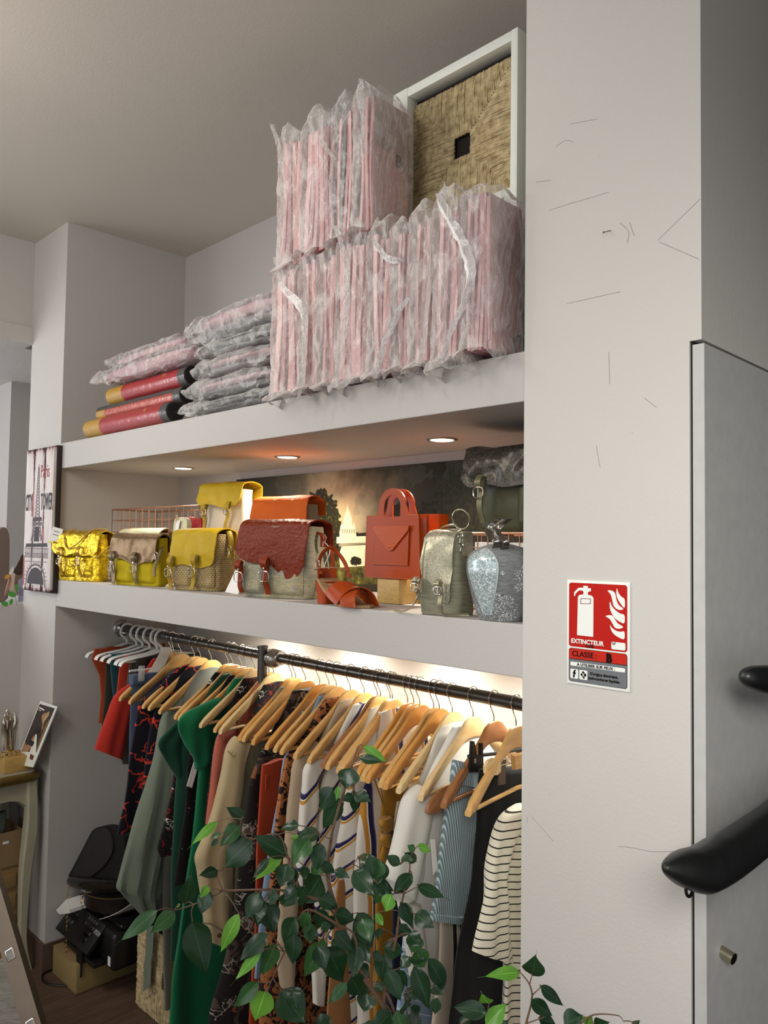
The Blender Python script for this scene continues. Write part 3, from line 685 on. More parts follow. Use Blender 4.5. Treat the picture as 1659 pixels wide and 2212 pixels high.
def linen(name, c1, c2, gold=None, s=14):
    t = NT(name); v = t.scl(t.co(), (6, 6, 60)); n = t.noise(s*0.4, 4, 0.6, v)
    col = t.ramp(n, [(0.35, c1), (0.65, c2)])
    if gold:
        k = t.vor(700, 'Color'); p = t.math('GREATER_THAN', t.sep(k)[0], 0.86); p = t.math('MULTIPLY', p, t.math('GREATER_THAN', t.noise(11, 2), 0.52))
        col = t.mix(p, col, gold)
    t.set(col, 0.75, 0, 0.3); t.bump(t.noise(700, 2), 0.5, 0.001); return t.m
M_steel = plain('buckle_steel', 'cfc9bd', 0.2, 1.0, var=0.03)
def bagbody(parent, W, D, H, m, seed=1, taper=0.06, bulge=0.06, amp=0.004, name='body', e=0.35, s=11, top=None):
    b = bmesh.new(); rings = []; nz = 26; n = 56
    for i in range(nz+1):
        t = i/nz; z = H*t
        k = 1-taper*t+bulge*math.sin(PI*min(1, t*1.1))*0.6
        if i == 0: k *= 0.965
        kd = k if top is None else k*(1-(1-top)*t)
        ring = []
        for j in range(n):
            a = 2*PI*j/n; c, sn = math.cos(a), math.sin(a)
            p = Vector((math.copysign(abs(c)**e, c)*W/2*k, math.copysign(abs(sn)**e, sn)*D/2*kd, z))
            d = Vector((p.x, p.y, 0)).normalized(); f = N3(p, s, seed); g = N3(p, s*3, seed+5)
            p += d*(amp*1.6*f+amp*0.6*g)*(0.3+min(1, t*3)*0.7)
            ring.append(b.verts.new(p))
        rings.append(ring)
    ring_faces(b, rings); return obj(name, b, m, parent)
def flap(parent, W, D, H, m, drop, seed=2, over=0.012, wav=0.02, skew=0.0, name='flap', tip=0.0, edge=None, th=0.004, amp=0.004, backdrop=0.3, lx=0.0, cut=None):
    """leather lid: up the back, over the top, down the front; skew lengthens the right side"""
    def fn(u, v):
        x = (u-0.5)*(W+2*over)
        dr = drop*H*(1+skew*(u-0.5))+wav*H*(math.sin(u*PI*3+seed)*0.5)+tip*H*math.exp(-((u-0.75)/0.2)**2)
        bl, tl, fl = backdrop*H, D, dr
        s = v*(bl+tl+fl)
        if s < bl: y, z = D/2+0.006, H-bl+s
        elif s < bl+tl: y, z = D/2-(s-bl), H+0.006+0.010*math.sin((s-bl)/tl*PI)
        else:
            q = s-bl-tl; y, z = -D/2-0.007-0.010*math.sin(min(1, q/max(fl, 1e-5))*PI*0.6), H-q
        for bx in (0,):
            pass
        r = 0.012
        p = Vector((x+(lx*(v-0.5)), y, z)); f = N3(p, 13, seed); g = N3(p, 34, seed+2)
        p.y += -amp*abs(f)*1.4-amp*0.4*g if y < D/2-0.01 else 0; p.z += amp*f*0.9; 
        # rounded lower corners
        q = min(u, 1-u)
        if q < 0.10 and v > 0.8: p.z += (1-(q/0.10))**2*0.02*(v-0.8)/0.2
        return p
    b = bmesh.new(); sheet(b, fn, 44, 44, -th); o = obj(name, b, m, parent); return o
def strap(parent, x, y, z0, z1, m, w=0.014, seed=1, lean=0.0, buckle=0.5, loop=True, bm_=None, name='strap', cy=0.006):
    q = random.Random(seed); L = z1-z0
    def fn(u, v):
        zz = z1-L*v; return Vector((x+(u-0.5)*w*(1-0.15*v)+lean*v+0.002*math.sin(v*6+seed), y-cy*math.sin(v*PI)-0.003*math.sin(v*9+seed), zz))
    b = bmesh.new(); sheet(b, fn, 3, 22, -0.003)
    if loop:
        def fl2(u, v):
            zz = z1+0.004-L*0.35*v; return Vector((x+(u-0.5)*w*1.1, y-0.006-0.012*math.sin(v*PI), zz))
        sheet(b, fl2, 3, 10, -0.003)
    s = obj(name, b, m, parent)
    zb_ = z1-L*buckle; xx = x+lean*buckle; yy = y-cy*math.sin(buckle*PI)-0.0075
    b = bmesh.new(); hw = w*0.72; hh = w*0.62
    tube(b, smooth_path([(xx-hw, yy, zb_-hh), (xx+hw, yy, zb_-hh), (xx+hw, yy-0.001, zb_+hh), (xx-hw, yy-0.001, zb_+hh)], 5, True)+[Vector((xx-hw, yy, zb_-hh))], 0.0014, 6)
    tube(b, [(xx, yy-0.001, zb_+hh), (xx, yy-0.002, zb_-hh*1.1)], 0.0011, 6)
    obj('buckle', b, bm_ or M_steel, s)
    b = bmesh.new(); c = Vector((xx, yy+0.001, zb_+hh+0.011)); tube(b, [c, c+Vector((0, -0.003, 0))], 0.0028, 10); obj('rivet', b, bm_ or M_steel, s)
    return s
def pocket(parent, x0, x1, y, z0, z1, m, seed, dep=0.012):
    def fn(u, v):
        e = min(1, min(u, 1-u)*7)*min(1, min(v, 1-v)*7); e = math.sqrt(max(0, e))
        p = Vector((x0+(x1-x0)*u, y+0.006-dep*e, z0+(z1-z0)*v)); p.y -= 0.006*e*N3(p, 26, seed); return p
    b = bmesh.new(); sheet(b, fn, 20, 20, -0.003); return obj('front_pocket', b, m, parent)
def onshelf(px, py, y): return aty(px, py, y)
def bagthing(name, label, cat, x0, x1, y0, D, z=Z3, group=None, rz=0.0):
    return thing(name, label, cat, ((x0+x1)/2, y0+D/2, z+0.001), group, rz, True), x1-x0
def pb(name, label, cat, pxL, pxR, pxS, py, y0, deg, group=None, z=Z3):
    """bag from the photo's front-left, front-right and back-right columns, turned by deg; returns thing, width, depth"""
    th = math.radians(deg); A_ = aty(pxL, py, y0); e = Vector((math.cos(th), math.sin(th), 0)); f = Vector((-math.sin(th), math.cos(th), 0))
    def hit(P, d, px):
        r_ = ray(px, py); n_ = Vector((-r_.y, r_.x, 0)); q_ = Vector((CAM.x-P.x, CAM.y-P.y, 0)); return q_.dot(n_)/d.dot(n_)
    W = hit(A_, e, pxR); B_ = A_+e*W; D = max(0.05, min(0.13, hit(B_, f, pxS)))
    c = A_+e*(W/2)+f*(D/2); return thing(name, label, cat, (c.x, c.y, z+0.001), group, th, True), W, D
def hook_strap(parent, pts, r, m, name='shoulder_strap', flat=0.35, k=6, n=8):
    return obj(name, ntube(smooth_path(pts, k), r, n, flat=flat), m, parent)
def clasp(parent, c, s=0.008, name='metal_clasp'):
    b = bmesh.new(); c = Vector(c)
    tube(b, [c+Vector((s*math.cos(a), 0, s*math.sin(a))) for a in [i*PI/6 for i in range(13)]], 0.0014, 6, cap=False)
    tube(b, [c-Vector((0, 0, s)), c-Vector((0.001, 0.001, s*2.6))], 0.0025, 8); return obj(name, b, M_steel, parent)
def tagcard(parent, c, w, h, m=None, tilt=0.2, name='price_tag', lines=True):
    c = Vector(c); b = nbox((-w/2, -0.0005, 0), (w/2, 0.0005, h)); place(b, Matrix.Translation(c)@Matrix.Rotation(0.5, 4, 'Z')@Matrix.Rotation(tilt, 4, 'Y'))
    o = obj(name, b, m or M_card, parent, smooth=False)
    if lines:
        b = bmesh.new()
        for k in range(2):
            q = nbox((-w*0.3, -0.0009, h*(0.45+0.25*k)), (w*0.25, -0.0006, h*(0.5+0.25*k))); place(q, Matrix.Translation(c)@Matrix.Rotation(0.5, 4, 'Z')@Matrix.Rotation(tilt, 4, 'Y')); merge(b, q)
        ob = obj('handwriting', b, plain('ink_grey', '6c6a6a', 0.7), o, smooth=False)
    return o
M_card = plain('white_card', 'e8e6e0', 0.6, var=0.02)
M_tan = leather('tan_leather_cord', 'b58d45', 0.5, 0.1)
G = 'satchels along the front of the lower shelf'
# 1 gold foil satchel
M_foil = foil('gold_foil_leather', 'a8840c', 'f2cf2a'); H = 0.178
t, W, D = pb('satchel', 'shiny crinkled gold satchel with two front buckles at the far left of the shelf', 'handbag', 124, 213, 240, 1200, -0.012, 14, G)
bagbody(t, W, D, H, M_foil, 3, 0.03, 0.05, 0.005)
pocket(t, -W/2+0.02, -0.004, -D/2, 0.012, 0.095, M_foil, 4); pocket(t, 0.004, W/2-0.03, -D/2, 0.012, 0.095, M_foil, 6)
flap(t, W, D, H, M_foil, 0.44, 5, over=0.012, wav=0.06, amp=0.006)
strap(t, -W*0.30, -D/2-0.018, 0.02, 0.125, plain('gold_strap', 'b08e28', 0.35, 0.6), 0.015, 2, 0.004); strap(t, W*0.17, -D/2-0.018, 0.012, 0.128, plain('gold_strap', 'b08e28', 0.35, 0.6), 0.015, 3, -0.006)
obj('top_cord', ntube(smooth_path([(-0.05, 0, H+0.02), (-0.065, -D/2-0.01, H-0.002), (-0.03, -D/2-0.024, H-0.055), (0.03, -D/2-0.024, H-0.035), (0.08, -D/2, H+0.015), (0.13, 0, H+0.018)], 8), 0.0026, 8), M_tan, t)
obj('side_cord', ntube(smooth_path([(0.125, -D/2-0.02, H-0.09), (0.15, -D/2-0.015, H-0.075), (0.175, -D/2+0.02, H-0.03), (0.17, 0.0, H-0.01)], 8), 0.0024, 8), M_tan, t)
tagcard(t, (-W/2+0.005, -D/2-0.02, H-0.03), 0.042, 0.055, tilt=0.25)
pg = nbox((-W/2-0.02, -D/2-0.03, H-0.036), (-W/2+0.015, -D/2-0.024, H-0.028), 0.001); obj('wooden_peg', pg, plain('peg', 'c9b04a', 0.5), t)
# 2 glitter flap satchel
M_mus = leather('mustard_suede', 'b09c14', 0.85, 0.15, 300, spec=0.2); M_gl2 = glitter('rose_bronze_glitter', '5d4a33', 'b08f66', 0.6, 900, 0.28); M_gstr = leather('pewter_strap', '7d6c4c', 0.4, 0.1, metal=0.3)
H = 0.165
t, W, D = pb('satchel', 'mustard yellow satchel with a brown glitter flap, second from the left', 'handbag', 246, 342, 366, 1200, 0.02, 13, G)
bagbody(t, W, D, H, M_mus, 13, 0.02, 0.06, 0.005)
pocket(t, -W/2+0.012, -0.006, -D/2-0.002, 0.010, 0.09, M_mus, 14); pocket(t, 0.002, W/2-0.015, -D/2-0.002, 0.010, 0.09, M_mus, 16)
flap(t, W-0.01, D, H, M_gl2, 0.5, 9, over=0.008, wav=0.08, amp=0.006, skew=0.15)
strap(t, -W*0.42, -D/2-0.016, -0.002+0.004, 0.115, M_gstr, 0.017, 5, 0.008); strap(t, W*0.10, -D/2-0.018, 0.004, 0.112, M_gstr, 0.017, 7, 0.006)
hook_strap(t, [(W/2-0.01, 0, H-0.02), (W/2+0.014, -0.03, H-0.05), (W/2+0.006, -0.045, H-0.10), (W/2+0.012, -0.05, H-0.13)], 0.006, M_gstr, 'side_strap')
clasp(t, (W/2+0.010, -0.045, H-0.055), 0.007)
# 2b cream bag behind it
M_cream = leather('cream_leather', 'cfc9a8', 0.6, 0.15)
D = 0.05; t, W = bagthing('pouch', 'cream leather bag showing only its rounded top behind the glitter-flap satchel', 'handbag', aty(275, 1200, 0.2).x, aty(362, 1200, 0.2).x, 0.17, D)
bagbody(t, W, D, 0.185, M_cream, 21, 0.05, 0.05, 0.003); flap(t, W, D, 0.188, M_cream, 0.35, 2, over=0.004, amp=0.003)
# 3 woven satchel
M_bask = weavem('woven_raffia', '7d6a42', 'b39e70'); M_yel = leather('mustard_leather', 'bb9c1a', 0.5, 0.2); M_ystr = leather('mustard_strap', 'a58a28', 0.5, 0.1)
H = 0.178
t, W, D = pb('satchel', 'woven raffia satchel with a smooth mustard leather flap, third from the left', 'handbag', 373, 470, 512, 1200, 0.03, 16, G)
bagbody(t, W, D, H, M_bask, 23, 0.05, 0.09, 0.006)
pocket(t, -W/2+0.01, -0.012, -D/2-0.004, 0.012, 0.095, M_bask, 24, 0.01); pocket(t, -0.006, W/2-0.012, -D/2-0.004, 0.012, 0.095, M_bask, 26, 0.01)
flap(t, W-0.02, D-0.005, H+0.004, M_yel, 0.58, 8, over=0.008, wav=0.05, amp=0.004)
strap(t, -W*0.40, -D/2-0.020, -0.0+0.003, 0.105, M_ystr, 0.016, 9, -0.010); strap(t, W*0.14, -D/2-0.022, 0.004, 0.112, M_ystr, 0.017, 11, -0.012)
hook_strap(t, [(W/2-0.03, 0.02, H+0.012), (W/2-0.004, 0.01, H+0.008), (W/2+0.014, 0.0, H-0.03), (W/2+0.02, -0.01, H-0.075)], 0.010, M_ystr, 'side_strap'); clasp(t, (W/2+0.018, -0.012, H-0.045), 0.008)
# card between 3 and 4
cp = onshelf(505, 1275, 0.09); bm_ = bmesh.new(); prism(bm_, [aty(486, 1279, 0.075), aty(514, 1284, 0.075), aty(517, 1228, 0.095), aty(511, 1226, 0.095)], (0.002, 0.002, 0))
o = obj('price_card', bm_, M_card, None, smooth=False); tag(o, 'white folded card leaning between the woven satchel and the red-flap satchel', 'card')
# 4 big satchel with ox-red flap
M_lin = linen('gold_flecked_linen', '8d8a78', 'aaa68f', 'd8bf6a'); M_ox = leather('ox_red_grained_leather', '76290f', 0.40, 0.8, 110, var=0.1); M_oxs = leather('ox_red_strap', '84300f', 0.42, 0.1)
H = 0.203
t, W, D = pb('satchel', 'largest satchel, greyish linen body under a grained brick red flap', 'handbag', 520, 668, 714, 1200, 0.02, 16, G)
bagbody(t, W, D, H-0.004, M_lin, 33, 0.03, 0.08, 0.009, s=9)
pocket(t, -W/2+0.012, -W*0.14, -D/2-0.004, 0.012, 0.095, M_lin, 34); pocket(t, -W*0.12, W/2-0.02, -D/2-0.004, 0.012, 0.095, M_lin, 36)
flap(t, W-0.02, D-0.01, H+0.002, M_ox, 0.52, 5.4, over=0.010, wav=0.07, amp=0.0035, skew=0.15, tip=0.20, lx=-0.02)
strap(t, -W*0.42, -D/2-0.022, 0.012, 0.10, M_oxs, 0.017, 13, 0.006); strap(t, -W*0.03, -D/2-0.024, 0.010, 0.11, M_oxs, 0.019, 15, 0.002)
for k in range(1):
    hook_strap(t, [(W/2-0.01, 0.0, H-0.02), (W/2+0.013, -0.008, H-0.03), (W/2+0.016, -0.012, H-0.06)], 0.009, M_oxs, 'side_tab'); clasp(t, (W/2+0.018, -0.012, H-0.035), 0.009)
    hook_strap(t, [(W/2+0.018, 0.02, H-0.055), (W/2+0.026, 0.022, H-0.085), (W/2+0.03, 0.02, H-0.13), (W/2+0.04, 0.02, H-0.15)], 0.008, M_oxs, 'shoulder_strap')
obj('white_cord', ntube(smooth_path([(W/2+0.02, -0.01, H-0.045), (W/2+0.04, -0.012, H-0.07), (W/2+0.028, -0.02, H-0.11), (W/2+0.022, -0.02, H-0.135)], 6), 0.001, 6), M_card, t)
b = nbox((W/2+0.012, -0.024, H-0.185), (W/2+0.026, -0.020, H-0.13)); obj('striped_tag', b, plain('lilac_stripes', '8d8bb4', 0.5, ns=400, var=0.5), t)
# 5 mustard backpack behind
M_lw = fabric('off_white_canvas', 'd2c5b0', 500)
H = aty(470, 1052, 0.2).z-Z3
t, W, D = pb('backpack', 'off-white backpack with a mustard flap standing behind the woven satchel', 'backpack', 442, 522, 556, 1100, 0.165, 14)
bagbody(t, W+0.005, D, H-0.012, M_lw, 43, 0.05, 0.08, 0.007); flap(t, W, D+0.01, H, M_yel, 0.20, 8, over=0.012, wav=0.03, amp=0.005, backdrop=0.15)
strap(t, -W*0.36, -D/2-0.016, H-0.155, H-0.062, M_ystr, 0.015, 17, -0.010, 0.3); strap(t, W*0.28, -D/2-0.016, H-0.155, H-0.058, M_ystr, 0.015, 19, -0.016, 0.3)
# 6 orange flap bag behind the big one
M_or = leather('orange_suede', 'c45a14', 0.75, 0.25, 220, spec=0.25); M_beig = fabric('taupe_satin', '8f836c', 400)
H = aty(600, 1080, 0.19).z-Z3
t, W, D = pb('backpack', 'taupe bag with a bright orange suede flap behind the brick red flap', 'backpack', 553, 664, 697, 1110, 0.19, 14)
bagbody(t, W-0.004, D-0.012, H-0.012, M_beig, 53, 0.02, 0.0, 0.003); flap(t, W, D, H, M_or, 0.36, 4, over=0.008, wav=0.03, amp=0.004, skew=0.3, backdrop=0.15)
# 7 wire basket left
M_cop = plain('copper_wire', 'b08064', 0.35, 0.7, var=0.05)
def wire_basket(x0, x1, y0, y1, z0, z1, label, nx, ny, nz_):
    t = thing('wire_basket', label, 'basket', ((x0+x1)/2, (y0+y1)/2, z0))
    R = 0.0020; tp = [(x0, y0), (x1, y0), (x1, y1), (x0, y1)]
    b = bmesh.new(); tube(b, smooth_path([(x, y, z1) for x, y in tp], 1, False)+[Vector((x0, y0, z1))], 0.0030, 8); obj('rim', b, M_cop, t)
    for nm, (ax, ay), (bx, by), n in (('front_wires', tp[0], tp[1], nx), ('right_wires', tp[1], tp[2], ny), ('back_wires', tp[2], tp[3], nx), ('left_wires', tp[3], tp[0], ny)):
        b = bmesh.new()
        for i in range(n+1):
            u = i/n; x = ax+(bx-ax)*u; y = ay+(by-ay)*u; tube(b, [(x, y, z0+0.003), (x, y, z1)], R*0.7, 6)
        for k in range(nz_):
            z = z0+0.003+(z1-z0)*k/nz_; tube(b, [(ax, ay, z), (bx, by, z)], R*0.7, 6)
        obj(nm, b, M_cop, t)
    b = bmesh.new()
    for i in range(1, nx):
        x = x0+(x1-x0)*i/nx; tube(b, [(x, y0, z0+0.003), (x, y1, z0+0.003)], R*0.7, 6)
    obj('bottom_wires', b, M_cop, t); return t
zbk = aty(330, 1098, 0.22).z
wire_basket(-3.045, aty(430, 1100, 0.2).x, 0.20, 0.40, Z3+0.001, zbk, 'large copper wire basket in the left corner behind the yellow satchels', 13, 5, 6)
# pouches inside it
pc = aty(388, 1180, 0.195)
b = bmesh.new(); xo = atx(380, 1180, -2.5).x
yy = 0.186
def slab(pts, y, dy, m, name, label, cat, parent=None, amp=0.002, group=None):
    bb = prism(bmesh.new(), [aty(x, z, y) for x, z in pts], (0, dy, 0), 0.0015)
    o = obj(name, bb, m, parent)
    if parent is None: tag(o, label, cat, group)
    return o
def rp(pts, k=4): return [(p.x, p.y) for p in smooth_path([(x, y, 0) for x, y in pts], k, True)]
t = thing('pouch', 'slim cream leather pouch with a peg and tag in front of the wire basket', 'pouch', (pc.x, yy, Z3))
slab(rp([(372, 1250), (374, 1160), (376, 1126), (384, 1118), (396, 1118), (403, 1124), (404, 1135), (400, 1165), (396, 1250)]), yy-0.02, 0.018, M_cream, 'body', '', '', t)
b = ntube([aty(380, 1128, yy-0.026), aty(382, 1112, yy-0.026)], 0.002, 6); tube(b, [aty(381, 1128, yy-0.026), aty(384, 1113, yy-0.026)], 0.0015, 6); obj('wooden_peg', b, plain('pale_wood_peg', 'c9b184', 0.6), t)
obj('price_tag', prism(bmesh.new(), [aty(378, 1148, yy-0.028), aty(385, 1146, yy-0.028), aty(389, 1124, yy-0.028), aty(382, 1125, yy-0.028)], (0, 0.0008, 0)), M_card, t, smooth=False)
slab(rp([(404, 1220), (404, 1125), (414, 1119), (428, 1119), (434, 1128), (434, 1220)]), 0.215, 0.02, leather('coral_pink_leather', 'c23b45', 0.5, 0.15), 'pouch', 'coral pink pouch inside the wire basket beside the mustard backpack', 'pouch')
# ---- painting-like canvas print
YC = 0.5125
def cv(x, y, k=0): return aty(x, y, YC-0.0004*k)
cx0 = aty(510, 1050, YC).x; cz1 = aty(510, 1036, YC).z; cx1 = -1.0; cz0 = Z3+0.0012
t = thing('canvas_print', 'wide canvas print of a white domed basilica under clouds, behind the bags', 'picture', ((cx0+cx1)/2, YC, cz0))
def skymat():
    m = NT('printed_clouds'); v = m.co(); x, y, z = m.sep(v)
    n = m.noise(3.2, 5, 0.6, dist=0.3); ctr = aty(720, 1080, YC)-Vector(((cx0+cx1)/2, YC, cz0))
    dx = m.math('MULTIPLY', m.math('SUBTRACT', x, ctr.x), 1.9); dz = m.math('MULTIPLY', m.math('SUBTRACT', z, ctr.z-0.07), 3.0)
    d = m.math('SQRT', m.math('ADD', m.math('MULTIPLY', dx, dx), m.math('MULTIPLY', dz, dz)))
    f = m.math('SUBTRACT', m.math('ADD', 0.92, m.math('MULTIPLY', m.math('SUBTRACT', n, 0.5), 0.9)), m.math('MULTIPLY', d, 0.80))
    col = m.ramp(f, [(0.10, '1d1c14'), (0.38, '3d392a'), (0.54, '6f6a55'), (0.68, 'ada489'), (0.86, 'd2bb92')])
    n2 = m.noise(7, 3); col = m.mix(m.math('MULTIPLY', m.math('GREATER_THAN', n2, 0.60), 0.25), col, '59635f')
    m.set(col, 0.55, 0, 0.3); m.bump(m.noise(900, 1), 0.1, 0.0005); return m.m
obj('canvas', nbox((cx0, YC, cz0), (cx1, YC+0.018, cz1), 0.001), skymat(), t)
def leafmat(name, stops, s=80):
    m = NT(name); m.set(m.ramp(m.noise(s, 4, 0.7), stops), 0.6, 0, 0.3); return m.m
M_pt = leafmat('printed_tree', [(0.38, '14150c'), (0.55, '2b2a12'), (0.72, '857b2c')]); M_pt2 = leafmat('printed_dark_tree', [(0.4, '10110c'), (0.75, '343318')])
def blot(cx, cy, rx, ry, k, m, name, seed, amp=0.18, n=90):
    pts = []
    for i in range(n):
        a = 2*PI*i/n; r = 1+amp*N3((math.cos(a)*3, math.sin(a)*3, seed), 1.6)*1.8+amp*0.8*N3((math.cos(a)*9, math.sin(a)*9, seed), 1.6)
        pts.append(cv(cx+rx*r*math.cos(a), cy+ry*r*math.sin(a), k))
    obj(name, prism(bmesh.new(), pts, (0, 0.0003, 0)), m, t, smooth=False)
blot(694, 1105, 38, 48, 1, M_pt, 'printed_tree', 1.0); blot(712, 1165, 24, 72, 1.2, M_pt, 'printed_tree', 4.0)
blot(985, 1100, 50, 78, 1, M_pt2, 'printed_dark_tree', 2.0); blot(930, 1118, 30, 36, 1.1, M_pt2, 'printed_dark_tree', 6.0); blot(875, 1105, 30, 22, 1.2, M_pt2, 'printed_dark_tree', 8.0); blot(838, 1100, 11, 20, 1.3, M_pt2, 'printed_dark_tree', 9.0)
blot(760, 1158, 45, 8, 1.4, M_pt2, 'printed_hedge', 3.0)
M_st = plain('printed_stone', 'f2ecc8', 0.6, ns=60, var=0.25); M_st2 = plain('printed_stone_shade', '8a8258', 0.6)
obj('printed_lawn', prism(bmesh.new(), [cv(x, y, 0.6) for x, y in ((690, 1185), (790, 1175), (1010, 1165), (1010, 1262), (690, 1262))], (0, 0.0003, 0)), leafmat('printed_lawn', [(0.4, '2b2810'), (0.6, '6d672c'), (0.8, 'b8ad5c')], 30), t, smooth=False)
basil = [(733,1160),(735,1138),(738,1130),(741,1137),(743,1118),(745,1112),(748,1104),(750,1096),(751,1084),(752,1096),(755,1104),(758,1113),(760,1118),(762,1137),(765,1128),(768,1140),(770,1162)]
obj('printed_basilica', prism(bmesh.new(), [cv(x, y, 2.2) for x, y in basil], (0, 0.0003, 0)), M_st, t, smooth=False)
b = bmesh.new()
for x in (740, 745, 750, 755, 760, 765): prism(b, [cv(x-0.8, 1152, 3.2), cv(x+0.8, 1152, 3.2), cv(x+0.8, 1143, 3.2), cv(x-0.8, 1143, 3.2)], (0, 0.0002, 0))
obj('printed_windows', b, M_st2, t, smooth=False)
obj('printed_terrace_wall', prism(bmesh.new(), [cv(x, y, 2.0) for x, y in ((727, 1160), (790, 1158), (790, 1172), (727, 1174))], (0, 0.0003, 0)), M_st, t, smooth=False)
obj('printed_terrace_wall', prism(bmesh.new(), [cv(x, y, 2.0) for x, y in ((738, 1180), (795, 1177), (795, 1222), (735, 1226), (732, 1200))], (0, 0.0003, 0)), M_st, t, smooth=False)
blot(768, 1212, 12, 10, 3, M_pt2, 'printed_shrub', 12.0)
# ---- sandal
M_sand = leather('orange_leather', 'a03e10', 0.30, 0.06, 300); M_sole = leather('natural_sole', 'a98b66', 0.6, 0.1)
s0 = Vector((-1.54, 0.045, Z3+0.001))
# toe points right along the shelf and slightly outwards
t = thing('block_heel_sandal', 'orange leather block-heel sandal with crossed bands between the big satchel and the tote', 'sandal', s0, rz=-0.12, local=True)
L = 0.205
def solez(u): return 0.058*(1-min(1, max(0, (u-0.12)/0.55)))**1.25*(1 if u > 0.12 else 1)+0.006
def solew(u): return 0.024+0.020*math.sin(PI*min(1, max(0, u))**0.9)*(0.6+0.6*u) if u < 0.97 else 0.02
def fn(u, v):
    w_ = solew(u)*min(1, (u*14)**0.5 if u < 0.07 else 1)*min(1, ((1-u)*10)**0.5 if u > 0.9 else 1); return Vector((u*L-0.005, (v-0.5)*2*w_, solez(u)))
b = bmesh.new(); sheet(b, fn, 36, 8, 0.006); obj('sole', b, M_sole, t)
b = bmesh.new()
for z, k in ((0.0, 0.9), (0.055, 1.05)): pass
hw = [(0.0, 0.020, 0.020), (0.02, 0.021, 0.021), (0.056, 0.025, 0.024)]
rings = []
for z, rx_, ry_ in hw:
    rings.append([b.verts.new((0.018+math.copysign(abs(math.cos(a))**0.5, math.cos(a))*rx_-0.003*z/0.05, math.copysign(abs(math.sin(a))**0.5, math.sin(a))*ry_, z)) for a in [2*PI*k/24 for k in range(24)]])
ring_faces(b, rings); obj('block_heel', b, M_sand, t)
def band(u0, u1, uw, hgt, name):
    def fn(a, c):
        v = a; u = u0+(u1-u0)*v+(c-0.5)*uw; w_ = solew(min(0.9, u))+0.003
        return Vector((u*L, -math.cos(v*PI)*w_, solez(u)-0.004+hgt*math.sin(v*PI)))
    b = bmesh.new(); sheet(b, fn, 20, 8, 0.0025); return obj(name, b, M_sand, t)
band(0.50, 0.80, 0.26, 0.044, 'cross_band'); band(0.82, 0.52, 0.24, 0.038, 'cross_band')
b = bmesh.new(); sheet(b, lambda u, v: Vector((-0.003+0.026*(1-math.cos((u-0.5)*2.4))*1.4, math.sin((u-0.5)*2.4)*0.028, 0.060+v*0.028)), 14, 4, 0.0025); obj('heel_counter', b, M_sand, t)
pts = [(0.03, -0.026, 0.075), (0.018, -0.026, 0.10), (0.022, -0.018, 0.128), (0.032, 0.0, 0.142), (0.042, 0.016, 0.128), (0.06, 0.027, 0.10), (0.075, 0.028, 0.066)]
obj('ankle_strap', ntube(smooth_path(pts, 8), 0.0055, 8, flat=0.3), M_sand, t)
obj('instep_strap', ntube(smooth_path([(0.0, -0.027, 0.085), (0.03, -0.028, 0.09), (0.055, -0.0, 0.092), (0.066, 0.024, 0.085)], 6), 0.004, 8, flat=0.3), leather('pink_lining', 'c79a84', 0.6, 0.05), t)
b = bmesh.new(); tube(b, smooth_path([(0.012, -0.031, 0.092), (0.026, -0.031, 0.092), (0.026, -0.031, 0.108), (0.012, -0.031, 0.108)], 4, True)+[Vector((0.012, -0.031, 0.092))], 0.0011, 6); obj('buckle', b, M_steel, t)
# ---- wood block and tote
M_pine = None
def pine(name, a, b_, s=1.0, ax='x'):
    m = NT(name); v = m.scl(m.co(), {'x': (3*s, 14*s, 14*s), 'y': (14*s, 3*s, 14*s), 'z': (14*s, 14*s, 2.2*s)}[ax]); n = m.noise(4, 4, 0.6, v, dist=0.8)
    r = m.math('FRACT', m.math('MULTIPLY', n, 7.0)); m.set(m.mix(m.math('MULTIPLY', r, 0.55), a, b_), 0.45, 0, 0.4); m.bump(r, 0.05, 0.0005); return m.m
M_pine = pine('pine_wood', 'c9a765', 'a8834a'); 
bx0 = aty(815, 1250, 0.17).x; bx1 = aty(862, 1250, 0.17).x
zt_ = aty(840, 1250, 0.17).z
o = obj('wood_block', nbox((bx0, 0.17, Z3+0.0008), (bx1, 0.27, zt_-0.001), 0.0015), M_pine); tag(o, 'pale wooden block under the orange tote behind the sandal', 'block')
T0 = aty(787, 1238, 0.165); T1 = aty(907, 1252, 0.165); TW = T1.x-T0.x; zb_ = zt_+0.0005
TH = aty(860, 1112, 0.165).z-zb_
t = thing('tote_bag', 'small orange leather tote with round handles and an envelope pocket, on the wood block', 'handbag', ((T0.x+T1.x)/2, 0.19, zb_))
xm = (T0.x+T1.x)/2
M_in = leather('light_orange_edge', 'd8873a', 0.6, 0.05)
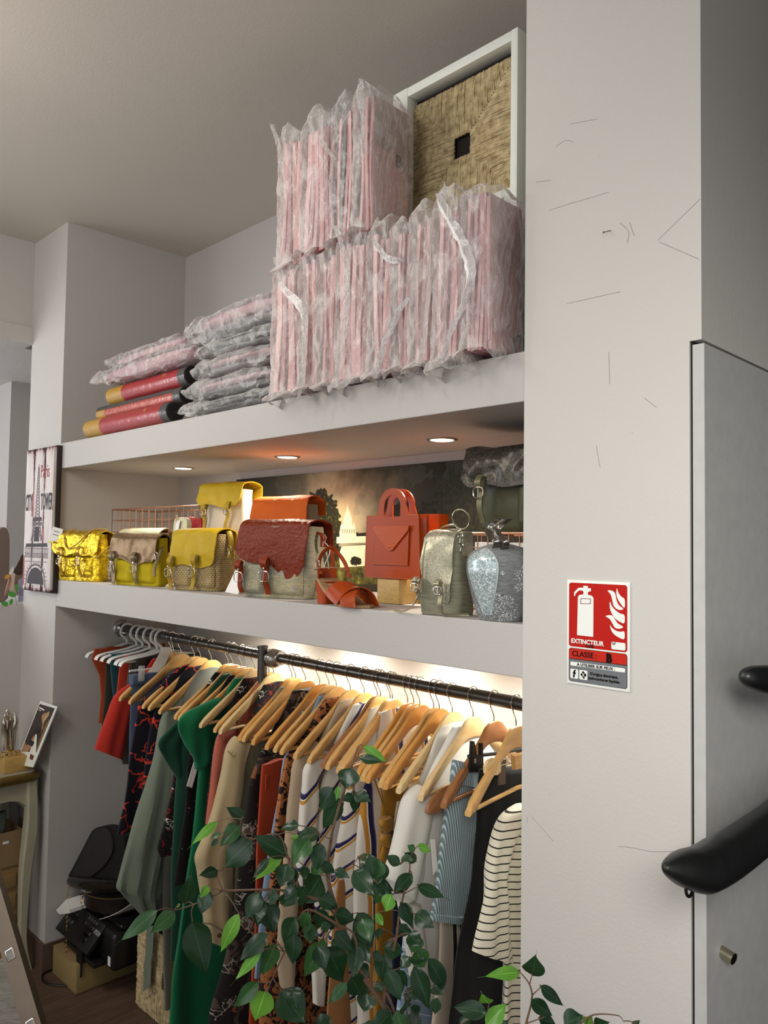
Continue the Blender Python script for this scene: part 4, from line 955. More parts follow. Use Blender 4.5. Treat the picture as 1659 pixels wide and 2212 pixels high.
def tote_panel(y, th, nm):
    out = []
    tw = TW/2*0.94
    out += [(-TW/2+0.006, 0.0), (TW/2-0.006, 0.0), (TW/2, 0.006), (tw, TH)]
    hr_ = TW*0.245; hh = TH*0.33; cz_ = TH+hh*0.42
    out += [(hr_+0.008, TH+0.001)]
    for i in range(19):
        a = PI*i/18; out.append((hr_*math.cos(a), cz_+hr_*0.95*math.sin(a)+0.0))
    out += [(-hr_-0.008, TH+0.001), (-tw, TH-0.001), (-TW/2, 0.006)]
    hi = hr_*0.60; inner = [(hi, TH-0.004)]+[(hi*math.cos(PI*i/18), cz_+hi*0.98*math.sin(PI*i/18)) for i in range(19)]+[(-hi, TH-0.004)]
    b = bmesh.new(); vo = [b.verts.new((xm+x, y, zb_+z)) for x, z in out]; vi = [b.verts.new((xm+x, y, zb_+z)) for x, z in inner]
    eo = [b.edges.new((vo[i], vo[(i+1) % len(vo)])) for i in range(len(vo))]+[b.edges.new((vi[i], vi[(i+1) % len(vi)])) for i in range(len(vi))]
    bmesh.ops.triangle_fill(b, edges=eo, use_beauty=True, use_dissolve=False)
    r = bmesh.ops.extrude_face_region(b, geom=b.faces[:]); bmesh.ops.translate(b, verts=[v for v in r['geom'] if isinstance(v, bmesh.types.BMVert)], vec=(0, th, 0))
    bmesh.ops.recalc_face_normals(b, faces=b.faces)
    return obj(nm, b, M_sand, t, smooth=False), out, inner
_, out, inner = tote_panel(0.165, 0.004, 'front_panel')
tote_panel(0.197, 0.004, 'back_panel')
b = nbox((xm-TW/2+0.003, 0.1695, zb_+0.001), (xm+TW/2-0.001, 0.1965, zb_+0.006), 0.001); obj('bottom_panel', b, M_sand, t)
def gus(u, v): return Vector((xm+TW/2-0.003-TW*0.03*v-0.012*math.sin(u*PI)*v, 0.1695+0.027*u, zb_+0.004+(TH-0.012)*v))
b = bmesh.new(); sheet(b, gus, 10, 10, 0.002); obj('side_gusset', b, M_sand, t)
def gus2(u, v): return Vector((xm-TW/2+0.003+TW*0.03*v+0.012*math.sin(u*PI)*v, 0.1695+0.027*u, zb_+0.004+(TH-0.012)*v))
b = bmesh.new(); sheet(b, gus2, 10, 10, 0.002); obj('side_gusset', b, M_sand, t)
b = bmesh.new(); P_ = [(x*0.965, z*0.985+0.0015) for x, z in out]
n_ = 0
def stitches(b, poly, y, r=0.0005, step=0.0042):
    for i in range(len(poly)-1):
        a = Vector((xm+poly[i][0], y, zb_+poly[i][1])); c = Vector((xm+poly[i+1][0], y, zb_+poly[i+1][1])); L = (c-a).length; k = max(1, int(L/step))
        for j in range(k): tube(b, [a+(c-a)*(j+0.15)/k, a+(c-a)*(j+0.75)/k], r, 4)
stitches(b, P_, 0.1645); stitches(b, [(x*TW, z*TH*1.05) for x, z in ((-0.29, 0.73), (-0.32, 0.22), (0.30, 0.22), (0.32, 0.73))], 0.1598); obj('stitching', b, plain('pale_orange_thread', 'd9924f', 0.6), t)
px_ = [(-0.30, 0.60), (0.34, 0.60), (0.30, 0.22), (-0.32, 0.22)]
b = prism(bmesh.new(), [(xm+x*TW, 0.1645, zb_+z*TH*1.05) for x, z in ((-0.33, 0.20), (0.31, 0.20), (0.33, 0.76), (-0.30, 0.76))], (0, -0.004, 0), 0.001); obj('envelope_pocket', b, M_sand, t)
b = prism(bmesh.new(), [(xm+x*TW, 0.1600, zb_+z*TH*1.05) for x, z in ((-0.30, 0.79), (0.34, 0.79), (0.33, 0.72), (0.05, 0.42), (0.0, 0.41), (-0.04, 0.44), (-0.30, 0.72))], (0, -0.004, 0), 0.0008); fo = obj('pocket_flap', b, leather('orange_flap_leather', 'b04a18', 0.26, 0.06, 300), t)
c_ = Vector((xm+0.005*TW, 0.1568, zb_+0.48*TH*1.05)); b = bmesh.new(); bmesh.ops.create_icosphere(b, subdivisions=2, radius=0.0045, matrix=Matrix.Translation(c_)@Matrix.Scale(0.5, 4, (0, 1, 0))); obj('stud', b, plain('copper_stud', 'c75a30', 0.25, 0.7), fo)
# ---- orange bag behind the tote
xa = aty(915, 1130, 0.3).x; xb = aty(960, 1130, 0.3).x; zt2 = aty(940, 1112, 0.3).z
t = thing('pouch', 'bright orange leather bag with a black lined opening behind the tote', 'handbag', ((xa+xb)/2, 0.3, Z3+0.001), local=True)
bagbody(t, xb-xa, 0.05, zt2-Z3, leather('bright_orange', 'b8480f', 0.35, 0.05), 61, 0.03, 0.02, 0.002)
b = nbox((-0.03, -0.027, 0.13), (0.05, -0.0255, 0.136), 0.0005); obj('edge_binding', b, M_dark, t)
# ---- linen backpack with silver glitter flap
M_sgl = glitter('champagne_glitter', '8f8a72', 'e6e0c8', 0.5, 1100, 0.3); M_lin2 = linen('green_grey_linen', '75735f', '8f8c76'); M_sstr = leather('silver_strap', 'a09a80', 0.35, 0.1, metal=0.5)
H = 0.178
t, W, D = pb('backpack', 'small grey linen backpack with champagne glitter flap in front of the tote', 'backpack', 906, 990, 1030, 1250, 0.005, 10)
bagbody(t, W, D, H-0.008, M_lin2, 73, 0.14, 0.10, 0.007)
flap(t, W*0.66, D-0.02, H-0.008, M_sgl, 0.68, 1.0, over=0.006, wav=0.05, amp=0.007, skew=0.55, lx=-0.006, name='flap')
strap(t, -W*0.46, -D/2-0.012, 0.03, 0.078, M_sstr, 0.011, 23, 0.0, 0.4); strap(t, W*0.18, -D/2-0.022, 0.016, 0.075, M_sstr, 0.011, 25, 0.004, 0.35)
hook_strap(t, [(-W*0.44, -D/2-0.012, 0.04), (-W*0.6, -D/2-0.016, 0.015), (-W*0.95, -D/2+0.0, 0.003), (-W*1.25, -D/2+0.01, 0.0035)], 0.0042, M_sstr, 'strap_end')
hook_strap(t, [(W*0.20, -D/2-0.024, 0.03), (W*0.27, -D/2-0.022, 0.004), (W*0.45, -D/2+0.003, 0.0035), (W*0.66, -D/2+0.02, 0.0035)], 0.0042, M_sstr, 'strap_end')
hook_strap(t, [(-0.02, 0, H), (-0.012, -0.004, H+0.014), (0.02, -0.004, H+0.018), (0.03, 0, H+0.002)], 0.006, M_sstr, 'top_handle')
b = nbox((W*0.36, -D*0.28, H-0.052), (W*0.51, D*0.3, H+0.004), 0.006); obj('glitter_top_panel', b, M_sgl, t)
obj('drawstring', ntube(smooth_path([(-W*0.2, -D/2-0.022, H-0.02), (-W*0.26, -D/2-0.024, H-0.06), (-W*0.32, -D/2-0.016, 0.05)], 6), 0.0016, 6), M_sstr, t)
rc = Vector((W*0.47, -D*0.33, H+0.03)); b = bmesh.new()
for q in range(2): tube(b, [rc+Vector((0.021*math.cos(a), 0.003*q-0.006*math.sin(a), 0.021*math.sin(a))) for a in [i*PI/14 for i in range(29)]], 0.0016, 8, cap=False)
obj('ring_charm', b, plain('pale_gold', 'b8b296', 0.25, 1.0), t)
clasp(t, (W*0.47, -D*0.36, H-0.006), 0.006); clasp(t, (W*0.49, -D*0.36, H-0.026), 0.005)
# ---- silver glitter round bag
M_sil = linen('silver_lurex', '5d5f60', '8a8c8c', 'e8ecec', 30); M_seq = glitter('pale_blue_sequins', '8fa3a6', 'f0f6f4', 0.25, 450, 0.15); M_rim = plain('pale_rim', 'b9c9c4', 0.5)
t = thing('round_bag', 'silver lurex bag with a teardrop panel of pale sequins beside the column', 'handbag', (-0.972, 0.038, Z3+0.001), local=True)
b = bmesh.new(); rings = []
Hs = 0.155
for i in range(27):
    u = i/26; z = Hs*u; r = (0.046+0.030*min(1, u*1.6)**0.7)*(1 if u < 0.75 else math.sqrt(max(0.0, 1-((u-0.75)/0.262)**2))); r = max(r, 0.01)
    rings.append([b.verts.new((r*math.cos(a)*1.0, r*math.sin(a)*0.82, z)) for a in [2*PI*k/40 for k in range(40)]])
ring_faces(b, rings); obj('body', b, M_sil, t)
def surf(px, pz, off):
    u = pz/Hs; r = (0.046+0.030*min(1, u*1.6)**0.7)*(1 if u < 0.75 else math.sqrt(max(0.0, 1-((u-0.75)/0.262)**2))); r = max(r, 0.01)+off
    a = px; return Vector((r*math.cos(a), r*math.sin(a)*0.82, pz))
def drop(name, k, off, m, par):
    # teardrop: wide on top, narrow at the bottom, wrapped around the left front
    def fn(u, v):
        pz = 0.012+(0.135)*v; cen = math.radians(-96); w_ = (0.38+0.62*math.sin(min(1, v*1.02)*PI*0.62)**1.1)*k; w_ *= math.sqrt(max(0, 1-max(0, (v-0.72)/0.28)**2))
        return surf(cen+(u-0.5)*2*w_*0.52+0.10*(1-v), pz, off)
    b = bmesh.new(); sheet(b, fn, 22, 30, 0); return obj(name, b, m, par)
rm = drop('panel_rim', 1.08, 0.0012, M_rim, t); drop('sequin_panel', 0.97, 0.0024, M_seq, t)
b = bmesh.new(); sheet(b, lambda u, v: Vector((0.02+0.012*math.sin(v*7)+(u-0.5)*0.034, -0.035-0.01*math.sin(v*4)-0.004*math.cos(u*9), Hs-0.012+0.062*v)), 8, 14, 0.002); obj('knotted_ribbon', b, plain('crinkled_foil', '7c766e', 0.2, 0.9, bs=0.8, bscale=90, bd=0.004), t)
# ---- basket right, dark glitter bag on it
zr_ = 1.684
wire_basket(-1.20, -0.905, 0.175, 0.40, Z3+0.001, zr_, 'rose copper wire basket partly hidden by the column, under the dark glitter bag', 10, 5, 5)
o = obj('white_card_box', nbox((-1.17, 0.20, Z3+0.0062), (-0.93, 0.36, zr_-0.02), 0.002), M_card); tag(o, 'plain white box inside the right-hand copper wire basket', 'box')
M_dgl = glitter('dark_bronze_glitter', '2b2722', '6e665a', 0.5, 800, 0.28); M_olv = leather('olive_satin', '3f3d26', 0.4, 0.05)
t = thing('satchel', 'olive satchel with a dark glitter flap on top of the right-hand wire basket', 'handbag', (-1.035, 0.25, zr_+0.0045), group=None, local=True)
W = 0.235; D = 0.15; H = 0.19
bagbody(t, W, D, H-0.01, M_olv, 83, 0.05, 0.04, 0.005)
pocket(t, 0.01, W/2-0.004, -D/2-0.004, 0.004, 0.11, M_olv, 84, 0.016)
flap(t, W+0.01, D+0.01, H-0.002, M_dgl, 0.45, 2.5, over=0.014, wav=0.03, amp=0.012, skew=-0.1)
strap(t, -W*0.32, -D/2-0.026, 0.018, 0.125, leather('olive_strap', '6a664c', 0.4, 0.1, metal=0.3), 0.016, 27, 0.0, 0.35)
# ================= clothes rail
ZR = 1.297; YR = 0.275
M_rod = plain('dark_steel_rod', '5a5550', 0.28, 0.85, ns=30, var=0.2)
M_hookw = plain('hook_wire', 'b9b5ac', 0.2, 1.0, var=0.03)
def zr_at(x): return 1.297-(x+3.09)*0.0065
RR = 0.0162
t = thing('clothes_rail', 'long dark steel clothes rail under the lower shelf with a flange and a joint post', 'clothes rail', (-2.0, YR, 0))
obj('rod', ntube([(XL+0.004, YR, zr_at(XL)), (-2.05, YR, zr_at(-2.05)), (XR-0.001, YR, zr_at(XR))], RR, 24), M_rod, t)
b = ntube([(XL+0.0005, YR, zr_at(XL)), (XL+0.006, YR, zr_at(XL)), (XL+0.009, YR, zr_at(XL))], [0.036, 0.036, 0.03], 28); tube(b, [(XL+0.008, YR, zr_at(XL)), (XL+0.03, YR, zr_at(XL))], 0.0215, 24)
obj('wall_flange', b, M_chrome, t)
xp = aty(583, 1430, YR).x
zp = zr_at(xp)
obj('post', ntube([(xp, YR-0.03, 0.0), (xp, YR-0.03, zp+0.034)], 0.0155, 24), M_rod, t)
obj('post_collar', ntube([(xp, YR-0.03, zp+0.028), (xp, YR-0.03, zp+0.036)], 0.0175, 24), M_rod, t)
M_alu = plain('cast_clamp', 'a8a49c', 0.35, 0.9, ns=50)
b = ntube(smooth_path([(xp+0.002, YR-0.012, zp-0.03), (xp+0.012, YR-0.01, zp), (xp+0.002, YR-0.012, zp+0.012)], 3), [0.004]*7, 6)
b = bmesh.new(); tube(b, [(xp+0.012, YR, zp), (xp+0.06, YR, zp)], [0.026, 0.023], 24); bmesh.ops.create_icosphere(b, subdivisions=3, radius=0.030, matrix=Matrix.Translation((xp+0.03, YR-0.008, zp-0.004)))
obj('clamp', b, M_alu, t)
b = ntube([(xp+0.032, YR-0.036, zp+0.002), (xp+0.032, YR-0.041, zp+0.002)], 0.009, 16); tube(b, [(xp+0.032, YR-0.040, zp+0.002), (xp+0.032, YR-0.043, zp+0.002)], 0.004, 6); obj('clamp_screw', b, M_chrome, t)
# ---------------- wooden hanger
def woodm(name, a, b_):
    m = NT(name); v = m.scl(m.co(), (20, 3.5, 9)); n = m.noise(3, 4, 0.6, v, dist=0.6); m.set(m.ramp(n, [(0.3, a), (0.7, b_)]), 0.33, 0, 0.45); return m.m
M_w = [woodm('beech_hanger', 'b98a4e', 'd6ab6c'), woodm('honey_hanger', 'b57f3c', 'd39a52'), woodm('pale_hanger', 'c6a26c', 'dfc493'), woodm('brown_hanger', '7f4f2c', '9c6a40')]
def hanger_proto(flat=False):
    root = thing('wooden_hanger', 'wooden hanger', 'hanger', (0, 0, 0), local=True)
    # shoulder: path in YZ with a wide face leaning forward at the ends
    TOP = [(0, -.052), (.018, -.053), (.034, -.062), (.052, -.081), (.085, -.107), (.13, -.136), (.18, -.166), (.208, -.184), (.217, -.194)]
    BOT = [(0, -.103), (.03, -.108), (.06, -.125), (.10, -.150), (.15, -.181), (.18, -.198), (.205, -.208), (.215, -.209), (.217, -.205)]
    TP = smooth_path([(y, z, 0) for y, z in TOP], 8); BP = smooth_path([(y, z, 0) for y, z in BOT], 8)
    def ev(P, y):
        for a, c in zip(P, P[1:]):
            if c.x >= y: return a.y+(c.y-a.y)*(y-a.x)/max(1e-6, c.x-a.x)
        return P[-1].y
    b = bmesh.new(); n = 48; rings = []
    for i in range(n+1):
        s = -1+2*i/n; a = abs(s); y = s*0.2165; zt_ = ev(TP, abs(y)); zb_ = ev(BP, abs(y)); hgt = max(0.006, zt_-zb_)
        th = 0.0060+0.006*min(1, max(0, (a-0.35)/0.5)); xo = 0.024*a**2.2
        if a > 0.95: th *= 0.75
        ring = []
        for k in range(12):
            an = 2*PI*k/12; cz, cx = math.sin(an), math.cos(an)
            dz = math.copysign(abs(cz)**0.6, cz)*hgt/2; dx = math.copysign(abs(cx)**0.6, cx)*th
            ring.append(b.verts.new((xo+dx+dz*0.22*a, y, (zt_+zb_)/2+dz)))
        rings.append(ring)
    ring_faces(b, rings); body = obj('shoulder_bar', b, M_w[0], root)
    b = ntube([(0.020, -0.185, -0.198), (0.004, 0, -0.196), (0.020, 0.185, -0.198)], 0.0050, 10); obj('trouser_bar', b, M_w[0], root)
    pts = [(0, 0.0, -0.062), (0, 0.0, -0.04), (0.001, -0.012, -0.020+0.0), (0, -0.0205, 0.002)]
    pts += [(0, -0.0205*math.cos(a), 0.001+0.0205*math.sin(a)+0.0) for a in [PI*k/7 for k in range(1, 8)]]+[(0, 0.0195, -0.008)]
    obj('hook', ntube(smooth_path(pts, 4), 0.0016, 6), M_hookw, root); return root
P1 = hanger_proto(False)
used = []
def set_mat(root, i):
    for ch in root.children:
        if ch.name.startswith(('shoulder_bar', 'trouser_bar')):
            me = ch.data
            key = (me.name.split('_m')[0], i)
            if key not in _mats:
                c = me.copy(); c.materials[0] = M_w[i]; _mats[key] = c
            ch.data = _mats[key]
hook_px = [362, 382, 411, 424, 448, 484, 494, 513, 526, 542, 572, 582, 622, 630, 651, 682, 702, 718, 748, 778, 806, 813, 834, 839, 872, 885, 898, 928, 940, 968, 1013, 1058, 1106]
HX = {}
def rail_x(px):
    px = px+9
    a = 262; y = 1353+(px-255)*(1523-1353)/(1128-255); return aty(px, y, YR).x
LAB = {362: 'small wooden hanger just right of the white plastic hangers, price paper on it', 382: 'wooden hanger with a clear clip behind the navy dress', 411: 'wooden hanger of the nearer navy dress with red line flowers',
 424: 'wooden hanger of the second navy dress, right behind the sage blouse', 448: 'wooden hanger inside the sage green blouse', 484: 'wooden hanger of the black blouse with red and white flowers',
 494: 'wooden hanger close to the black flowered blouse, left of the dark green top', 513: 'wooden hanger inside the dark green top', 526: 'wooden hanger of the black dress with small coloured motifs',
 542: 'broad wooden hanger inside the bright green dress', 572: 'wooden hanger left of the rail post with a black flowered dress', 582: 'wooden hanger inside the coral sweater next to the rail post',
 622: 'wooden hanger right of the rail post, lying over the khaki trench coat', 630: 'wooden hanger tucked behind the one over the khaki coat', 651: 'wooden hanger with a strap knot at its tip, dark leaf print dress below',
 682: 'glossy wooden hanger of the orange trousers', 702: 'wooden hanger inside the light blue shirt', 718: 'wooden hanger inside the brown flowered black shirt',
 748: 'wooden hanger inside the beige glitter knit', 778: 'brown-shaded wooden hanger inside the first cream striped blouse', 806: 'dark honey wooden hanger whose tip covers the first striped blouse',
 813: 'wooden hanger directly behind the dark honey one', 834: 'wooden hanger of the second striped blouse', 839: 'wooden hanger touching the hanger of the second striped blouse',
 872: 'honey wooden hanger behind the leafy twig, with ochre ribbons', 885: 'narrow-looking wooden hanger between two honey ones', 898: 'honey wooden hanger of the navy printed dress, ribbon loop at its tip',
 928: 'wooden hanger holding white straps at its tip', 940: 'glossy honey hanger leaning over the white strap top', 968: 'pale flat-topped wooden hanger of the white lace top',
 1013: 'flat-topped wooden hanger inside the white blouse', 1058: 'dark brown rounded hanger near the column behind the striped denim skirt', 1106: 'flat wooden hanger right above the black trousers beside the column'}
for i, px in enumerate(hook_px):
    r = P1 if i == 0 else copy_tree(P1)
    x = rail_x(px); HX[px] = x
    r.location = (x, YR, zr_at(x)+RR-0.0175+0.0005); r.rotation_euler = (0, 0, 0.02+0.03*math.sin(i*0.6)); r.scale = (1, 1, 1)
    r['label'] = LAB[px]; r['group'] = 'wooden hangers on the rail'
    set_mat(r, 3 if px in (1058, 806) else (2 if px in (968, 1013, 582, 542) else (1 if px in (651, 682, 872, 898, 940, 622) else 0)))
# ---------------- garments
def mapped_uv(o):
    """u = depth along Y in metres, v = height"""
    return uvz(o, 'yz')
def uvn(m): return m.n('ShaderNodeUVMap').outputs[0]
def cloth_base(m, rough=0.85):
    m.set(None, rough, 0, 0.2); m.b.inputs['Sheen Weight'].default_value = 0.1; m.bump(m.noise(800, 2), 0.25, 0.0006)
def floralm(name, base, cols, scale=16, th=0.50, extra=None):
    m = NT(name); cloth_base(m); u = uvn(m); v1 = m.n('ShaderNodeVectorMath', operation='ADD'); nn = m.noise(14, 3, 0.6, u, 1); m.l(m.scl(nn, (0.09, 0.09, 0.09)), v1.inputs[0]); m.l(u, v1.inputs[1])
    col = srgb(base); cur = None; prev = base
    for i, (c, t_, s) in enumerate(cols):
        n = m.noise(scale*s, 3, 0.55, m.scl(u, (1+0.3*i, 1, 1)), dist=1.6); f = m.math('GREATER_THAN', n, t_); prev = m.mix(f, prev, c)
    if extra:
        vv = m.vor(scale*extra[1], 'Distance', v1.outputs[0] if extra[2] else u, 'DISTANCE_TO_EDGE'); f = m.math('LESS_THAN', vv, extra[3]); f = m.math('MULTIPLY', f, m.math('GREATER_THAN', m.noise(scale*0.7, 2, 0.5, u), extra[4])); prev = m.mix(f, prev, extra[0])
    m.set(prev); return m.m
def stripem(name, base, bands, period, axis='v', skew=0.0, wob=0.0, rough=0.8):
    """bands: list of (start, end, colour) as fractions of the period"""
    m = NT(name); cloth_base(m, rough); s = m.sep(uvn(m)); a = s[1] if axis == 'v' else s[0]; o_ = s[0] if axis == 'v' else s[1]
    q = m.math('ADD', a, m.math('MULTIPLY', o_, skew))
    if wob: q = m.math('ADD', q, m.math('MULTIPLY', m.noise(7, 2), wob))
    f = m.math('FRACT', m.math('MULTIPLY', q, 1/period)); prev = base
    for (x0, x1, c) in bands:
        g = m.math('MULTIPLY', m.math('GREATER_THAN', f, x0), m.math('LESS_THAN', f, x1)); prev = m.mix(g, prev, c)
    m.set(prev if not isinstance(prev, str) else base); return m.m
def garment(name, label, cat, x, near, m, zneck=None, yfar=0.475, th=0.016, seed=1, parts=(), group=None, top='shoulder', fold=0.006, zb_=None, n=44, slit=0.0, rows=46, x2=None, flare=0.0, hump=0.0):
    """near: traced outline [(px,py)...] of the edge towards the room, top to bottom; the cloth hangs in the plane X=x"""
    P = [atx(px, py, x) for px, py in near]; z_top = P[0].z
    x_b = x if x2 is None else x2
    t = thing(name, label, cat, (x, YR, P[-1].z), group)
    zs = [p.z for p in P]; ys = [p.y for p in P]
    def ynear(z):
        if z >= zs[0]: return ys[0]
        for i in range(len(zs)-1):
            if zs[i] >= z >= zs[i+1]:
                k = (zs[i]-z)/max(1e-5, zs[i]-zs[i+1]); return ys[i]+(ys[i+1]-ys[i])*k
        return ys[-1]
    zbot = zs[-1] if zb_ is None else zb_
    b = bmesh.new(); rings = []
    zn = (zr_at(x)-0.078) if top == 'shoulder' else z_top
    for i in range(rows+1):
        u = i/rows; z = zn-(zn-zbot)*(u**1.15)
        if top == 'shoulder' and z > z_top:
            k = min(1, (zn-z)/max(1e-4, zn-z_top)); y0 = (YR-0.055)+(ys[0]-(YR-0.055))*k**0.9; y1 = (YR+0.055)+(yfar-(YR+0.055))*k**0.9; tt = th*(0.55+0.45*k)
        else:
            y0 = ynear(z); y1 = yfar; tt = th
        y0 = min(y0, y1-0.03)
        dn = max(0, zn-z)
        ring = []
        for k in range(n):
            a = 2*PI*k/n; c, s = math.cos(a), math.sin(a); yy = (y0+y1)/2-math.copysign(abs(c)**0.75, c)*(y1-y0)/2
            xx = x+0.012*0+math.copysign(abs(s)**0.6, s)*tt
            am = fold*min(1, dn*3)
            w1 = math.sin((yy*34)+seed*1.7+1.2*math.sin(z*3+seed)); w2 = math.sin(yy*71+seed*3+z*2.0)
            xx += am*w1+am*0.5*w2+0.004*N3((yy, z, 0), 8, seed); yy += 0.006*N3((xx, yy, z*0.6), 9, seed+2)
            xx += (x_b-x)*min(1, dn/max(0.1, zn-zbot)); xx += flare*dn*math.copysign(1, s)*0.3
            ring.append(b.verts.new((xx+0.014*(1 if dn < 0.2 else 1), yy, z+0.003*w2)))
        rings.append(ring)
    ring_faces(b, rings)
    o = obj('body', b, m, t); mapped_uv(o)
    for p in parts: p(t)
    return t
def tubepart(name, L, R, x, m, seed=1, th=0.02, fold=0.003, uvs=True, flatend=True, rows=34, n=30):
    """a sleeve or leg: left and right traced silhouettes [(px,py)] met with the plane X=x"""
    def mk(par):
        A = [atx(px, py, x) for px, py in L]; B = [atx(px, py, x) for px, py in R]
        A = smooth_path(A, 6); B = smooth_path(B, 6)
        def at(P, u):
            f = u*(len(P)-1); i = min(int(f), len(P)-2); return P[i]+(P[i+1]-P[i])*(f-i)
        b = bmesh.new(); rings = []
        for i in range(rows+1):
            u = i/rows; a, c = at(A, u), at(B, u); cen = (a+c)/2; hv = (a-c)/2; ring = []
            for k in range(n):
                an = 2*PI*k/n; co, si = math.cos(an), math.sin(an); e = math.copysign(abs(si)**0.8, si)
                p = cen+hv*co+Vector((1, 0, 0))*(e*min(th, hv.length*0.9)*(1 if 0 < i else 0.6))
                w1 = math.sin(co*hv.length*110+seed+u*1.5); p.x += fold*w1*min(1, u*3)+0.003*N3(p, 14, seed)
                ring.append(b.verts.new(p))
            rings.append(ring)
        ring_faces(b, rings); o = obj(name, b, m, par)
        if uvs: mapped_uv(o)
        return o
    return mk
def extra(fn): return fn
# materials
F = fabric
m_navyred = floralm('navy_with_red_lines', '17141f', [], 10, 0.5, ('c23a2a', 1.1, True, 0.022, 0.40))
m_sage = F('sage_cotton', '6f7868', 700); m_sage2 = F('grey_sage', '6a6a60', 700)
m_blkred = floralm('black_red_white_flowers', '15120f', [('8a1e1c', 0.60, 2.2), ('2d4030', 0.66, 1.7)], 22, 0.5, ('cfcfc4', 3.0, True, 0.05, 0.56))
m_dkgreen = F('dark_green_crepe', '12402f', 600); m_green = F('bright_green_crepe', '08683f', 500, 0.35)
m_blkmulti = floralm('black_with_coloured_motifs', '100d0d', [('b9503a', 0.69, 1.6), ('56307a', 0.70, 1.3), ('3a7a63', 0.72, 1.5), ('d6cf8a', 0.73, 1.9)], 20)
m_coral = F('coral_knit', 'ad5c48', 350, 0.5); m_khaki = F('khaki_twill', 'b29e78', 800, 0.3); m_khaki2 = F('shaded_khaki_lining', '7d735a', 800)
m_tropic = floralm('dark_leaf_print', '1b1614', [('4a3a33', 0.56, 1.0), ('7a4a2c', 0.66, 0.8)], 14, 0.5, ('8a857a', 3.2, True, 0.05, 0.55))
m_orange = F('rust_orange_twill', 'a63a16', 800); m_blue = F('light_blue_chambray', '7d94ad', 900)
m_brfl = floralm('black_with_ochre_flowers', '1d1410', [('9c5f36', 0.50, 1.5), ('aa6c3f', 0.60, 3.0)], 20)
m_beige = F('beige_lurex_knit', 'a8937a', 260, 0.7); m_cream = F('cream_crepe', 'cfc9bd', 700)
NB = [(0.0, 0.10, 'b98336'), (0.10, 0.13, 'e6e0d4'), (0.13, 0.25, '231f45'), (0.25, 0.285, '57507c')]
m_st1 = stripem('cream_diagonal_stripes', 'd2ccc0', NB, 0.085, 'v', -1.1, 0.03)
m_st2 = stripem('cream_vertical_stripes', 'd2ccc0', NB, 0.11, 'u', 0.05, 0.02)
m_st3 = stripem('cream_slant_stripes', 'd2ccc0', NB, 0.07, 'v', -0.8, 0.05)
m_ochre = F('ochre_satin', '94681c', 900, 0.1, 0.4); m_navydot = floralm('navy_with_white_motifs', '191c2e', [('c9c6ba', 0.70, 3.0)], 20)
m_bluestr = stripem('sky_blue_white_stripes', '8da3bb', [(0, 0.07, 'dfe4e8')], 0.03, 'v', 0.5)
m_white = F('white_crepe', 'd6d2c8', 900, 0.2); m_denimstr = stripem('blue_grey_white_stripes', '64767c', [(0.0, 0.40, 'a9b6b6')], 0.0058, 'u', 0.10)
m_beigestr = stripem('beige_black_side_stripe', 'b7a894', [(0.0, 0.07, '15120f'), (0.14, 0.18, '15120f')], 0.16, 'u', 0.0)
m_black = F('black_wool', '0d0c0c', 700, 0.2, 0.9); m_tee = stripem('ecru_black_pinstripes', 'd4cdb8', [(0.0, 0.17, '1a1716')], 0.0165, 'v', 0.10, 0.004)
m_tee_sl = stripem('ecru_black_pinstripes_sleeve', 'd4cdb8', [(0.0, 0.17, '1a1716')], 0.0165, 'v', 0.05, 0.002)
m_denim = F('mid_blue_denim', '46536a', 500, 0.4); m_redtee = F('red_jersey', 'b02a1c', 500, 0.2); m_rust = F('rust_jersey', '9a3d18', 500); m_olive = F('dark_olive_jersey', '34322a', 500)
m_teal = F('teal_jersey', '1d4a55', 500); m_lace = F('white_lace', 'd4cec2', 180, 0.9)
H_ = lambda px: HX[px]
GR = 'clothes hanging on the rail'
garment('dress', 'navy dress with red line flowers, left-hand one of its pair', 'dress', H_(411), [(296, 1520), (285, 1580), (272, 1660), (262, 1740), (247, 1800)], m_navyred, seed=2, group=GR, parts=[
    lambda t: obj('tie_strap', ntube([atx(312, 1505, H_(411)+0.02), atx(316, 1540, H_(411)+0.02), atx(324, 1585, H_(411)+0.022)], 0.002, 6), m_redtee, t)])
garment('dress', 'navy dress with red line flowers, right-hand one beside the sage blouse', 'dress', H_(424), [(330, 1538), (318, 1580), (308, 1660), (296, 1740), (286, 1812)], m_navyred, seed=3.4, group=GR)
garment('blouse', 'sage green long-sleeved blouse with a gathered cuff and grey underlayer', 'blouse', H_(448), [(372, 1530), (362, 1600), (350, 1800), (345, 2000), (350, 2180)], m_sage2, seed=4, group=GR, parts=[
    tubepart('sleeve', [(395, 1490), (352, 1545), (332, 1640), (300, 1750), (262, 1880), (250, 1915), (262, 1930), (290, 1960), (310, 1985)], [(450, 1470), (392, 1560), (372, 1650), (362, 1760), (350, 1880), (345, 1930), (340, 1950), (332, 1975), (318, 1995)], H_(448)-0.005, m_sage, 4, 0.032, 0.007)])
garment('blouse', 'narrow black blouse with red and white flower sprigs beside the sage sleeve', 'blouse', H_(484), [(392, 1560), (378, 1600), (366, 1700), (352, 1780), (338, 1830), (344, 1850)], m_blkred, seed=5, group=GR)
garment('top', 'dark green top with a pointed drooping shoulder', 'top', H_(494), [(395, 1575), (385, 1600), (378, 1660), (372, 1750), (366, 1900), (364, 2070)], m_dkgreen, seed=6, group=GR, parts=[
    tubepart('pointed_shoulder', [(425, 1520), (362, 1578), (341, 1608), (356, 1640), (380, 1680), (384, 1705)], [(450, 1515), (440, 1560), (412, 1600), (402, 1640), (392, 1680), (388, 1706)], H_(494)+0.012, m_dkgreen, 7, 0.012)])
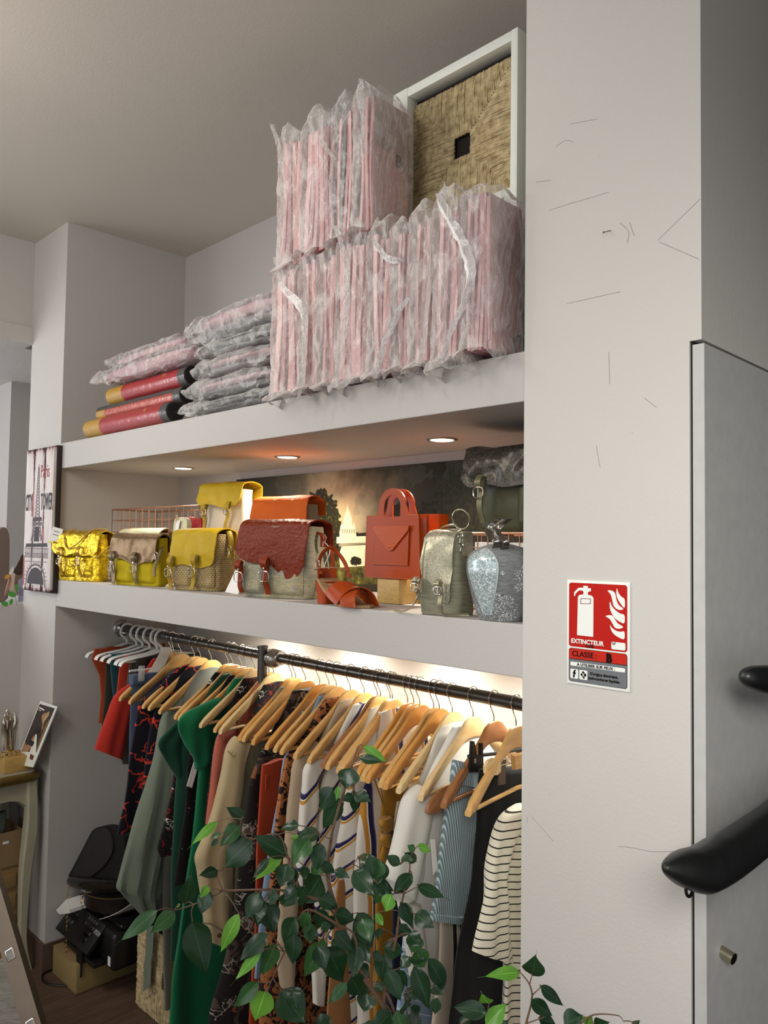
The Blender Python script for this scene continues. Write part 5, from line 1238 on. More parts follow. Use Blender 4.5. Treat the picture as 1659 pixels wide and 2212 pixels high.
garment('dress', 'black dress scattered with purple, coral and cream motifs', 'dress', H_(513), [(408, 1600), (396, 1660), (390, 1740), (378, 1850), (368, 1910)], m_blkmulti, seed=7, group=GR)
tg = thing('price_tags', 'bunch of white paper tags hanging against the black printed dress', 'tag', atx(430, 1650, H_(526)), None)
b = bmesh.new(); prism(b, [atx(x, y, H_(526)+0.004) for x, y in ((420, 1640), (425, 1642), (408, 1700), (403, 1698))], (0.002, 0, 0)); prism(b, [atx(x, y, H_(526)+0.008) for x, y in ((426, 1645), (430, 1647), (414, 1702), (410, 1700))], (0.002, 0, 0))
obj('paper', b, M_card, tg, smooth=False)
garment('dress', 'long bright green crepe dress with a wide folded shoulder', 'dress', H_(526), [(425, 1620), (424, 1660), (418, 1750), (398, 1900), (380, 2020), (364, 2120), (358, 2212)], m_green, seed=8, group=GR, th=0.02, fold=0.008, zb_=0.12, parts=[
    tubepart('folded_shoulder', [(470, 1507), (410, 1535), (384, 1563), (396, 1600), (418, 1640), (424, 1662)], [(478, 1508), (484, 1540), (486, 1580), (470, 1620), (450, 1650), (432, 1664)], H_(526)+0.020, m_green, 9, 0.016)])
garment('dress', 'black flowered dress seen between the hangers left of the rail post', 'dress', H_(542), [(470, 1570), (455, 1620), (440, 1800)], m_blkred, seed=9, group=GR)
garment('sweater', 'coral knitted sweater beside the bright green dress', 'sweater', H_(572), [(500, 1585), (480, 1640), (468, 1760), (455, 1860)], m_coral, seed=10, group=GR, th=0.02, parts=[
    tubepart('sleeve', [(500, 1553), (470, 1590), (460, 1640), (452, 1720), (445, 1780)], [(510, 1560), (508, 1610), (490, 1660), (478, 1740), (470, 1800)], H_(572)+0.012, m_coral, 11, 0.018)])
garment('dress', 'second black flowered dress directly behind the khaki trench coat', 'dress', H_(582)+0.012, [(520, 1590), (510, 1640), (500, 1900)], m_blkred, seed=12, group=GR, th=0.010)
def btn(x, y, X, par, r=0.006):
    c = atx(x, y, X); obj('button', ntube([c, c+Vector((0.004, -0.002, 0))], r, 14), plain('horn_button', '4a3726', 0.4), par)
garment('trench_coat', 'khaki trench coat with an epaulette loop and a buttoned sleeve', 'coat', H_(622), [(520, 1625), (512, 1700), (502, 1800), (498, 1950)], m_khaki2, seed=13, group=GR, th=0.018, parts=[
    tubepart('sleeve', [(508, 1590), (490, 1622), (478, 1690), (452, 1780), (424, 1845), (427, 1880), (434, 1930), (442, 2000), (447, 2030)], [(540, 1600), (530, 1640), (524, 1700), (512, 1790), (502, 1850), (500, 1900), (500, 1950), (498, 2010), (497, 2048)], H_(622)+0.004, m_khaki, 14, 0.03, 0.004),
    lambda t: obj('epaulette_loop', ntube(smooth_path([atx(492, 1622, H_(622)+0.02), atx(503, 1632, H_(622)+0.026), atx(508, 1622, H_(622)+0.022)], 4), 0.004, 8, flat=0.5), m_khaki, t),
    lambda t: obj('cuff_strap', ntube(smooth_path([atx(436, 1995, H_(622)+0.03), atx(455, 1996, H_(622)+0.036), atx(482, 2012, H_(622)+0.034)], 4), 0.0022, 8), m_khaki2, t),
    lambda t: btn(474, 2020, H_(622)+0.034, t)])
garment('dress', 'long dark dress with a grey and rust leaf print right of the khaki coat', 'dress', H_(651), [(548, 1650), (530, 1690), (516, 1800), (505, 1950), (480, 2080), (455, 2180), (446, 2240)], m_tropic, seed=15, group=GR, fold=0.009, th=0.022, zb_=0.1)
garment('trousers', 'rust orange trousers with a belt loop, a narrow strip between two printed garments', 'trousers', H_(682), [(560, 1648), (556, 1700), (548, 1800), (542, 1950), (535, 2100), (528, 2212)], m_orange, seed=16, group=GR, top='flat', th=0.012, zb_=0.1, yfar=0.42, parts=[
    lambda t: obj('belt_loop', nbox(atx(575, 1690, H_(682)+0.022)+Vector((0, -0.004, -0.02)), atx(575, 1690, H_(682)+0.022)+Vector((0.003, 0.004, 0.02)), 0.001), m_orange, t)])
garment('shirt', 'light blue chambray shirt showing its collar and a thin front edge', 'shirt', H_(702), [(640, 1600), (606, 1630), (592, 1700), (578, 1800), (560, 1980), (548, 2110)], m_blue, seed=17, group=GR, th=0.014, parts=[
    tubepart('collar', [(652, 1536), (655, 1560), (650, 1580)], [(684, 1542), (680, 1562), (664, 1590)], H_(702)-0.01, m_blue, 3, 0.01)])
garment('shirt', 'black shirt dress covered with ochre brown flowers', 'shirt', H_(718), [(655, 1585), (612, 1630), (598, 1700), (586, 1800), (568, 1950), (560, 2080), (556, 2212)], m_brfl, seed=18, group=GR, th=0.020, fold=0.006, zb_=0.12)
garment('sweater', 'beige lurex knit sweater with a narrow cuff', 'sweater', H_(748), [(680, 1610), (662, 1660), (650, 1800), (645, 1900)], m_beige, seed=19, group=GR, th=0.018, parts=[
    tubepart('sleeve', [(680, 1600), (640, 1640), (629, 1700), (620, 1800), (612, 1900), (604, 2000), (602, 2080), (610, 2135)], [(700, 1618), (668, 1660), (662, 1720), (652, 1820), (645, 1920), (640, 2010), (636, 2090), (630, 2140)], H_(748)+0.004, m_beige, 20, 0.018)])
garment('blouse', 'cream blouse with broad ochre and navy slanting stripes, leftmost of the three', 'blouse', H_(778), [(700, 1640), (684, 1700), (676, 1800), (672, 1950), (690, 2100)], m_st1, seed=21, group=GR, th=0.018, parts=[
    tubepart('sleeve', [(705, 1622), (664, 1652), (655, 1700), (647, 1780), (640, 1860), (650, 1910), (660, 1925)], [(730, 1640), (686, 1680), (684, 1720), (680, 1800), (676, 1870), (676, 1910), (680, 1925)], H_(778)+0.006, m_st1, 22, 0.02),
    tubepart('cuff', [(676, 2050), (676, 2100), (678, 2168)], [(700, 2050), (700, 2110), (698, 2172)], H_(778)+0.03, m_cream, 22, 0.014)])
garment('blouse', 'cream blouse with wavy ochre and navy stripes, middle one of the three', 'blouse', H_(806), [(748, 1662), (740, 1700), (728, 1790), (712, 1900), (706, 2050), (720, 2170)], m_st3, seed=23, group=GR, th=0.020, fold=0.009, zb_=0.2)
garment('trousers', 'plain caramel trousers behind the striped blouses', 'trousers', H_(806)+0.004, [(722, 1900), (712, 1990), (704, 2080), (698, 2212)], F('caramel_twill', '9a6a3d', 800), seed=24, group=GR, th=0.010, top='flat', zb_=0.1)
garment('blouse', 'cream blouse with straight vertical navy and ochre stripes, rightmost of the three', 'blouse', H_(834), [(800, 1672), (780, 1700), (768, 1800), (762, 1950), (764, 2100), (770, 2180)], m_st2, seed=25, group=GR, th=0.020, zb_=0.25, fold=0.007)
xo_ = H_(872)
garment('dress', 'ochre satin dress with a knotted bow and long ribbons', 'dress', xo_, [(822, 1700), (815, 1780), (806, 1900), (804, 2000), (800, 2212)], m_ochre, seed=26, group=GR, th=0.012, top='flat', zb_=0.15, yfar=0.40, parts=[
    lambda t: obj('ribbon', ntube([atx(806, 1675, xo_+0.03), atx(822, 1720, xo_+0.03), atx(838, 1772, xo_+0.03)], 0.0022, 6, flat=0.4), m_ochre, t),
    lambda t: obj('ribbon', ntube([atx(818, 1680, xo_+0.034), atx(830, 1740, xo_+0.034), atx(836, 1778, xo_+0.034)], 0.0022, 6, flat=0.4), m_ochre, t),
    tubepart('bow_knot', [(822, 1770), (818, 1782), (824, 1792), (830, 1798)], [(842, 1762), (848, 1775), (846, 1790), (838, 1800)], xo_+0.036, m_ochre, 5, 0.014),
    tubepart('bow_knot', [(824, 1802), (820, 1815), (826, 1828)], [(842, 1800), (846, 1812), (840, 1830)], xo_+0.036, m_ochre, 6, 0.012),
    tubepart('ribbon_tail', [(826, 1828), (816, 1870), (808, 1905)], [(840, 1830), (838, 1880), (832, 1910)], xo_+0.034, m_ochre, 7, 0.006)])
garment('dress', 'navy dress with tiny white motifs right of the ochre bow', 'dress', H_(898), [(860, 1725), (850, 1780), (842, 1900), (836, 2050), (815, 2212)], m_navydot, seed=28, group=GR, th=0.012, top='flat', zb_=0.12, yfar=0.45)
garment('top', 'cream strap top with black lines behind the ochre ribbons', 'top', H_(885), [(850, 1730), (840, 1800), (832, 1900)], m_beigestr, seed=29, group=GR, th=0.008, top='flat', yfar=0.42)
garment('dress', 'sky blue dress with fine white stripes low behind the leaves', 'dress', H_(928), [(888, 1760), (878, 1850), (868, 1950), (856, 2080), (848, 2212)], m_bluestr, seed=30, group=GR, th=0.014, top='flat', zb_=0.12, yfar=0.45)
garment('top', 'white lace top with a lace shoulder band', 'top', H_(968), [(905, 1655), (890, 1690), (884, 1760), (888, 1850)], m_lace, seed=31, group=GR, th=0.012)
garment('blouse', 'plain white long-sleeved blouse, the largest white garment', 'blouse', H_(1013)-0.03, [(895, 1720), (888, 1780), (885, 1900), (892, 2040), (905, 2160)], m_white, seed=32, group=GR, th=0.022, fold=0.007, parts=[
    tubepart('sleeve', [(905, 1695), (878, 1725), (862, 1790), (845, 1850), (834, 1890), (838, 1905), (852, 1935), (862, 1950)], [(935, 1720), (925, 1770), (918, 1830), (910, 1880), (900, 1910), (890, 1930), (880, 1945), (868, 1955)], H_(1013)-0.02, m_white, 33, 0.034, 0.004),
    tubepart('cuff_tail', [(862, 1950), (875, 2020), (888, 2110)], [(905, 1950), (915, 2030), (922, 2120)], H_(1013)-0.01, m_cream, 34, 0.02)])
garment('trousers', 'long beige trousers with black side stripes below the denim skirt', 'trousers', H_(1013)+0.012, [(955, 1700), (948, 1800), (940, 1950), (937, 2050), (930, 2150), (925, 2212)], m_beigestr, seed=35, group=GR, th=0.012, top='flat', zb_=0.08, yfar=0.42)
# striped denim skirt on a clip hanger
XS = H_(1058)-0.012
def skirt(name, label, cat, X, L, Rr, m, seed, th=0.018, band=None, group=GR, thick_parts=()):
    t = thing(name, label, cat, (X, 0.2, atx(L[-1][0], L[-1][1], X).z), group)
    tubepart('body', L, Rr, X, m, seed, th, 0.0015, rows=40, n=44)(t)
    for p in thick_parts: p(t)
    return t
skirt('skirt', 'pale blue denim skirt with fine white stripes clipped beside the black trousers', 'skirt', XS, [(982, 1642), (976, 1690), (966, 1740), (952, 1840), (940, 1920), (930, 1985)], [(1040, 1655), (1036, 1700), (1032, 1760), (1028, 1850), (1023, 1930), (1020, 1992)], m_denimstr, 36, thick_parts=[
    tubepart('waistband', [(981, 1641), (977, 1665), (975, 1690)], [(1041, 1655), (1039, 1680), (1036, 1702)], XS+0.003, m_denimstr, 37, 0.020, 0.001),
    tubepart('hem', [(932, 1972), (930, 1982), (930, 1987)], [(1022, 1978), (1021, 1987), (1020, 1993)], XS+0.002, m_denimstr, 37, 0.021, 0.001),
    lambda t: obj('belt_loop', ntube([atx(1001, 1652, XS+0.026), atx(1004, 1675, XS+0.027), atx(1000, 1698, XS+0.026)], 0.0035, 8, flat=0.5), m_denimstr, t)])
M_plast = plain('black_plastic', '12100f', 0.35, ns=30)
XC = XS+0.026
ch = thing('clip_hanger', 'black plastic clip hanger gripping the striped denim skirt', 'hanger', atx(1040, 1640, XC))
obj('bar', ntube([atx(1012, 1634, XC), atx(1070, 1628, XC), atx(1127, 1618, XC)], 0.0045, 8), M_plast, ch)
b = bmesh.new()
prism(b, [atx(x, y, XC+0.004) for x, y in ((1014, 1600), (1020, 1600), (1024, 1630), (1034, 1630), (1032, 1604), (1038, 1604), (1040, 1668), (1012, 1666), (1011, 1655))], (0.008, 0, 0), 0.001)
obj('clip', b, M_plast, ch)
obj('clip_spring', ntube([atx(1026, 1638, XC+0.013), atx(1026, 1648, XC+0.013)], 0.003, 8), M_steel, ch)
XB = H_(1106)-0.02
skirt('trousers', 'black trousers hanging next to the column in a wooden clamp hanger', 'trousers', XB, [(1036, 1662), (1030, 1740), (1022, 1850), (1012, 1950), (985, 2060), (968, 2212), (960, 2300)], [(1160, 1650), (1160, 1740), (1160, 1850), (1160, 1950), (1160, 2060), (1160, 2212), (1160, 2300)], m_black, 38, th=0.012)
XD = XB+0.020
ch = thing('clamp_hanger', 'pale wooden clamp hanger with steel screws over the black trousers', 'hanger', atx(1085, 1655, XD))
obj('clamp_block', prism(bmesh.new(), [atx(x, y, XD) for x, y in ((1043, 1670), (1042, 1655), (1048, 1642), (1060, 1636), (1070, 1638), (1075, 1650), (1074, 1665), (1068, 1672), (1050, 1674))], (0.012, 0, 0), 0.002), M_w[2], ch)
obj('clamp_block', prism(bmesh.new(), [atx(x, y, XD) for x, y in ((1101, 1630), (1135, 1622), (1135, 1655), (1104, 1661))], (0.012, 0, 0), 0.002), M_w[0], ch)
b = ntube([atx(1074, 1644, XD+0.006), atx(1103, 1636, XD+0.006)], 0.0018, 8); tube(b, [atx(1074, 1655, XD+0.006), atx(1103, 1648, XD+0.006)], 0.0018, 8); obj('screw_rods', b, M_steel, ch)
obj('leather_label', prism(bmesh.new(), [atx(x, y, XD+0.004) for x, y in ((1077, 1642), (1091, 1640), (1090, 1693), (1075, 1696))], (0.003, 0, 0)), plain('brown_leather_label', '4b3626', 0.6), ch)
XT = H_(1106)+0.045
t = thing('striped_tee', 'ecru tee with thin black stripes half hidden by the column', 'shirt', (XT, 0.1, 0.3), GR)
tubepart('body', [(1112, 1740), (1088, 1790), (1080, 1850), (1076, 1900), (1088, 2060), (1090, 2120), (1080, 2212), (1075, 2300)], [(1190, 1740), (1190, 1790), (1190, 1850), (1190, 1900), (1190, 2060), (1190, 2120), (1190, 2212), (1190, 2300)], XT-0.012, m_tee, 39, 0.018, 0.006, n=44)(t)
tubepart('sleeve', [(1127, 1735), (1090, 1760), (1072, 1800), (1060, 1860), (1052, 1922), (1040, 1990), (1028, 2058)], [(1150, 1745), (1118, 1800), (1096, 1850), (1084, 1910), (1092, 1960), (1098, 2020), (1103, 2078)], XT+0.004, m_tee_sl, 40, 0.022, 0.004)(t)
ht = thing('wooden_hanger', 'wooden hanger tip lying low under the white blouse hanger, brown end', 'hanger', atx(940, 1735, H_(1058)))
xh = H_(1058)-0.02
for (L_, R__, mm) in (([(985, 1690), (950, 1705), (925, 1735), (920, 1755)], [(990, 1710), (965, 1735), (945, 1755), (926, 1760)], M_w[3]),):
    tubepart('shoulder_tip', L_, R__, xh, mm, 1, 0.008, 0.0)(ht)
# ---------------- white plastic hangers with small tops at the left end
M_wp = plain('white_plastic', 'e2e2dc', 0.35, var=0.03)
def whanger(px, lab):
    x = rail_x(px)-0.004; z0_ = zr_at(x)+RR
    t = thing('plastic_hanger', lab, 'hanger', (x, YR, z0_-0.15), 'white plastic hangers at the left end of the rail')
    pts = [(x, YR+0.027*math.cos(a), z0_-0.022+0.027*math.sin(a)) for a in [PI*k/8 for k in range(9)]]
    pts += [(x, YR-0.025, z0_-0.038), (x, YR-0.002, z0_-0.058), (x, YR, z0_-0.075)]
    obj('hook', ntube(smooth_path(pts, 4), 0.0052, 8, flat=0.7), M_wp, t)
    b = ntube(smooth_path([(x, YR-0.17, z0_-0.118), (x, YR-0.15, z0_-0.100), (x, YR-0.05, z0_-0.086), (x, YR, z0_-0.076), (x, YR+0.05, z0_-0.086), (x, YR+0.15, z0_-0.100), (x, YR+0.17, z0_-0.118)], 5), 0.012, 8, flat=0.45)
    tube(b, [(x, YR-0.15, z0_-0.104), (x, YR, z0_-0.108), (x, YR+0.15, z0_-0.104)], 0.004, 8)
    obj('shoulder_bar', b, M_wp, t); return x, z0_
WL = ['white plastic hanger nearest the wall flange', 'second white plastic hanger from the wall flange', 'third white plastic hanger from the wall flange', 'fourth white plastic hanger from the wall flange, holding an orange top', 'white plastic hanger second from the wooden ones', 'white plastic hanger closest to the wooden hangers']
wx = [whanger(px, WL[i])[0] for i, px in enumerate([267, 288, 301, 316, 332, 342])]
kids = 'small tops on the white plastic hangers'
garment('top', 'rust orange sleeveless top nearest the wall under the white hangers', 'top', wx[0], [(203, 1400), (197, 1425), (212, 1455), (216, 1500), (211, 1560)], m_rust, top='flat', seed=41, group=kids, th=0.010, yfar=0.44)
garment('top', 'dark olive top second from the wall under the white hangers', 'top', wx[1], [(226, 1412), (224, 1460), (220, 1530), (216, 1580)], m_olive, top='flat', seed=42, group=kids, th=0.010, yfar=0.44)
garment('top', 'teal top with a ruffled armhole', 'top', wx[2], [(236, 1412), (234, 1440), (240, 1500), (238, 1560)], m_teal, top='flat', seed=43, group=kids, th=0.012, yfar=0.44)
garment('top', 'bright red-orange strap top behind the ruffled teal one', 'top', wx[3], [(262, 1418), (254, 1440), (250, 1480), (242, 1530)], F('vermilion_jersey', 'b5381f', 500), top='flat', seed=44, group=kids, th=0.010, yfar=0.44)
garment('top', 'grey top with pale sequins at its armhole', 'top', wx[4], [(278, 1420), (272, 1450), (266, 1500), (255, 1600), (262, 1650)], F('grey_sequin_jersey', '55534c', 200, 0.9), top='flat', seed=45, group=kids, th=0.010, yfar=0.44)
garment('top', 'glossy black embossed top under the last white hanger', 'top', wx[5], [(290, 1424), (288, 1445), (286, 1475)], plain('embossed_black_leather', '26251f', 0.35, bs=0.8, bscale=120, bd=0.003), top='flat', seed=46, group=kids, th=0.010, yfar=0.44)
xr_ = wx[5]+0.030
garment('tee_shirt', 'red short-sleeved tee left of the blue denim', 'shirt', xr_, [(282, 1485), (276, 1560), (278, 1640)], m_redtee, seed=47, group=kids, th=0.014, parts=[
    tubepart('sleeve', [(290, 1472), (250, 1500), (230, 1550), (215, 1590), (205, 1618)], [(292, 1500), (284, 1540), (276, 1580), (270, 1610), (266, 1642)], xr_+0.004, m_redtee, 48, 0.022, 0.003)])
xj = H_(362)+0.012
garment('jeans', 'blue denim jeans held by a clear clip hanger', 'jeans', xj, [(280, 1458), (279, 1500), (276, 1560), (272, 1700), (268, 1780)], m_denim, top='flat', seed=49, group=GR, th=0.012, yfar=0.36, fold=0.003, parts=[
    lambda t: obj('waistband', nbox((xj-0.004, atx(280, 1458, xj).y-0.002, atx(280, 1458, xj).z-0.032), (xj+0.0305, 0.362, atx(280, 1458, xj).z+0.002), 0.002), m_denim, t)])
M_clear = film('clear_plastic', 0.2, 0.1, 'ffffff', 20)
cl = thing('clear_clip_hanger', 'clear plastic clip hanger holding the blue denim', 'hanger', atx(305, 1440, xj))
z_ = atx(305, 1445, xj).z
obj('bar', ntube([(xj+0.02, 0.09, z_), (xj+0.02, 0.40, z_)], 0.004, 8), M_clear, cl)
b = nbox(atx(305, 1465, xj+0.033)-Vector((0, 0.012, 0.01)), atx(305, 1465, xj+0.033)+Vector((0.004, 0.012, 0.045)), 0.002); obj('clip', b, M_clear, cl)
obj('hook', ntube(smooth_path([(xj+0.02, YR, z_), (xj+0.02, YR, z_+0.03), (xj+0.02, YR-0.021, zr_at(xj)), (xj+0.02, YR, zr_at(xj)+0.0185), (xj+0.02, YR+0.02, zr_at(xj)-0.002)], 5), 0.0016, 6), M_hookw, cl)
o = obj('paper_sheet', prism(bmesh.new(), [atx(x, y, H_(382)-0.02) for x, y in ((322, 1452), (352, 1398), (372, 1398), (350, 1452))], (0.001, 0, 0)), M_card, None, smooth=False); tag(o, 'white paper price sheet tucked among the left hangers', 'paper')
o = obj('paper_tag', prism(bmesh.new(), [atx(x, y, H_(1013)+0.05) for x, y in ((930, 1814), (939, 1813), (945, 1875), (936, 1890))], (0.001, 0, 0)), M_card, None, smooth=False); tag(o, 'long white paper tag in front of the white blouse, by the denim skirt', 'tag')
# ================= plaque on the pillar
YP = -0.032
def pq(x, y, k=0): return aty(x, y, YP-0.0004*k)
M_dkw = plain('dark_stained_edge', '2b201c', 0.7, ns=30)
def plankmat():
    m = NT('distressed_whitewash'); v = m.scl(m.co(), (30, 1, 5)); n = m.noise(1.4, 6, 0.7, v)
    x, y, z = m.sep(m.co()); edge = m.math('ABSOLUTE', m.math('SUBTRACT', m.math('FRACT', m.math('MULTIPLY', m.math('ADD', x, 0.161), 9.3)), 0.5))
    f = m.math('SUBTRACT', n, m.math('MULTIPLY', m.math('POWER', m.math('MULTIPLY', edge, 2.0), 6.0), 0.28))
    zed = m.math('POWER', m.math('MULTIPLY', m.math('ABSOLUTE', z), 3.5), 12.0); f = m.math('SUBTRACT', f, m.math('MULTIPLY', zed, 0.25))
    m.set(m.ramp(f, [(0.24, '3a2427'), (0.30, '7d5558'), (0.35, 'c4b9b6'), (0.6, 'd8d2cd')]), 0.7, 0, 0.2); m.bump(f, 0.3, 0.002); return m.m
xl, xr_p = aty(54, 1100, YP).x, aty(113, 1100, YP).x; zb0, zt0 = 1.452, 2.028
t = thing('wooden_wall_plaque', 'distressed three-plank plaque with a lattice tower and the words Paris and CITY TOWER', 'wall art', ((xl+xr_p)/2, YP, (zb0+zt0)/2))
M_plk = plankmat(); wd = (xr_p-xl)/3
for k in range(3):
    obj('plank', nbox((xl+wd*k+0.001, YP, zb0+0.001*k), (xl+wd*(k+1)-0.001, YP+0.012, zt0-0.001*k), 0.0012), M_plk, t)
obj('backing_frame', nbox((xl-0.002, YP+0.0121, zb0-0.002), (xr_p+0.002, -0.0005, zt0+0.002), 0.001), M_dkw, t)
M_tw = plain('printed_mauve_grey', '6a5b62', 0.7, ns=120, var=0.25); M_twd = plain('printed_charcoal', '3c363b', 0.7, ns=90, var=0.3); M_rd = plain('printed_faded_red', 'a2565a', 0.7, ns=120, var=0.2)
cxp = (xl+xr_p)/2-0.006; HP = zt0-zb0
def tp(u, v): return Vector((cxp+u*(xr_p-xl), YP-0.0006, zb0+v*HP))
def bars(lst, r): 
    b = bmesh.new()
    for a, c in lst: tube(b, [tp(*a), tp(*c)], r, 4, flat=0.3, up=(0, 1, 0))
    return b
def hw(v):   # half width of the tower at height v (fraction of plaque)
    pts = [(0.12, 0.42), (0.28, 0.32), (0.40, 0.15), (0.52, 0.085), (0.70, 0.045), (0.84, 0.022), (0.86, 0.02)]
    for (a, wa), (c, wc) in zip(pts, pts[1:]):
        if v <= c: return wa+(wc-wa)*(v-a)/(c-a)
    return 0.02
L = []; v = 0.50
vs = [0.50+0.36*(1-(1-i/18)**1.2) for i in range(19)]
for a, c in zip(vs, vs[1:]):
    L += [((-hw(a), a), (-hw(c), c)), ((hw(a), a), (hw(c), c)), ((-hw(a), a), (hw(c), c)), ((hw(a), a), (-hw(c), c))]
obj('printed_lattice', bars(L, 0.0016), M_tw, t)
obj('printed_spire', bars([((0, 0.86), (0, 0.885)), ((-0.02, 0.86), (0.02, 0.86))], 0.0022), M_twd, t)
L = []
vs = [0.35+0.15*i/6 for i in range(7)]
for s in (-1, 1):
    for a, c in zip(vs, vs[1:]):
        L += [((s*hw(a), a), (s*hw(c), c)), ((s*(hw(a)-0.07), a), (s*(hw(c)-0.05), c)), ((s*hw(a), a), (s*(hw(c)-0.05), c)), ((s*(hw(a)-0.07), a), (s*hw(c), c))]
obj('printed_legs', bars(L, 0.0018), M_tw, t)
def pfl(name, pts, m, k=1): return obj(name, prism(bmesh.new(), [tp(u, v)+Vector((0, -0.0003*k, 0)) for u, v in pts], (0, 0.0003, 0)), m, t, smooth=False)
pfl('printed_platform', [(-0.17, 0.485), (0.17, 0.49), (0.15, 0.515), (-0.12, 0.515)], M_twd); pfl('printed_platform', [(-0.17, 0.455), (0.17, 0.46), (0.17, 0.48), (-0.17, 0.48)], M_tw)
pfl('printed_shadow', [(-0.10, 0.345), (0.09, 0.345), (0.07, 0.45), (-0.07, 0.45)], M_twd)
pfl('printed_platform', [(-0.40, 0.305), (0.40, 0.31), (0.38, 0.335), (-0.38, 0.33)], M_twd)
L = [((-0.42+0.84*i/22, 0.262), (-0.42+0.84*i/22, 0.298)) for i in range(23)]+[((-0.43, 0.262), (0.43, 0.262)), ((-0.43, 0.298), (0.43, 0.298)), ((-0.43, 0.235), (0.43, 0.235)), ((-0.40, 0.205), (0.40, 0.205))]
L += [((-0.42+0.84*i/16, 0.235), (-0.42+0.84*(i+0.5)/16, 0.262)) for i in range(16)]+[((-0.42+0.84*(i+0.5)/16, 0.262), (-0.42+0.84*(i+1)/16, 0.235)) for i in range(16)]
obj('printed_girder', bars(L, 0.0013), M_tw, t)
arch = [(-0.36, 0.03)]+[(0.33*math.cos(PI-PI*i/16), 0.08+0.105*math.sin(PI*i/16)) for i in range(17)]+[(0.36, 0.03)]
obj('printed_arch', ntube([tp(*p) for p in arch], 0.004, 6, flat=0.3, up=(0, 1, 0)), M_tw, t)
L = [((0.33*math.cos(PI*i/14), 0.08+0.105*math.sin(PI*i/14)), (0.41*math.cos(PI*i/14), 0.08+0.128*math.sin(PI*i/14))) for i in range(15)]
obj('printed_arch_ribs', bars(L, 0.0014), M_tw, t)
pfl('printed_arch_shadow', [(0.30*math.cos(PI-PI*i/12), 0.05+0.115*math.sin(PI*i/12)) for i in range(13)], M_twd, 0.5)
def ptx(s, u, v, size, m, sx, bold=0.0, nm='lettering'):
    bm = text_bm(s, size, 0.0002, bold, sx=sx); place(bm, frame_m(tp(u, v)+Vector((0, -0.0004, 0)), (1, 0, 0), (0, 0, 1))); return obj(nm, bm, m, t, smooth=False)
ptx('Paris', 0.07, 0.790, 0.075, M_rd, 0.62); ptx('CITY', -0.455, 0.565, 0.095, M_twd, 0.34, 0.001); ptx('TOWER', 0.11, 0.565, 0.095, M_twd, 0.34, 0.001)
for (a, c, d, e) in ((-0.22, 0.52, -0.17, 0.70), (0.20, 0.34, 0.25, 0.45), (-0.47, 0.03, -0.42, 0.25)): pfl('printed_red_wear', [(a, c), (d, c+0.01), (d-0.005, e), (a+0.01, e-0.02)], M_rd, 0.4)
# ================= window display bits at far left
zs = 1.384
t = thing('handbag', 'taupe handbag with an open flap standing on the bright window ledge', 'handbag', atx(38, 1270, -3.50))
XW = -3.50
def wslab(name, pts, X, dx, m, par, bev=0.002): return obj(name, prism(bmesh.new(), [atx(x, y, X) for x, y in pts], (dx, 0, 0), bev), m, par)
M_tp = leather('taupe_leather', '8b7565', 0.55, 0.1); M_tpd = leather('dark_taupe_lining', '4f4038', 0.7, 0.1)
XW = -3.54
wslab('body', rp([(26, 1236), (44, 1236), (42, 1282), (32, 1284), (22, 1270)], 3), XW, 0.05, M_tp, t); wslab('flap', rp([(28, 1236), (40, 1215), (46, 1199), (51, 1200), (50, 1225), (44, 1240)], 3), XW+0.052, 0.006, M_tpd, t)
wslab('strap', rp([(18, 1252), (22, 1240), (24, 1258), (14, 1280), (9, 1285)], 3), XW+0.06, 0.006, leather('pink_tan_leather', 'b08873', 0.5, 0.1), t)
obj('price_tag', prism(bmesh.new(), [atx(x, y, XW+0.068) for x, y in ((19, 1238), (28, 1222), (30, 1232), (23, 1246))], (0.001, 0, 0)), M_card, t, smooth=False)
o = wslab('wooden_clip', rp([(9, 1249), (14, 1240), (19, 1242), (24, 1240), (22, 1247), (14, 1252)], 2), XW+0.072, 0.004, plain('yellow_tan_wood', 'd09a4e', 0.5), t)
# brown rounded bag at the very edge
t = thing('handbag', 'rounded brown handbag cut off by the left edge on the window ledge', 'handbag', atx(5, 1290, -3.62))
wslab('body', rp([(-22, 1290), (-20, 1170), (-8, 1142), (4, 1142), (10, 1165), (9, 1230), (7, 1290)], 3), -3.66, 0.06, leather('mushroom_leather', '7f6d63', 0.6, 0.1), t, 0.004)
t = thing('display_card', 'pale lilac card with faint writing leaning by the plaque on the window ledge', 'card', atx(44, 1290, -3.46))
wslab('card', [(40, 1252), (53, 1246), (54, 1298), (39, 1300)], -3.452, 0.001, plain('lilac_card', 'a5a4bd', 0.6, ns=200, var=0.1), t, 0)
obj('writing', ntube([atx(42, 1284, -3.4505), atx(52, 1286, -3.4505)], 0.0008, 4), plain('ink_grey', '6c6a6a', 0.7), t)
M_lf = plain('clover_green', '4f9a3a', 0.45, ns=30, var=0.2)
t = thing('potted_shamrock', 'small green clover-leaved plant on the window ledge', 'plant', atx(33, 1300, -3.44))
def leaf_disc(cx, cy, rx, ry, X, par, ang=0):
    pts = [(cx+rx*math.cos(a)*math.cos(ang)-ry*math.sin(a)*math.sin(ang), cy+rx*math.cos(a)*math.sin(ang)+ry*math.sin(a)*math.cos(ang)) for a in [2*PI*i/16 for i in range(16)]]
    obj('leaf', prism(bmesh.new(), [atx(x, y, X) for x, y in pts], (0.0012, 0, 0)), M_lf, par)
leaf_disc(26, 1284, 9, 6, -3.43, t, 0.3); leaf_disc(36, 1270, 4, 8, -3.432, t, 0.1); leaf_disc(10, 1304, 8, 5, -3.42, t, 0.2); leaf_disc(24, 1300, 4, 7, -3.425, t, 0.3)
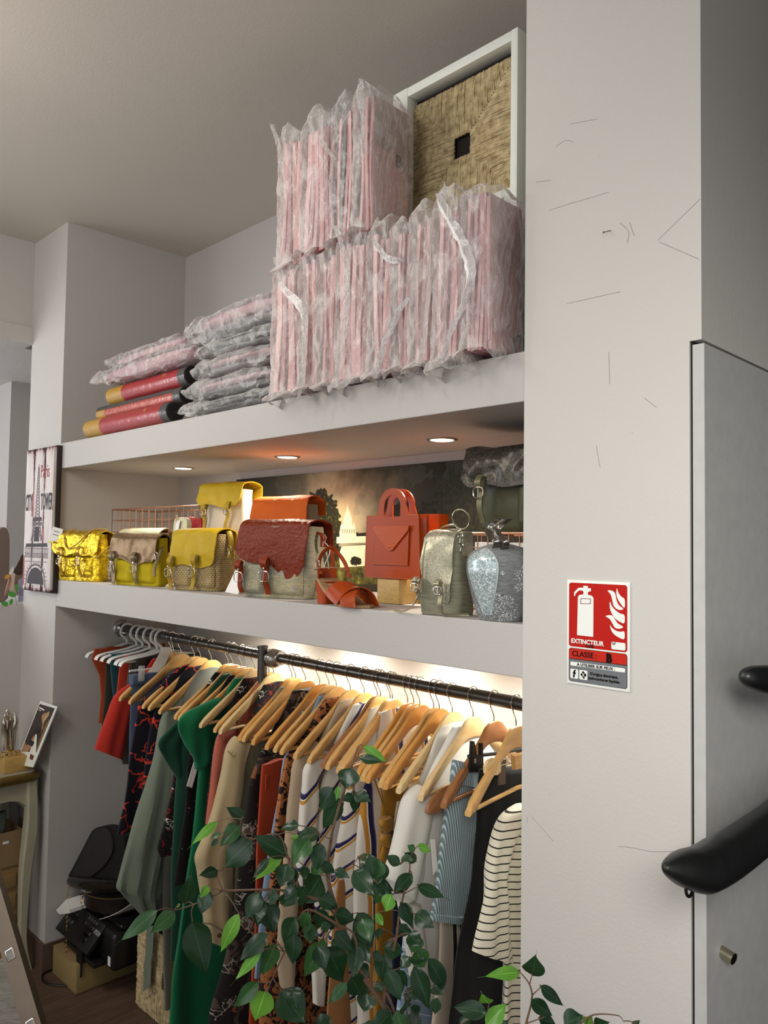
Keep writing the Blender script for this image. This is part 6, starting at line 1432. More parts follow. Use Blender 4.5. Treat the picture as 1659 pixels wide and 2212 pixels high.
obj('stem', ntube(smooth_path([atx(33, 1288, -3.43), atx(35, 1300, -3.43), atx(35, 1309, -3.43)], 4), 0.0012, 6), plain('stem_brown', '8c6d52', 0.6), t)
# ================= console table and what stands on it
M_cream = plain('antique_cream_paint', 'a9a48c', 0.55, ns=20, var=0.1, bs=0.1, bscale=120); M_ctop = plain('cream_table_top', '9e9c8c', 0.5, ns=14, var=0.08); M_gild = plain('worn_gilding', '7c6833', 0.38, 0.6, ns=40, var=0.35)
ZT = 0.76; TX1 = -3.112; TY1 = -0.018; TX0 = X0+0.003; TY0 = -1.35
t = thing('console_table', 'cream painted console table with gilded moulded edge and curved legs', 'table', ((TX0+TX1)/2, (TY0+TY1)/2, 0))
def rect_round(x0, y0, x1, y1, r, z, k=6):
    out = []
    for cx_, cy_, a0 in ((x1-r, y1-r, 0), (x0+r*0.2, y1-r*0.2, 90), (x0+r*0.2, y0+r*0.2, 180), (x1-r, y0+r, 270)):
        rr = r if cx_ > (x0+x1)/2 else r*0.2
        for i in range(k+1): a = math.radians(a0+90*i/k); out.append((cx_+rr*math.cos(a), cy_+rr*math.sin(a), z))
    return out
obj('table_top', prism(bmesh.new(), rect_round(TX0, TY0, TX1-0.018, TY1-0.016, 0.03, ZT-0.006), (0, 0, 0.006)), M_ctop, t)
b = bmesh.new(); rings = []
for z, o_ in ((ZT-0.036, -0.020), (ZT-0.034, -0.006), (ZT-0.024, 0.002), (ZT-0.014, 0.002), (ZT-0.004, -0.004), (ZT-0.001, -0.016), (ZT-0.0062, -0.022)):
    rings.append([b.verts.new(p) for p in rect_round(TX0, TY0, TX1+o_, TY1+o_, 0.04, z)])
ring_faces(b, rings); obj('gilded_edge', b, M_gild, t)
# apron towards the room (faces +X): traced arch
XA_ = TX1-0.030
apr = [atx(-60, 1700, XA_), atx(82, 1672, XA_)]
z1 = ZT-0.037
yL = atx(82, 1700, XA_).y; 
def apz(px, py): p = atx(px, py, XA_); return (XA_-0.0005, p.y, p.z)
arch_pts = [(XA_-0.0005, TY0+0.05, z1), (XA_-0.0005, yL, z1), apz(80, 1752), apz(52, 1738), apz(40, 1731), apz(20, 1731), apz(0, 1736), apz(-60, 1762), (XA_-0.0005, TY0+0.05, z1-0.10)]
obj('apron', prism(bmesh.new(), arch_pts, (-0.02, 0, 0), 0.001), M_cream, t)
obj('side_apron', nbox((TX0+0.03, TY1-0.045, z1-0.11), (XA_-0.02, TY1-0.03, z1), 0.001), M_cream, t)
def leg(pts, ws, par):
    b = bmesh.new(); rings = []
    P = smooth_path(pts, 6); n = len(P)
    Ws = [ws[min(int(i/6), len(ws)-1)]+(ws[min(int(i/6)+1, len(ws)-1)]-ws[min(int(i/6), len(ws)-1)])*((i % 6)/6) for i in range(n)]
    for p, w_ in zip(P, Ws):
        rings.append([b.verts.new((p.x+dx*w_, p.y+dy*w_, p.z)) for dx, dy in ((-0.8, -1), (0.6, -1), (0.9, -0.7), (0.9, 0.7), (0.6, 1), (-0.8, 1))])
    ring_faces(b, rings); return obj('leg', b, M_cream, par)
def tl(px, py): return atx(px, py, TX1-0.03)
leg([tl(67, 1676), tl(68, 1740), tl(65, 1800), tl(56, 1870), tl(50, 1960), tl(50, 2040), tl(66, 2104)], [0.018, 0.021, 0.024, 0.021, 0.016, 0.013, 0.009], t)
for (x_, y_) in ((TX0+0.05, TY1-0.05), (TX0+0.05, TY0+0.05), (TX1-0.04, TY0+0.05)):
    leg([Vector((x_, y_, z1)), Vector((x_, y_, 0.55)), Vector((x_, y_, 0.3)), Vector((x_, y_, 0.0))], [0.02, 0.022, 0.016, 0.010], t)
# wood block with jewellery
bl0 = atz(8, 1668, ZT); bl1 = atz(64, 1655, ZT)
bx1_ = -3.16; q1 = atx(9, 1668, bx1_); q2 = atx(64, 1654, bx1_); hb = atx(9, 1627, bx1_).z-ZT
o = obj('jewellery_block', nbox((bx1_-0.10, q1.y, ZT+0.0006), (bx1_, q2.y, ZT+0.058), 0.0015), pine('pine_block', 'b08b4c', 'c9a763', 1.2, 'y')); tag(o, 'pale wooden block with rings on top, on the console table', 'block')
zt3 = ZT+0.059
M_gd = plain('gold_metal', 'c9a252', 0.2, 1.0, var=0.05)
def ring_(px, py, r, lab, stone, rz):
    c = atx(px, py, bx1_-0.03); c.z = zt3+r*0.98
    tt = thing('ring', lab, 'ring', (c.x, c.y, zt3), 'rings on the wooden block')
    b = bmesh.new(); ex = Vector((math.cos(rz), math.sin(rz), 0)); tube(b, [c+(ex*math.cos(a)+Vector((0, 0, 1))*math.sin(a))*r for a in [2*PI*k/20 for k in range(21)]], 0.0017, 8, cap=False); obj('band', b, M_gd, tt)
    b = bmesh.new(); bmesh.ops.create_icosphere(b, subdivisions=2, radius=r*0.42, matrix=Matrix.Translation(c+Vector((r*0.9*math.sin(rz), -r*0.9*math.cos(rz), 0.0)))); obj('stone', b, stone, tt)
ring_(18, 1612, 0.010, 'gold ring with a dark oval stone, nearest the block edge', plain('dark_stone', '2a2438', 0.1), 0.9)
ring_(31, 1616, 0.009, 'small gold ring with a pale stone right of the dark-stoned one', plain('pale_stone', '8f9c8c', 0.15), 1.2)
ring_(40, 1612, 0.0085, 'plain brown-gold ring at the right end of the block', plain('amber_stone', '8c5f34', 0.2), 1.4)
ring_(3, 1606, 0.008, 'ring with a greenish stone at the left of the block', plain('green_stone', '6c8a70', 0.2), 0.6)
# silver flame-shaped ornament
M_slv = plain('polished_silver', 'b8b0a0', 0.12, 1.0, ns=20, var=0.1)
oc = atx(21, 1600, -3.27)
t = thing('silver_ornament', 'polished silver hand-shaped jewellery stand behind the wooden block', 'ornament', (oc.x, oc.y, ZT))
def on(px, py): p = atx(px, py, -3.27); return p
sil = [(19, 1600), (18, 1575), (24, 1558), (34, 1545), (29, 1535)]
wd_ = [0.030, 0.032, 0.026, 0.014, 0.003]
b = bmesh.new(); rings = []
base = Vector((oc.x, oc.y, ZT+0.001))
Pp = [base, base+Vector((0, -0.003, 0.05))]+[on(20, 1588), on(19, 1572), on(19, 1556), on(17, 1545), on(17, 1533)]; Ws = [0.024, 0.024, 0.025, 0.028, 0.026, 0.014, 0.003]
PP = smooth_path(Pp, 6)
for i, p in enumerate(PP):
    f = i/6; a = Ws[min(int(f), 6)]; c = Ws[min(int(f)+1, 6)]; w_ = a+(c-a)*(f-int(f)); tw = i*0.08
    rings.append([b.verts.new((p.x+w_*0.6*math.cos(an), p.y+w_*(1+0.22*math.sin(3*an+tw*2))*math.sin(an), p.z)) for an in [2*PI*k/24 for k in range(24)]])
ring_faces(b, rings); obj('stand', b, M_slv, t)
for (dx, dz, hh) in ((0.018, 0.01, 0.05), (-0.018, -0.01, 0.045)):
    p = on(20, 1565); obj('finger', ntube(smooth_path([p+Vector((0.004, dx*0.6, -0.02)), p+Vector((0.006, dx*1.2, 0.01)), p+Vector((0.002, dx*1.0, hh))], 5), [0.011, 0.011, 0.011, 0.011, 0.011, 0.010, 0.009, 0.007, 0.005, 0.004, 0.002], 12), M_slv, t)
# tall leaflet leaning on the pillar
def lz(u, v):  # corners: bottom left, bottom right, top right, top left (photo)
    pass
A_ = [aty(33, 1650, -0.075), aty(71, 1658, -0.07), aty(124, 1527, -0.006), aty(87, 1514, -0.012)]
t = thing('leaflet_stand', 'tall white-bordered leaflet with a photo of a posing woman, leaning against the pillar', 'leaflet', (A_[0]+A_[1])/2)
def ap(u, v, k=0):
    p = (A_[0]*(1-u)+A_[1]*u)*(1-v)+(A_[3]*(1-u)+A_[2]*u)*v; return p+Vector((0.3, -1, 0.1)).normalized()*0.0005*k
def aflat(name, pts, m, k): return obj(name, prism(bmesh.new(), [ap(u, v, k) for u, v in pts], Vector((-0.3, 1, -0.1)).normalized()*0.0004), m, t, smooth=False)
obj('board', prism(bmesh.new(), [ap(0, 0), ap(1, 0), ap(1, 1), ap(0, 1)], Vector((-0.3, 1, -0.1)).normalized()*0.006, 0.0005), M_white, t)
aflat('photo', [(0.05, 0.20), (0.88, 0.24), (0.90, 0.965), (0.05, 0.955)], plain('printed_dark_room', '3a312d', 0.5, ns=14, var=0.4), 1.5)
M_sk = plain('printed_skin', 'a8815f', 0.5, ns=30); M_hair = plain('printed_blond_hair', 'b89a6a', 0.5, ns=60, var=0.3); M_cl = plain('printed_dark_clothes', '221f24', 0.5)
aflat('printed_wall', [(0.62, 0.26), (0.86, 0.28), (0.88, 0.80), (0.66, 0.60)], plain('printed_ochre_wall', '8a6434', 0.5), 2)
aflat('printed_figure', [(0.32, 0.36), (0.50, 0.35), (0.66, 0.50), (0.72, 0.62), (0.66, 0.72), (0.62, 0.84), (0.50, 0.86), (0.36, 0.78), (0.26, 0.70), (0.44, 0.70), (0.46, 0.62), (0.42, 0.52)], M_sk, 2.6)
aflat('printed_figure', [(0.06, 0.20), (0.44, 0.22), (0.52, 0.34), (0.36, 0.36), (0.22, 0.30), (0.06, 0.36)], M_sk, 2.4)
aflat('printed_hair', [(0.54, 0.70), (0.66, 0.72), (0.76, 0.84), (0.70, 0.90), (0.60, 0.86), (0.54, 0.78)], M_hair, 3.2)
aflat('printed_top', [(0.36, 0.52), (0.62, 0.50), (0.70, 0.60), (0.52, 0.63), (0.40, 0.60)], M_cl, 3.4); aflat('printed_shorts', [(0.28, 0.33), (0.55, 0.31), (0.58, 0.38), (0.34, 0.41)], M_cl, 3.6)
aflat('printed_heading', [(0.10, 0.915), (0.42, 0.90), (0.42, 0.88), (0.10, 0.893)], M_card, 3); aflat('printed_heading', [(0.10, 0.875), (0.28, 0.868), (0.28, 0.86), (0.10, 0.867)], M_card, 3)
aflat('printed_shoe', [(0.66, 0.12), (0.84, 0.11), (0.84, 0.18), (0.60, 0.20)], plain('printed_maroon_line', '6d2f33', 0.5), 2)
# ---- under the table
XB_ = -3.20
cb0 = atx(45, 1875, XB_); M_kraft = plain('kraft_cardboard', '8c7350', 0.8, ns=12, var=0.08); M_kin = plain('kraft_inside', '6a553a', 0.85)
M_crate = pine('crate_pine', 'a08155', '8a6c44', 1.0, 'y')
cy1 = atx(38, 1960, XB_).y; zc0 = atx(38, 1865, XB_).z
t = thing('drawer_unit', 'pale wooden drawer unit under the console table', 'drawers', (XB_-0.1, cy1-0.2, 0))
obj('carcass', nbox((X0+0.03, cy1-0.45, 0), (XB_-0.002, cy1, zc0-0.004), 0.001), M_crate, t)
hh = (zc0-0.02)/5
for k in range(5):
    obj('drawer', nbox((XB_-0.0018, cy1-0.44, 0.012+hh*k), (XB_+0.010, cy1-0.012, 0.012+hh*(k+1)-0.022), 0.001), M_crate, t)
by1 = atx(46, 1840, XB_).y; bz1 = atx(46, 1790, XB_).z
t = thing('cardboard_box', 'open kraft cardboard box with a small white label on the drawer unit', 'box', (XB_-0.08, by1-0.15, zc0))
z0_ = zc0-0.002
b = bmesh.new(); x0_, x1_, y0_, y1_ = XB_-0.15, XB_+0.005, by1-0.34, by1
for a_, c_ in (((x1_-0.004, y0_, z0_), (x1_, y1_, bz1)), ((x0_, y0_, z0_), (x0_+0.004, y1_, bz1)), ((x0_+0.0041, y1_-0.004, z0_), (x1_-0.0041, y1_, bz1)), ((x0_+0.0041, y0_, z0_), (x1_-0.0041, y0_+0.004, bz1)), ((x0_+0.0041, y0_+0.0041, z0_), (x1_-0.0041, y1_-0.0041, z0_+0.004))): box(b, a_, c_)
obj('carton', b, M_kraft, t, smooth=False)
c = atx(12, 1821, x1_+0.001); obj('label', nbox((x1_+0.0003, c.y-0.010, c.z-0.004), (x1_+0.0012, c.y+0.012, c.z+0.006)), M_card, t, smooth=False)
o = obj('cloth', prism(bmesh.new(), [atx(x, y, XB_-0.03) for x, y in ((-30, 1745), (2, 1760), (16, 1752), (12, 1790), (2, 1810), (-4, 1820), (-30, 1820))], (-0.03, 0, 0), 0.006), fabric('grey_green_cloth', '5f675c'), None); tag(o, 'grey-green cloth sticking out of the cardboard box under the table', 'cloth')
# light switch / socket on the pillar
c = aty(65, 1910, 0)
# ================= things on the floor of the rack niche
M_blk = plain('black_printer_plastic', '141313', 0.42, ns=30, var=0.2); M_blk2 = plain('black_gloss_plastic', '0e0e10', 0.18, ns=30)
# low kraft box
def fl(px, py): return atz(px, py, 0.0)
k0 = aty(160, 2145, 0.055); 
t = thing('cardboard_box', 'low kraft cardboard box on the floor under the printer', 'box', (-2.95, 0.14, 0))
kx0, kx1, hz = -3.06, -2.85, 0.105
obj('carton', nbox((kx0, 0.02, 0.001), (kx1, 0.26, hz), 0.003), plain('kraft_dim', '8f7a4c', 0.75, ns=5, var=0.12), t)
obj('tape_flap', nbox((kx0+0.02, 0.018, hz-0.002), (kx1-0.04, 0.24, hz+0.001), 0.0005), M_kraft, t)
# printer, turned on the box
pz = hz+0.004
t = thing('printer', 'black office printer with a tilted button panel under the round case', 'printer', (-2.865, 0.215, pz), rz=0.0, local=True)
obj('body', nbox((-0.20, -0.13, 0.0), (0.165, 0.17, 0.135), 0.018, 3), M_blk, t)
obj('scanner_lid', nbox((-0.20, -0.10, 0.137), (0.16, 0.17, 0.160), 0.010, 3), M_blk2, t)
pn = nbox((-0.185, -0.010, -0.055), (0.085, 0.010, 0.055), 0.004); place(pn, Matrix.Translation((-0.0, -0.150, 0.095))@Matrix.Rotation(-0.75, 4, 'X')); po = obj('control_panel', pn, M_blk, t)
PM = Matrix.Translation((-0.0, -0.150, 0.095))@Matrix.Rotation(-0.75, 4, 'X')
M_key = plain('grey_keys', '4d4d50', 0.4); M_keyl = plain('pale_green_key', '8fa79a', 0.4)
for r_ in range(4):
    for c_ in range(4):
        k = nbox((-0.035+0.020*c_, -0.0118, 0.036-0.020*r_), (-0.022+0.020*c_, -0.0100, 0.046-0.020*r_), 0.0005); place(k, PM); obj('button', k, M_keyl if (r_, c_) == (3, 2) else M_key, po, smooth=False)
for c_ in range(3):
    for r_ in range(2):
        k = nbox((-0.17+0.025*c_, -0.0118, 0.02-0.03*r_), (-0.152+0.025*c_, -0.0100, 0.032-0.03*r_), 0.0005); place(k, PM); obj('button', k, M_key, po, smooth=False)
tx = text_bm('EPSON', 0.020, 0.0003, 0.0004); place(tx, PM@Matrix.Translation((0.045, -0.0105, 0.012))@Matrix.Rotation(PI/2, 4, 'X')@Matrix.Scale(0.7, 4, (1, 0, 0))); obj('lettering', tx, plain('silver_print', 'a9a9a9', 0.4), po, smooth=False)
k = nbox((0.128, -0.1318, 0.02), (0.147, -0.1303, 0.052), 0.0002); obj('warning_label', k, M_card, t, smooth=False)
tray = nbox((-0.15, -0.175, 0.012), (0.11, -0.132, 0.03), 0.004); obj('paper_tray', tray, M_blk, t)
# sheets of paper out of the printer
o = obj('paper_sheets', nsheet(lambda u, v: aty(188+(300-188)*u, 1988-42*u*u*1.2+8*v+14*v*(1-u), 0.09+0.05*u+0.02*v)+Vector((0, 0.10*v, 0.012*v)), 10, 4, 0.002), M_card); tag(o, 'white curled papers lying on the printer', 'papers')
o = obj('paper_sheets', prism(bmesh.new(), [aty(x, y, 0.03) for x, y in ((121, 1966), (143, 1943), (150, 1965), (150, 1973), (128, 1975))], (0, 0.10, 0), 0), M_card, None, smooth=False); tag(o, 'stack of white papers jutting out left of the round black case', 'papers')
# round dark case on top
c0 = Vector((-2.895, 0, 0)); zc1 = pz+0.165
rc_ = 0.135
t = thing('round_case', 'dark brown round lidded case between the printer and the black clutch', 'case', (c0.x+0.0, 0.21, zc1))
b = bmesh.new(); lathe(b, (c0.x, 0.21, zc1), [(rc_-0.006, 0), (rc_, 0.006), (rc_, 0.058)], 48); obj('drum', b, leather('dark_brown_case', '231a14', 0.5, 0.2, 200), t)
b = bmesh.new(); lathe(b, (c0.x, 0.21, zc1), [(rc_+0.004, 0.059), (rc_+0.005, 0.074), (rc_-0.004, 0.084), (rc_-0.04, 0.088)], 48); lo_ = obj('lid', b, leather('black_case_lid', '171311', 0.35, 0.2, 200), t)
obj('lid_welt', ntube([(c0.x+(rc_+0.006)*math.cos(a), 0.21+(rc_+0.006)*math.sin(a), zc1+0.061) for a in [2*PI*k/48 for k in range(49)]], 0.0025, 6, cap=False), M_kin, lo_)
# black clutch leaning on top with chain
zc2 = zc1+0.129
M_pb = leather('black_suede', '1c1a19', 0.7, 0.2, 260); M_pg = leather('black_patent', '1a1816', 0.12, 0.35, 60)
t = thing('clutch_bag', 'black leather clutch with a curved flap and a hanging gold chain strap', 'handbag', aty(215, 1910, 0.10))
yb = 0.085
cl_ = [(152, 1905), (150, 1890), (170, 1850), (196, 1800), (208, 1788), (232, 1786), (262, 1800), (270, 1820), (268, 1900), (262, 1916)]
obj('body', prism(bmesh.new(), [aty(x, y, yb)+Vector((0, 0, 0)) for x, y in rp(cl_, 3)], (0, 0.035, 0), 0.004), M_pb, t)
fp = [(154, 1898), (172, 1852), (198, 1802), (210, 1791), (230, 1790), (241, 1812), (242, 1840), (226, 1868), (204, 1888), (184, 1898)]
obj('flap', prism(bmesh.new(), [aty(x, y, yb-0.007) for x, y in rp(fp, 3)], (0, 0.006, 0), 0.002), leather('charcoal_suede', '2d2a29', 0.75, 0.2, 260), t)
obj('patent_base', ntube(smooth_path([aty(154, 1903, yb), aty(200, 1912, yb-0.01), aty(262, 1912, yb)], 8), [0.018+0.010*math.sin(PI*i/16) for i in range(17)], 14), M_pg, t)
M_gch = plain('gold_chain', 'b8934a', 0.25, 1.0, var=0.1)
def chain(pts, par, r=0.0042, name='chain'):
    P = smooth_path(pts, 14); b = bmesh.new(); acc = 0; last = P[0]; flip = 0; i = 1
    pos = [P[0]]
    for p in P[1:]:
        if (p-pos[-1]).length >= r*1.35: pos.append(p)
    for a, c in zip(pos, pos[1:]):
        d = (c-a).normalized(); s = d.cross(Vector((0, 1, 0.1))).normalized(); 
        if flip: s = s.cross(d)
        flip = 1-flip; m_ = (a+c)/2
        tube(b, [m_+d*math.cos(q)*r+s*math.sin(q)*r*0.62 for q in [2*PI*k/8 for k in range(9)]], r*0.24, 4, cap=False)
    return obj(name, b, M_gch, par)
chain([aty(158, 1908, 0.07), aty(146, 1926, 0.045), aty(144, 1990, 0.035), aty(142, 2060, 0.03), aty(143, 2118, 0.03), aty(152, 2143, 0.03), aty(160, 2130, 0.035), aty(163, 2122, 0.04)], t)
obj('chain_ring', ntube([aty(163, 1907, 0.065)+Vector((0.009*math.cos(a), 0, 0.009*math.sin(a))) for a in [2*PI*k/14 for k in range(15)]], 0.002, 6, cap=False), M_gch, t)
chain([aty(186, 1925, 0.055), aty(176, 1942, 0.045), aty(175, 1952, 0.04)], t); clasp(t, aty(178, 1960, 0.04), 0.006)
b = bmesh.new(); sheet(b, lambda u, v: aty(172+12*u-8*v, 1966+145*v, 0.036), 2, 12, 0.003); obj('strap', b, M_pb, t)
# cable on the floor
o = obj('power_cable', ntube(smooth_path([fl(150, 2060)+Vector((0, 0, 0.004)), fl(118, 2092)+Vector((0, 0, 0.004)), fl(92, 2108)+Vector((0, 0, 0.004)), fl(100, 2126)+Vector((0, 0, 0.004)), fl(140, 2132)+Vector((0, 0, 0.004)), fl(160, 2128)+Vector((0, 0, 0.004))], 8), 0.0035, 8), M_plast); tag(o, 'thin dark cable looping over the floor by the low cardboard box', 'cable')
# woven stool standing on its side behind the clothes
xw0 = aty(294, 1990, 0.09).x; 
S0 = atz(290, 2172, 0.0)
wx0, wy0 = S0.x, S0.y
t = thing('woven_stool', 'seagrass woven stool panel with a square hole standing on the floor behind the dresses', 'stool', (wx0+0.19, wy0, 0))
Hs_ = aty(294, 1985, wy0).z
WW = 0.40
obj('side_rail', nbox((wx0, wy0+0.012, 0), (wx0+0.018, wy0+0.04, Hs_), 0.002), pine('stool_wood', '8a6a3c', '9c7a48', 1, 'z'), t)
obj('side_rail', nbox((wx0+WW-0.018, wy0+0.012, 0), (wx0+WW, wy0+0.04, Hs_), 0.002), pine('stool_wood2', '8a6a3c', '9c7a48', 1, 'z'), t)
rope_panel((wx0, wy0+0.008, 0.004), (1, 0, 0), (0, 0, 1), WW, Hs_-0.006, (0.05, 0.06), 0.0062, t)
o = obj('ribbon', prism(bmesh.new(), [aty(x, y, wy0-0.02) for x, y in ((317, 2000), (333, 2000), (330, 2050), (326, 2080), (325, 2128), (309, 2142), (310, 2090), (314, 2060))], (0, 0.002, 0), 0), m_sage, None, smooth=False); tag(o, 'grey-green fabric tie hanging in front of the woven stool', 'ribbon')
# ================= ladder-like metal stand and cloth at lower left
LD = 2.05
a_ = atd(4, 1975, LD); c_ = atd(100, 2300, LD*0.93)
t = thing('metal_ladder', 'leaning brushed metal ladder rail with square holes at the lower left', 'ladder', (c_.x, c_.y, 0))
d_ = (c_-a_).normalized(); g_ = c_+d_*((c_.z)/(-d_.z)); s_ = a_-d_*0.35
side = d_.cross(Vector((0.7, -0.7, 0))).normalized(); nz_ = side.cross(d_).normalized()
M_bal = plain('brushed_metal', '7a6c5e', 0.4, 0.8, ns=15, var=0.15)
hwid = 0.024
b = bmesh.new(); P4 = []
for p in (s_, g_): P4.append([b.verts.new(p+side*i*hwid+nz_*j*0.012) for i, j in ((-1, -1), (1, -1), (1, 1), (-1, 1))])
ring_faces(b, P4); obj('rail', b, M_bal, t, smooth=False)
off = Vector((-0.34, -0.30, 0)); b = bmesh.new(); P4 = []
for p in (s_, g_): P4.append([b.verts.new(p+off+side*i*hwid+nz_*j*0.012) for i, j in ((-1, -1), (1, -1), (1, 1), (-1, 1))])
ring_faces(b, P4); obj('rail', b, M_bal, t, smooth=False)
for f_ in (0.03, 0.97):
    p = s_+(g_-s_)*f_; obj('rung', ntube([p, p+off], 0.014, 10), M_bal, t)
M_bright = plain('bright_rim', 'd8d4cc', 0.2, 1.0)
for (px, py) in ((24, 2062), (87, 2205)):
    # nearest point on the rail
    r0 = ray(px, py).normalized(); 
    best = min((s_+(g_-s_)*k/400 for k in range(401)), key=lambda p: ((p-CAM)-r0*(p-CAM).dot(r0)).length)
    cc = best-nz_*0.0125 if nz_.dot(CAM-best) < 0 else best+nz_*0.0125
    b = bmesh.new(); tube(b, [cc+side*x+d_*y for x, y in ((-0.010, -0.012), (0.010, -0.012), (0.010, 0.012), (-0.010, 0.012), (-0.010, -0.012))], 0.0028, 6); ho = obj('hole_rim', b, M_bright, t)
    sg_ = 1 if nz_.dot(CAM-best) > 0 else -1
    obj('square_hole', prism(bmesh.new(), [cc+side*x+d_*y for x, y in ((-0.009, -0.011), (0.009, -0.011), (0.009, 0.011), (-0.009, 0.011))], nz_*sg_*0.0006), plain('hole_grey', '8e8a86', 0.5), ho, smooth=False)
o = obj('draped_cloth', nsheet(lambda u, v: atd(-90+u*(110+45*v), 2075+v*160+(1-u)*-60, 2.12)+Vector((0, 0, 0.01*math.sin(u*14+v*3))), 16, 12, 0.004), linen('grey_beige_linen', '8a857a', 'b0aba0')); tag(o, 'grey beige cloth hung over the metal ladder, bottom left', 'cloth')
# ================= ficus in front of the rack
def leafmat2(name, c1, c2, rough=0.28):
    m = NT(name); n = m.noise(18, 3); s = m.sep(m.n('ShaderNodeUVMap').outputs[0])
    side = m.math('ABSOLUTE', m.math('SUBTRACT', s[0], 0.5)); mid = m.math('LESS_THAN', side, 0.018)
    ve = m.math('LESS_THAN', m.math('FRACT', m.math('MULTIPLY', m.math('SUBTRACT', s[1], m.math('MULTIPLY', side, 0.7)), 12.0)), 0.07)
    col = m.ramp(n, [(0.35, c1), (0.65, c2)]); lig = tuple(min(255, int(int(c2[i:i+2], 16)*1.35+12)) for i in (0, 2, 4))
    col = m.mix(m.math('MULTIPLY', ve, 0.25), col, lig); col = m.mix(m.math('MULTIPLY', mid, 0.7), col, lig)
    m.set(col, rough, 0, 0.5); m.bump(ve, 0.12, 0.001)
    tl_ = m.n('ShaderNodeBsdfTranslucent'); m.l(col, tl_.inputs[0]); mx = m.n('ShaderNodeMixShader'); mx.inputs[0].default_value = 0.25
    m.l(m.b.outputs[0], mx.inputs[1]); m.l(tl_.outputs[0], mx.inputs[2]); m.l(mx.outputs[0], m.out.inputs['Surface']); return m.m
LM = [leafmat2('ficus_dark_leaf', '1d3a22', '28482b'), leafmat2('ficus_mid_leaf', '335a30', '40693a'), leafmat2('ficus_young_leaf', '5c9a30', '78b545', 0.35)]
Z5 = lambda x, y: (480+x/3.936, 1650+y/3.936)
Z4 = lambda x, y: (200+x/3.935, 1650+y/3.935)
Z2z = lambda x, y: (500+x/4.1475, 1380+y/4.1475)
Z6 = lambda x, y: (800+x/2.765, 1750+y/2.765)
leaves = []
def A(Zf, sc_, s):
    for tok in s.split(';'):
        v = [float(q) for q in tok.split(',')]
        leaves.append((Zf(v[0], v[1]), Zf(v[2], v[3]), v[4]/sc_, int(v[5])))
A(Z2z, 4.1475, '1180,960,1430,1130,75,2;1140,1065,1400,1110,75,0')
A(Z5, 3.936, '1095,35,1040,250,165,0;940,205,815,430,150,0;992,190,955,350,52,2;1000,290,835,600,150,0;1120,220,1135,460,75,0;1130,255,1290,335,100,0;1110,270,1000,320,70,0;190,470,0,350,90,0;150,530,-40,680,130,1;655,525,475,560,95,0;830,590,575,635,115,0;555,780,215,575,150,0;250,650,-20,920,215,0;515,765,240,1020,90,2;400,800,230,1015,60,0;735,640,575,910,165,1;830,670,800,950,130,0;640,600,580,670,45,2;560,850,480,1090,150,0;600,870,560,1090,120,0;700,870,700,1010,80,0;840,950,665,1230,215,0;820,850,990,945,90,0;960,900,1110,985,75,0;1115,905,1335,1170,150,0;1150,800,1335,790,52,1;1170,850,1240,935,50,0;1510,850,1365,770,80,0;1650,830,1530,740,80,0;1605,935,1440,1140,110,0;1300,1010,1490,1090,105,0;1340,1080,1290,1210,100,1;1440,1110,1380,1285,115,2;1310,1270,1380,1400,62,2;1520,1180,1640,1420,110,0;1500,1400,1640,1440,85,0;1370,1570,1570,1600,130,0;320,1090,180,1370,130,0;350,1170,290,1400,80,0;370,1180,460,1480,165,0;390,1130,510,1130,110,0;620,1100,500,1240,100,1;620,1300,510,1590,150,0;730,1260,670,1430,95,1;860,1230,800,1440,120,0;820,1130,1010,1240,115,0;960,1270,1160,1340,120,0;1150,1265,1300,1630,170,0;840,1390,950,1370,70,0;880,1320,990,1400,95,0;390,1440,100,1720,120,0;330,1580,65,1890,85,2;455,1530,320,1850,135,1;610,1440,600,1750,135,0;865,1490,675,1870,150,1;890,1560,1050,1910,205,0;960,1425,1150,1640,110,0;1150,1540,1105,1870,130,0;1110,1450,1300,1750,125,0;1060,1860,880,2070,90,1;310,1850,65,2115,115,1;370,1930,260,2240,190,2;500,1930,740,2260,235,0;1240,1950,1200,2140,150,0;1480,1745,1500,2060,130,0;1500,1750,1590,1930,72,0;1320,1850,1370,1960,80,0;1590,1640,1500,1760,90,0;700,1040,640,1250,90,0;780,1400,740,1560,80,0;1000,1480,930,1640,90,0;1280,1600,1400,1700,70,0;1350,1400,1310,1520,60,0;560,1090,500,1230,100,1;1250,2180,1290,2300,120,0;1180,1700,1260,1850,80,0;1640,1900,1540,2080,100,0')
A(Z4, 3.935, '555,1245,180,1550,115,1;700,1260,455,1470,125,1;780,1190,850,885,140,0;990,1080,905,1310,135,0;985,1035,905,1160,62,2;1070,910,870,960,85,0;845,1340,990,1870,225,0;1060,490,800,730,70,2;1250,530,1050,735,110,1;1090,590,985,640,40,1;1070,640,990,715,40,0;1245,1275,1060,1660,110,2;745,1195,695,1225,25,2;1450,1150,1380,1420,110,0;1500,1520,1400,1850,60,1')
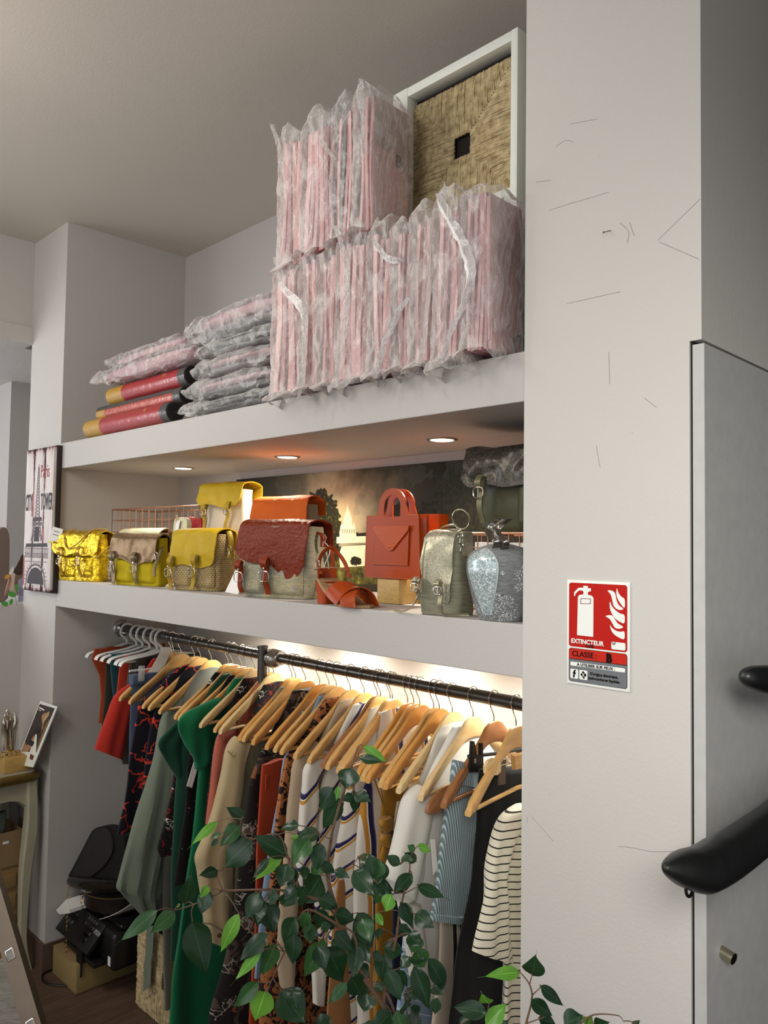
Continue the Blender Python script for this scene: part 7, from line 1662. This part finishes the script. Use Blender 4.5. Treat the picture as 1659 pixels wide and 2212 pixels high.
A(Z6, 2.765, '280,215,385,250,48,2;265,240,215,205,42,1;180,325,72,260,45,1;185,290,275,310,50,0;250,380,125,515,72,0;280,450,478,537,72,0;20,440,155,520,70,0;180,550,270,745,62,0;265,620,402,715,92,0;230,735,310,828,85,0;155,705,262,740,62,0;80,800,220,860,85,0;345,885,462,1105,92,0;245,880,345,900,55,0;260,930,370,1240,100,0;100,950,195,1175,90,0;375,1050,445,1110,75,0;892,970,640,1000,68,2;965,985,995,840,118,0;1015,1050,1182,1192,62,0;960,1135,1115,1250,75,0;1005,1240,1125,1290,80,0;1160,1280,1285,1215,115,0;1290,1290,1335,1220,75,2;1340,1295,1450,1262,75,0;695,1210,462,1168,92,0;708,1155,658,1082,72,2;690,1290,835,1130,92,2;530,1285,625,1240,60,0;760,1300,840,1260,60,0;1600,1290,1560,1262,60,0;180,1190,262,1160,70,0;240,1180,290,1290,90,0;400,1120,380,1240,60,0')
q = random.Random(3)
def leafgeo(b, uvl, p0, p1, w_, bend, curl, nrm, idx):
    """folded, pointed ficus leaf from its stalk end p0 to its drip tip p1"""
    ax = p1-p0; L = ax.length; d = ax.normalized(); s = d.cross(nrm).normalized(); n = s.cross(d).normalized()
    NU, NV = 6, 12; G = []
    for j in range(NV+1):
        v = j/NV; prof = (math.sin(PI*min(1, v/0.84)**0.72) if v < 0.84 else 0.0); prof = max(prof, 0.07*(1-v) if v > 0.8 else 0)
        hw_ = w_/2*prof; c = p0+d*(L*v)+n*(bend*L*math.sin(PI*v)*0.5)+n*(-0.06*L*max(0, v-0.7)); row = []
        for i in range(NU+1):
            u = i/NU*2-1; row.append(b.verts.new(c+s*(u*hw_)+n*(abs(u)*hw_*curl)+n*(0.05*w_*math.sin(v*9+u*2+idx)*abs(u))))
        G.append(row)
    for j in range(NV):
        for i in range(NU):
            f = b.faces.new((G[j][i], G[j][i+1], G[j+1][i+1], G[j+1][i])); f.smooth = True
            for l_, (a, c) in zip(f.loops, ((i, j), (i+1, j), (i+1, j+1), (i, j+1))): l_[uvl].uv = (a/NU, c/NV)
for i in range(22):
    px, py = q.uniform(600, 960), q.uniform(1840, 2212)
    if px > 880 and py < 1900 or px < 640 and py < 1900: continue
    an = q.uniform(0.5, 2.6); L = q.uniform(45, 80); leaves.append(((px, py), (px+L*math.cos(an), py+L*math.sin(an)), q.uniform(24, 40), 0 if q.random() < 0.85 else 1))
plant = thing('ficus_plant', 'green ficus with glossy pointed leaves in front of the clothes rail', 'plant', (-0.9, -0.42, 0))
bms = [bmesh.new() for _ in range(3)]; uls = [b.loops.layers.uv.new('UVMap') for b in bms]
tw_ = bmesh.new()
# stems: (points as photo pixels, distance, start and end radius)
ST = [([Z5(1450, 2330), Z5(1370, 2050), Z5(1160, 1750), Z5(1030, 1400), Z5(900, 980), Z5(925, 640), Z5(965, 470), Z2z(1075, 1150), Z2z(1130, 970)], 1.16, 0.0050, 0.0010),
 ([Z5(1370, 2050), Z5(1400, 1800), Z5(1480, 1480), Z5(1510, 1250), Z5(1590, 920), Z5(1590, 830)], 1.16, 0.0030, 0.0008),
 ([Z5(1010, 1350), Z5(860, 1180), Z5(640, 1110), Z5(440, 1070), Z5(0, 1080), Z4(1110, 1080), Z4(860, 1195), Z4(700, 1245)], 1.15, 0.0024, 0.0008),
 ([Z4(1110, 1080), Z4(1060, 960), Z4(1075, 905)], 1.14, 0.0010, 0.0006), ([Z4(860, 1195), Z4(840, 1260), Z4(850, 1335)], 1.12, 0.0010, 0.0008),
 ([Z5(640, 1110), Z5(560, 800), Z5(470, 600), Z5(250, 640), Z5(160, 570), Z5(165, 470)], 1.16, 0.0016, 0.0006),
 ([Z5(1030, 1400), Z5(750, 1240), Z5(640, 1340), Z5(640, 1430), Z5(740, 1485), Z5(860, 1490)], 1.13, 0.0018, 0.0008),
 ([Z5(640, 1430), Z5(530, 1600), Z5(430, 1820), Z5(375, 1950)], 1.12, 0.0016, 0.0007), ([Z5(430, 1820), Z5(500, 1930)], 1.11, 0.0012, 0.0008), ([Z5(430, 1820), Z5(400, 1860), Z5(310, 1855)], 1.11, 0.0010, 0.0008),
 ([Z5(920, 640), Z5(830, 600)], 1.15, 0.0009, 0.0006), ([Z5(900, 1010), Z5(1000, 930), Z5(1110, 850), Z5(1155, 800)], 1.15, 0.0012, 0.0006),
 ([Z5(1160, 1750), Z5(1120, 1450), Z5(960, 1385), Z5(880, 1490)], 1.14, 0.0016, 0.0008), ([Z5(1400, 1800), Z5(1600, 1680)], 1.16, 0.0014, 0.0007),
 ([Z6(905, 1420), Z6(930, 1277), Z6(965, 1130), Z6(950, 1040), Z6(892, 965)], 1.08, 0.0020, 0.0007), ([Z6(950, 1045), Z6(966, 985)], 1.08, 0.001, 0.0007), ([Z6(963, 1110), Z6(1015, 1060)], 1.08, 0.001, 0.0006),
 ([Z6(925, 1277), Z6(1040, 1235)], 1.08, 0.001, 0.0006), ([Z6(1180, 1400), Z6(1300, 1235), Z6(1470, 1225), Z6(1510, 1260)], 1.05, 0.0014, 0.0004),
 ([Z6(720, 1400), Z6(705, 1210), Z6(708, 1155)], 1.12, 0.0016, 0.0008), ([Z6(200, 500), Z6(285, 455)], 1.16, 0.0009, 0.0006), ([Z6(165, 1277), Z6(100, 1100), Z6(0, 1050)], 1.16, 0.002, 0.003), ([Z6(235, 1300), Z6(200, 1100)], 1.17, 0.001, 0.0008)]
for pts, dd, r0, r1 in ST:
    P = smooth_path([atd(x, y, dd) for x, y in pts], 5); n = len(P)
    tube(tw_, P, [r0+(r1-r0)*i/(n-1) for i in range(n)], 7)
root = Vector((-0.84, -0.42, 0.30)); tube(tw_, smooth_path([atd(*Z5(1450, 2330), 1.16), atd(*Z5(1450, 2330), 1.16)*0.4+root*0.6, root], 6), [0.005+0.001*i for i in range(13)], 8)
tube(tw_, smooth_path([atd(*Z6(905, 1420), 1.08), (root+atd(*Z6(905, 1420), 1.08))/2, root], 6), 0.003, 8); tube(tw_, smooth_path([atd(*Z6(1180, 1400), 1.05), root], 6), 0.002, 8); tube(tw_, smooth_path([atd(*Z6(720, 1400), 1.12), root], 6), 0.002, 8)
allP = [(x, y, dd) for pts, dd, _, _ in ST for x, y in pts]
pet = tw_
for i, (p0, p1, w_, k) in enumerate(leaves):
    near = min(allP, key=lambda a: (a[0]-p0[0])**2+(a[1]-p0[1])**2)
    dd = near[2]+q.uniform(-0.035, 0.035); tilt = q.uniform(-0.03, 0.02)
    a = atd(p0[0], p0[1], dd); c = atd(p1[0], p1[1], dd+tilt); view = (CAM-a).normalized()
    nrm = (view+Vector((q.uniform(-0.3, 0.3), q.uniform(-0.3, 0.3), q.uniform(0.1, 0.5)))).normalized()
    leafgeo(bms[k], uls[k], a, c, w_/FPX*dd*1.15, q.uniform(-0.06, 0.14), q.uniform(-0.05, 0.3), nrm, i)
    s = atd(near[0], near[1], near[2])
    if (s-a).length < 0.05: tube(pet, smooth_path([s, (s+a)/2+Vector((0, 0, 0.003)), a], 3), 0.0007, 5)
obj('branches', tw_, plain('ficus_bark', '6e5440', 0.7, ns=120, var=0.3), plant)
for k, nm in enumerate(('dark_foliage', 'mid_green_foliage', 'young_foliage')):
    o = obj(nm, bms[k], LM[k], plant, label='bright yellow-green young leaves' if k == 2 else None)
b = bmesh.new(); lathe(b, (root.x, root.y, 0), [(0.10, 0.001), (0.12, 0.02), (0.15, 0.31), (0.158, 0.315), (0.158, 0.335), (0.14, 0.335), (0.135, 0.29)], 32); obj('pot', b, plain('terracotta_pot', '8a5138', 0.8), plant)
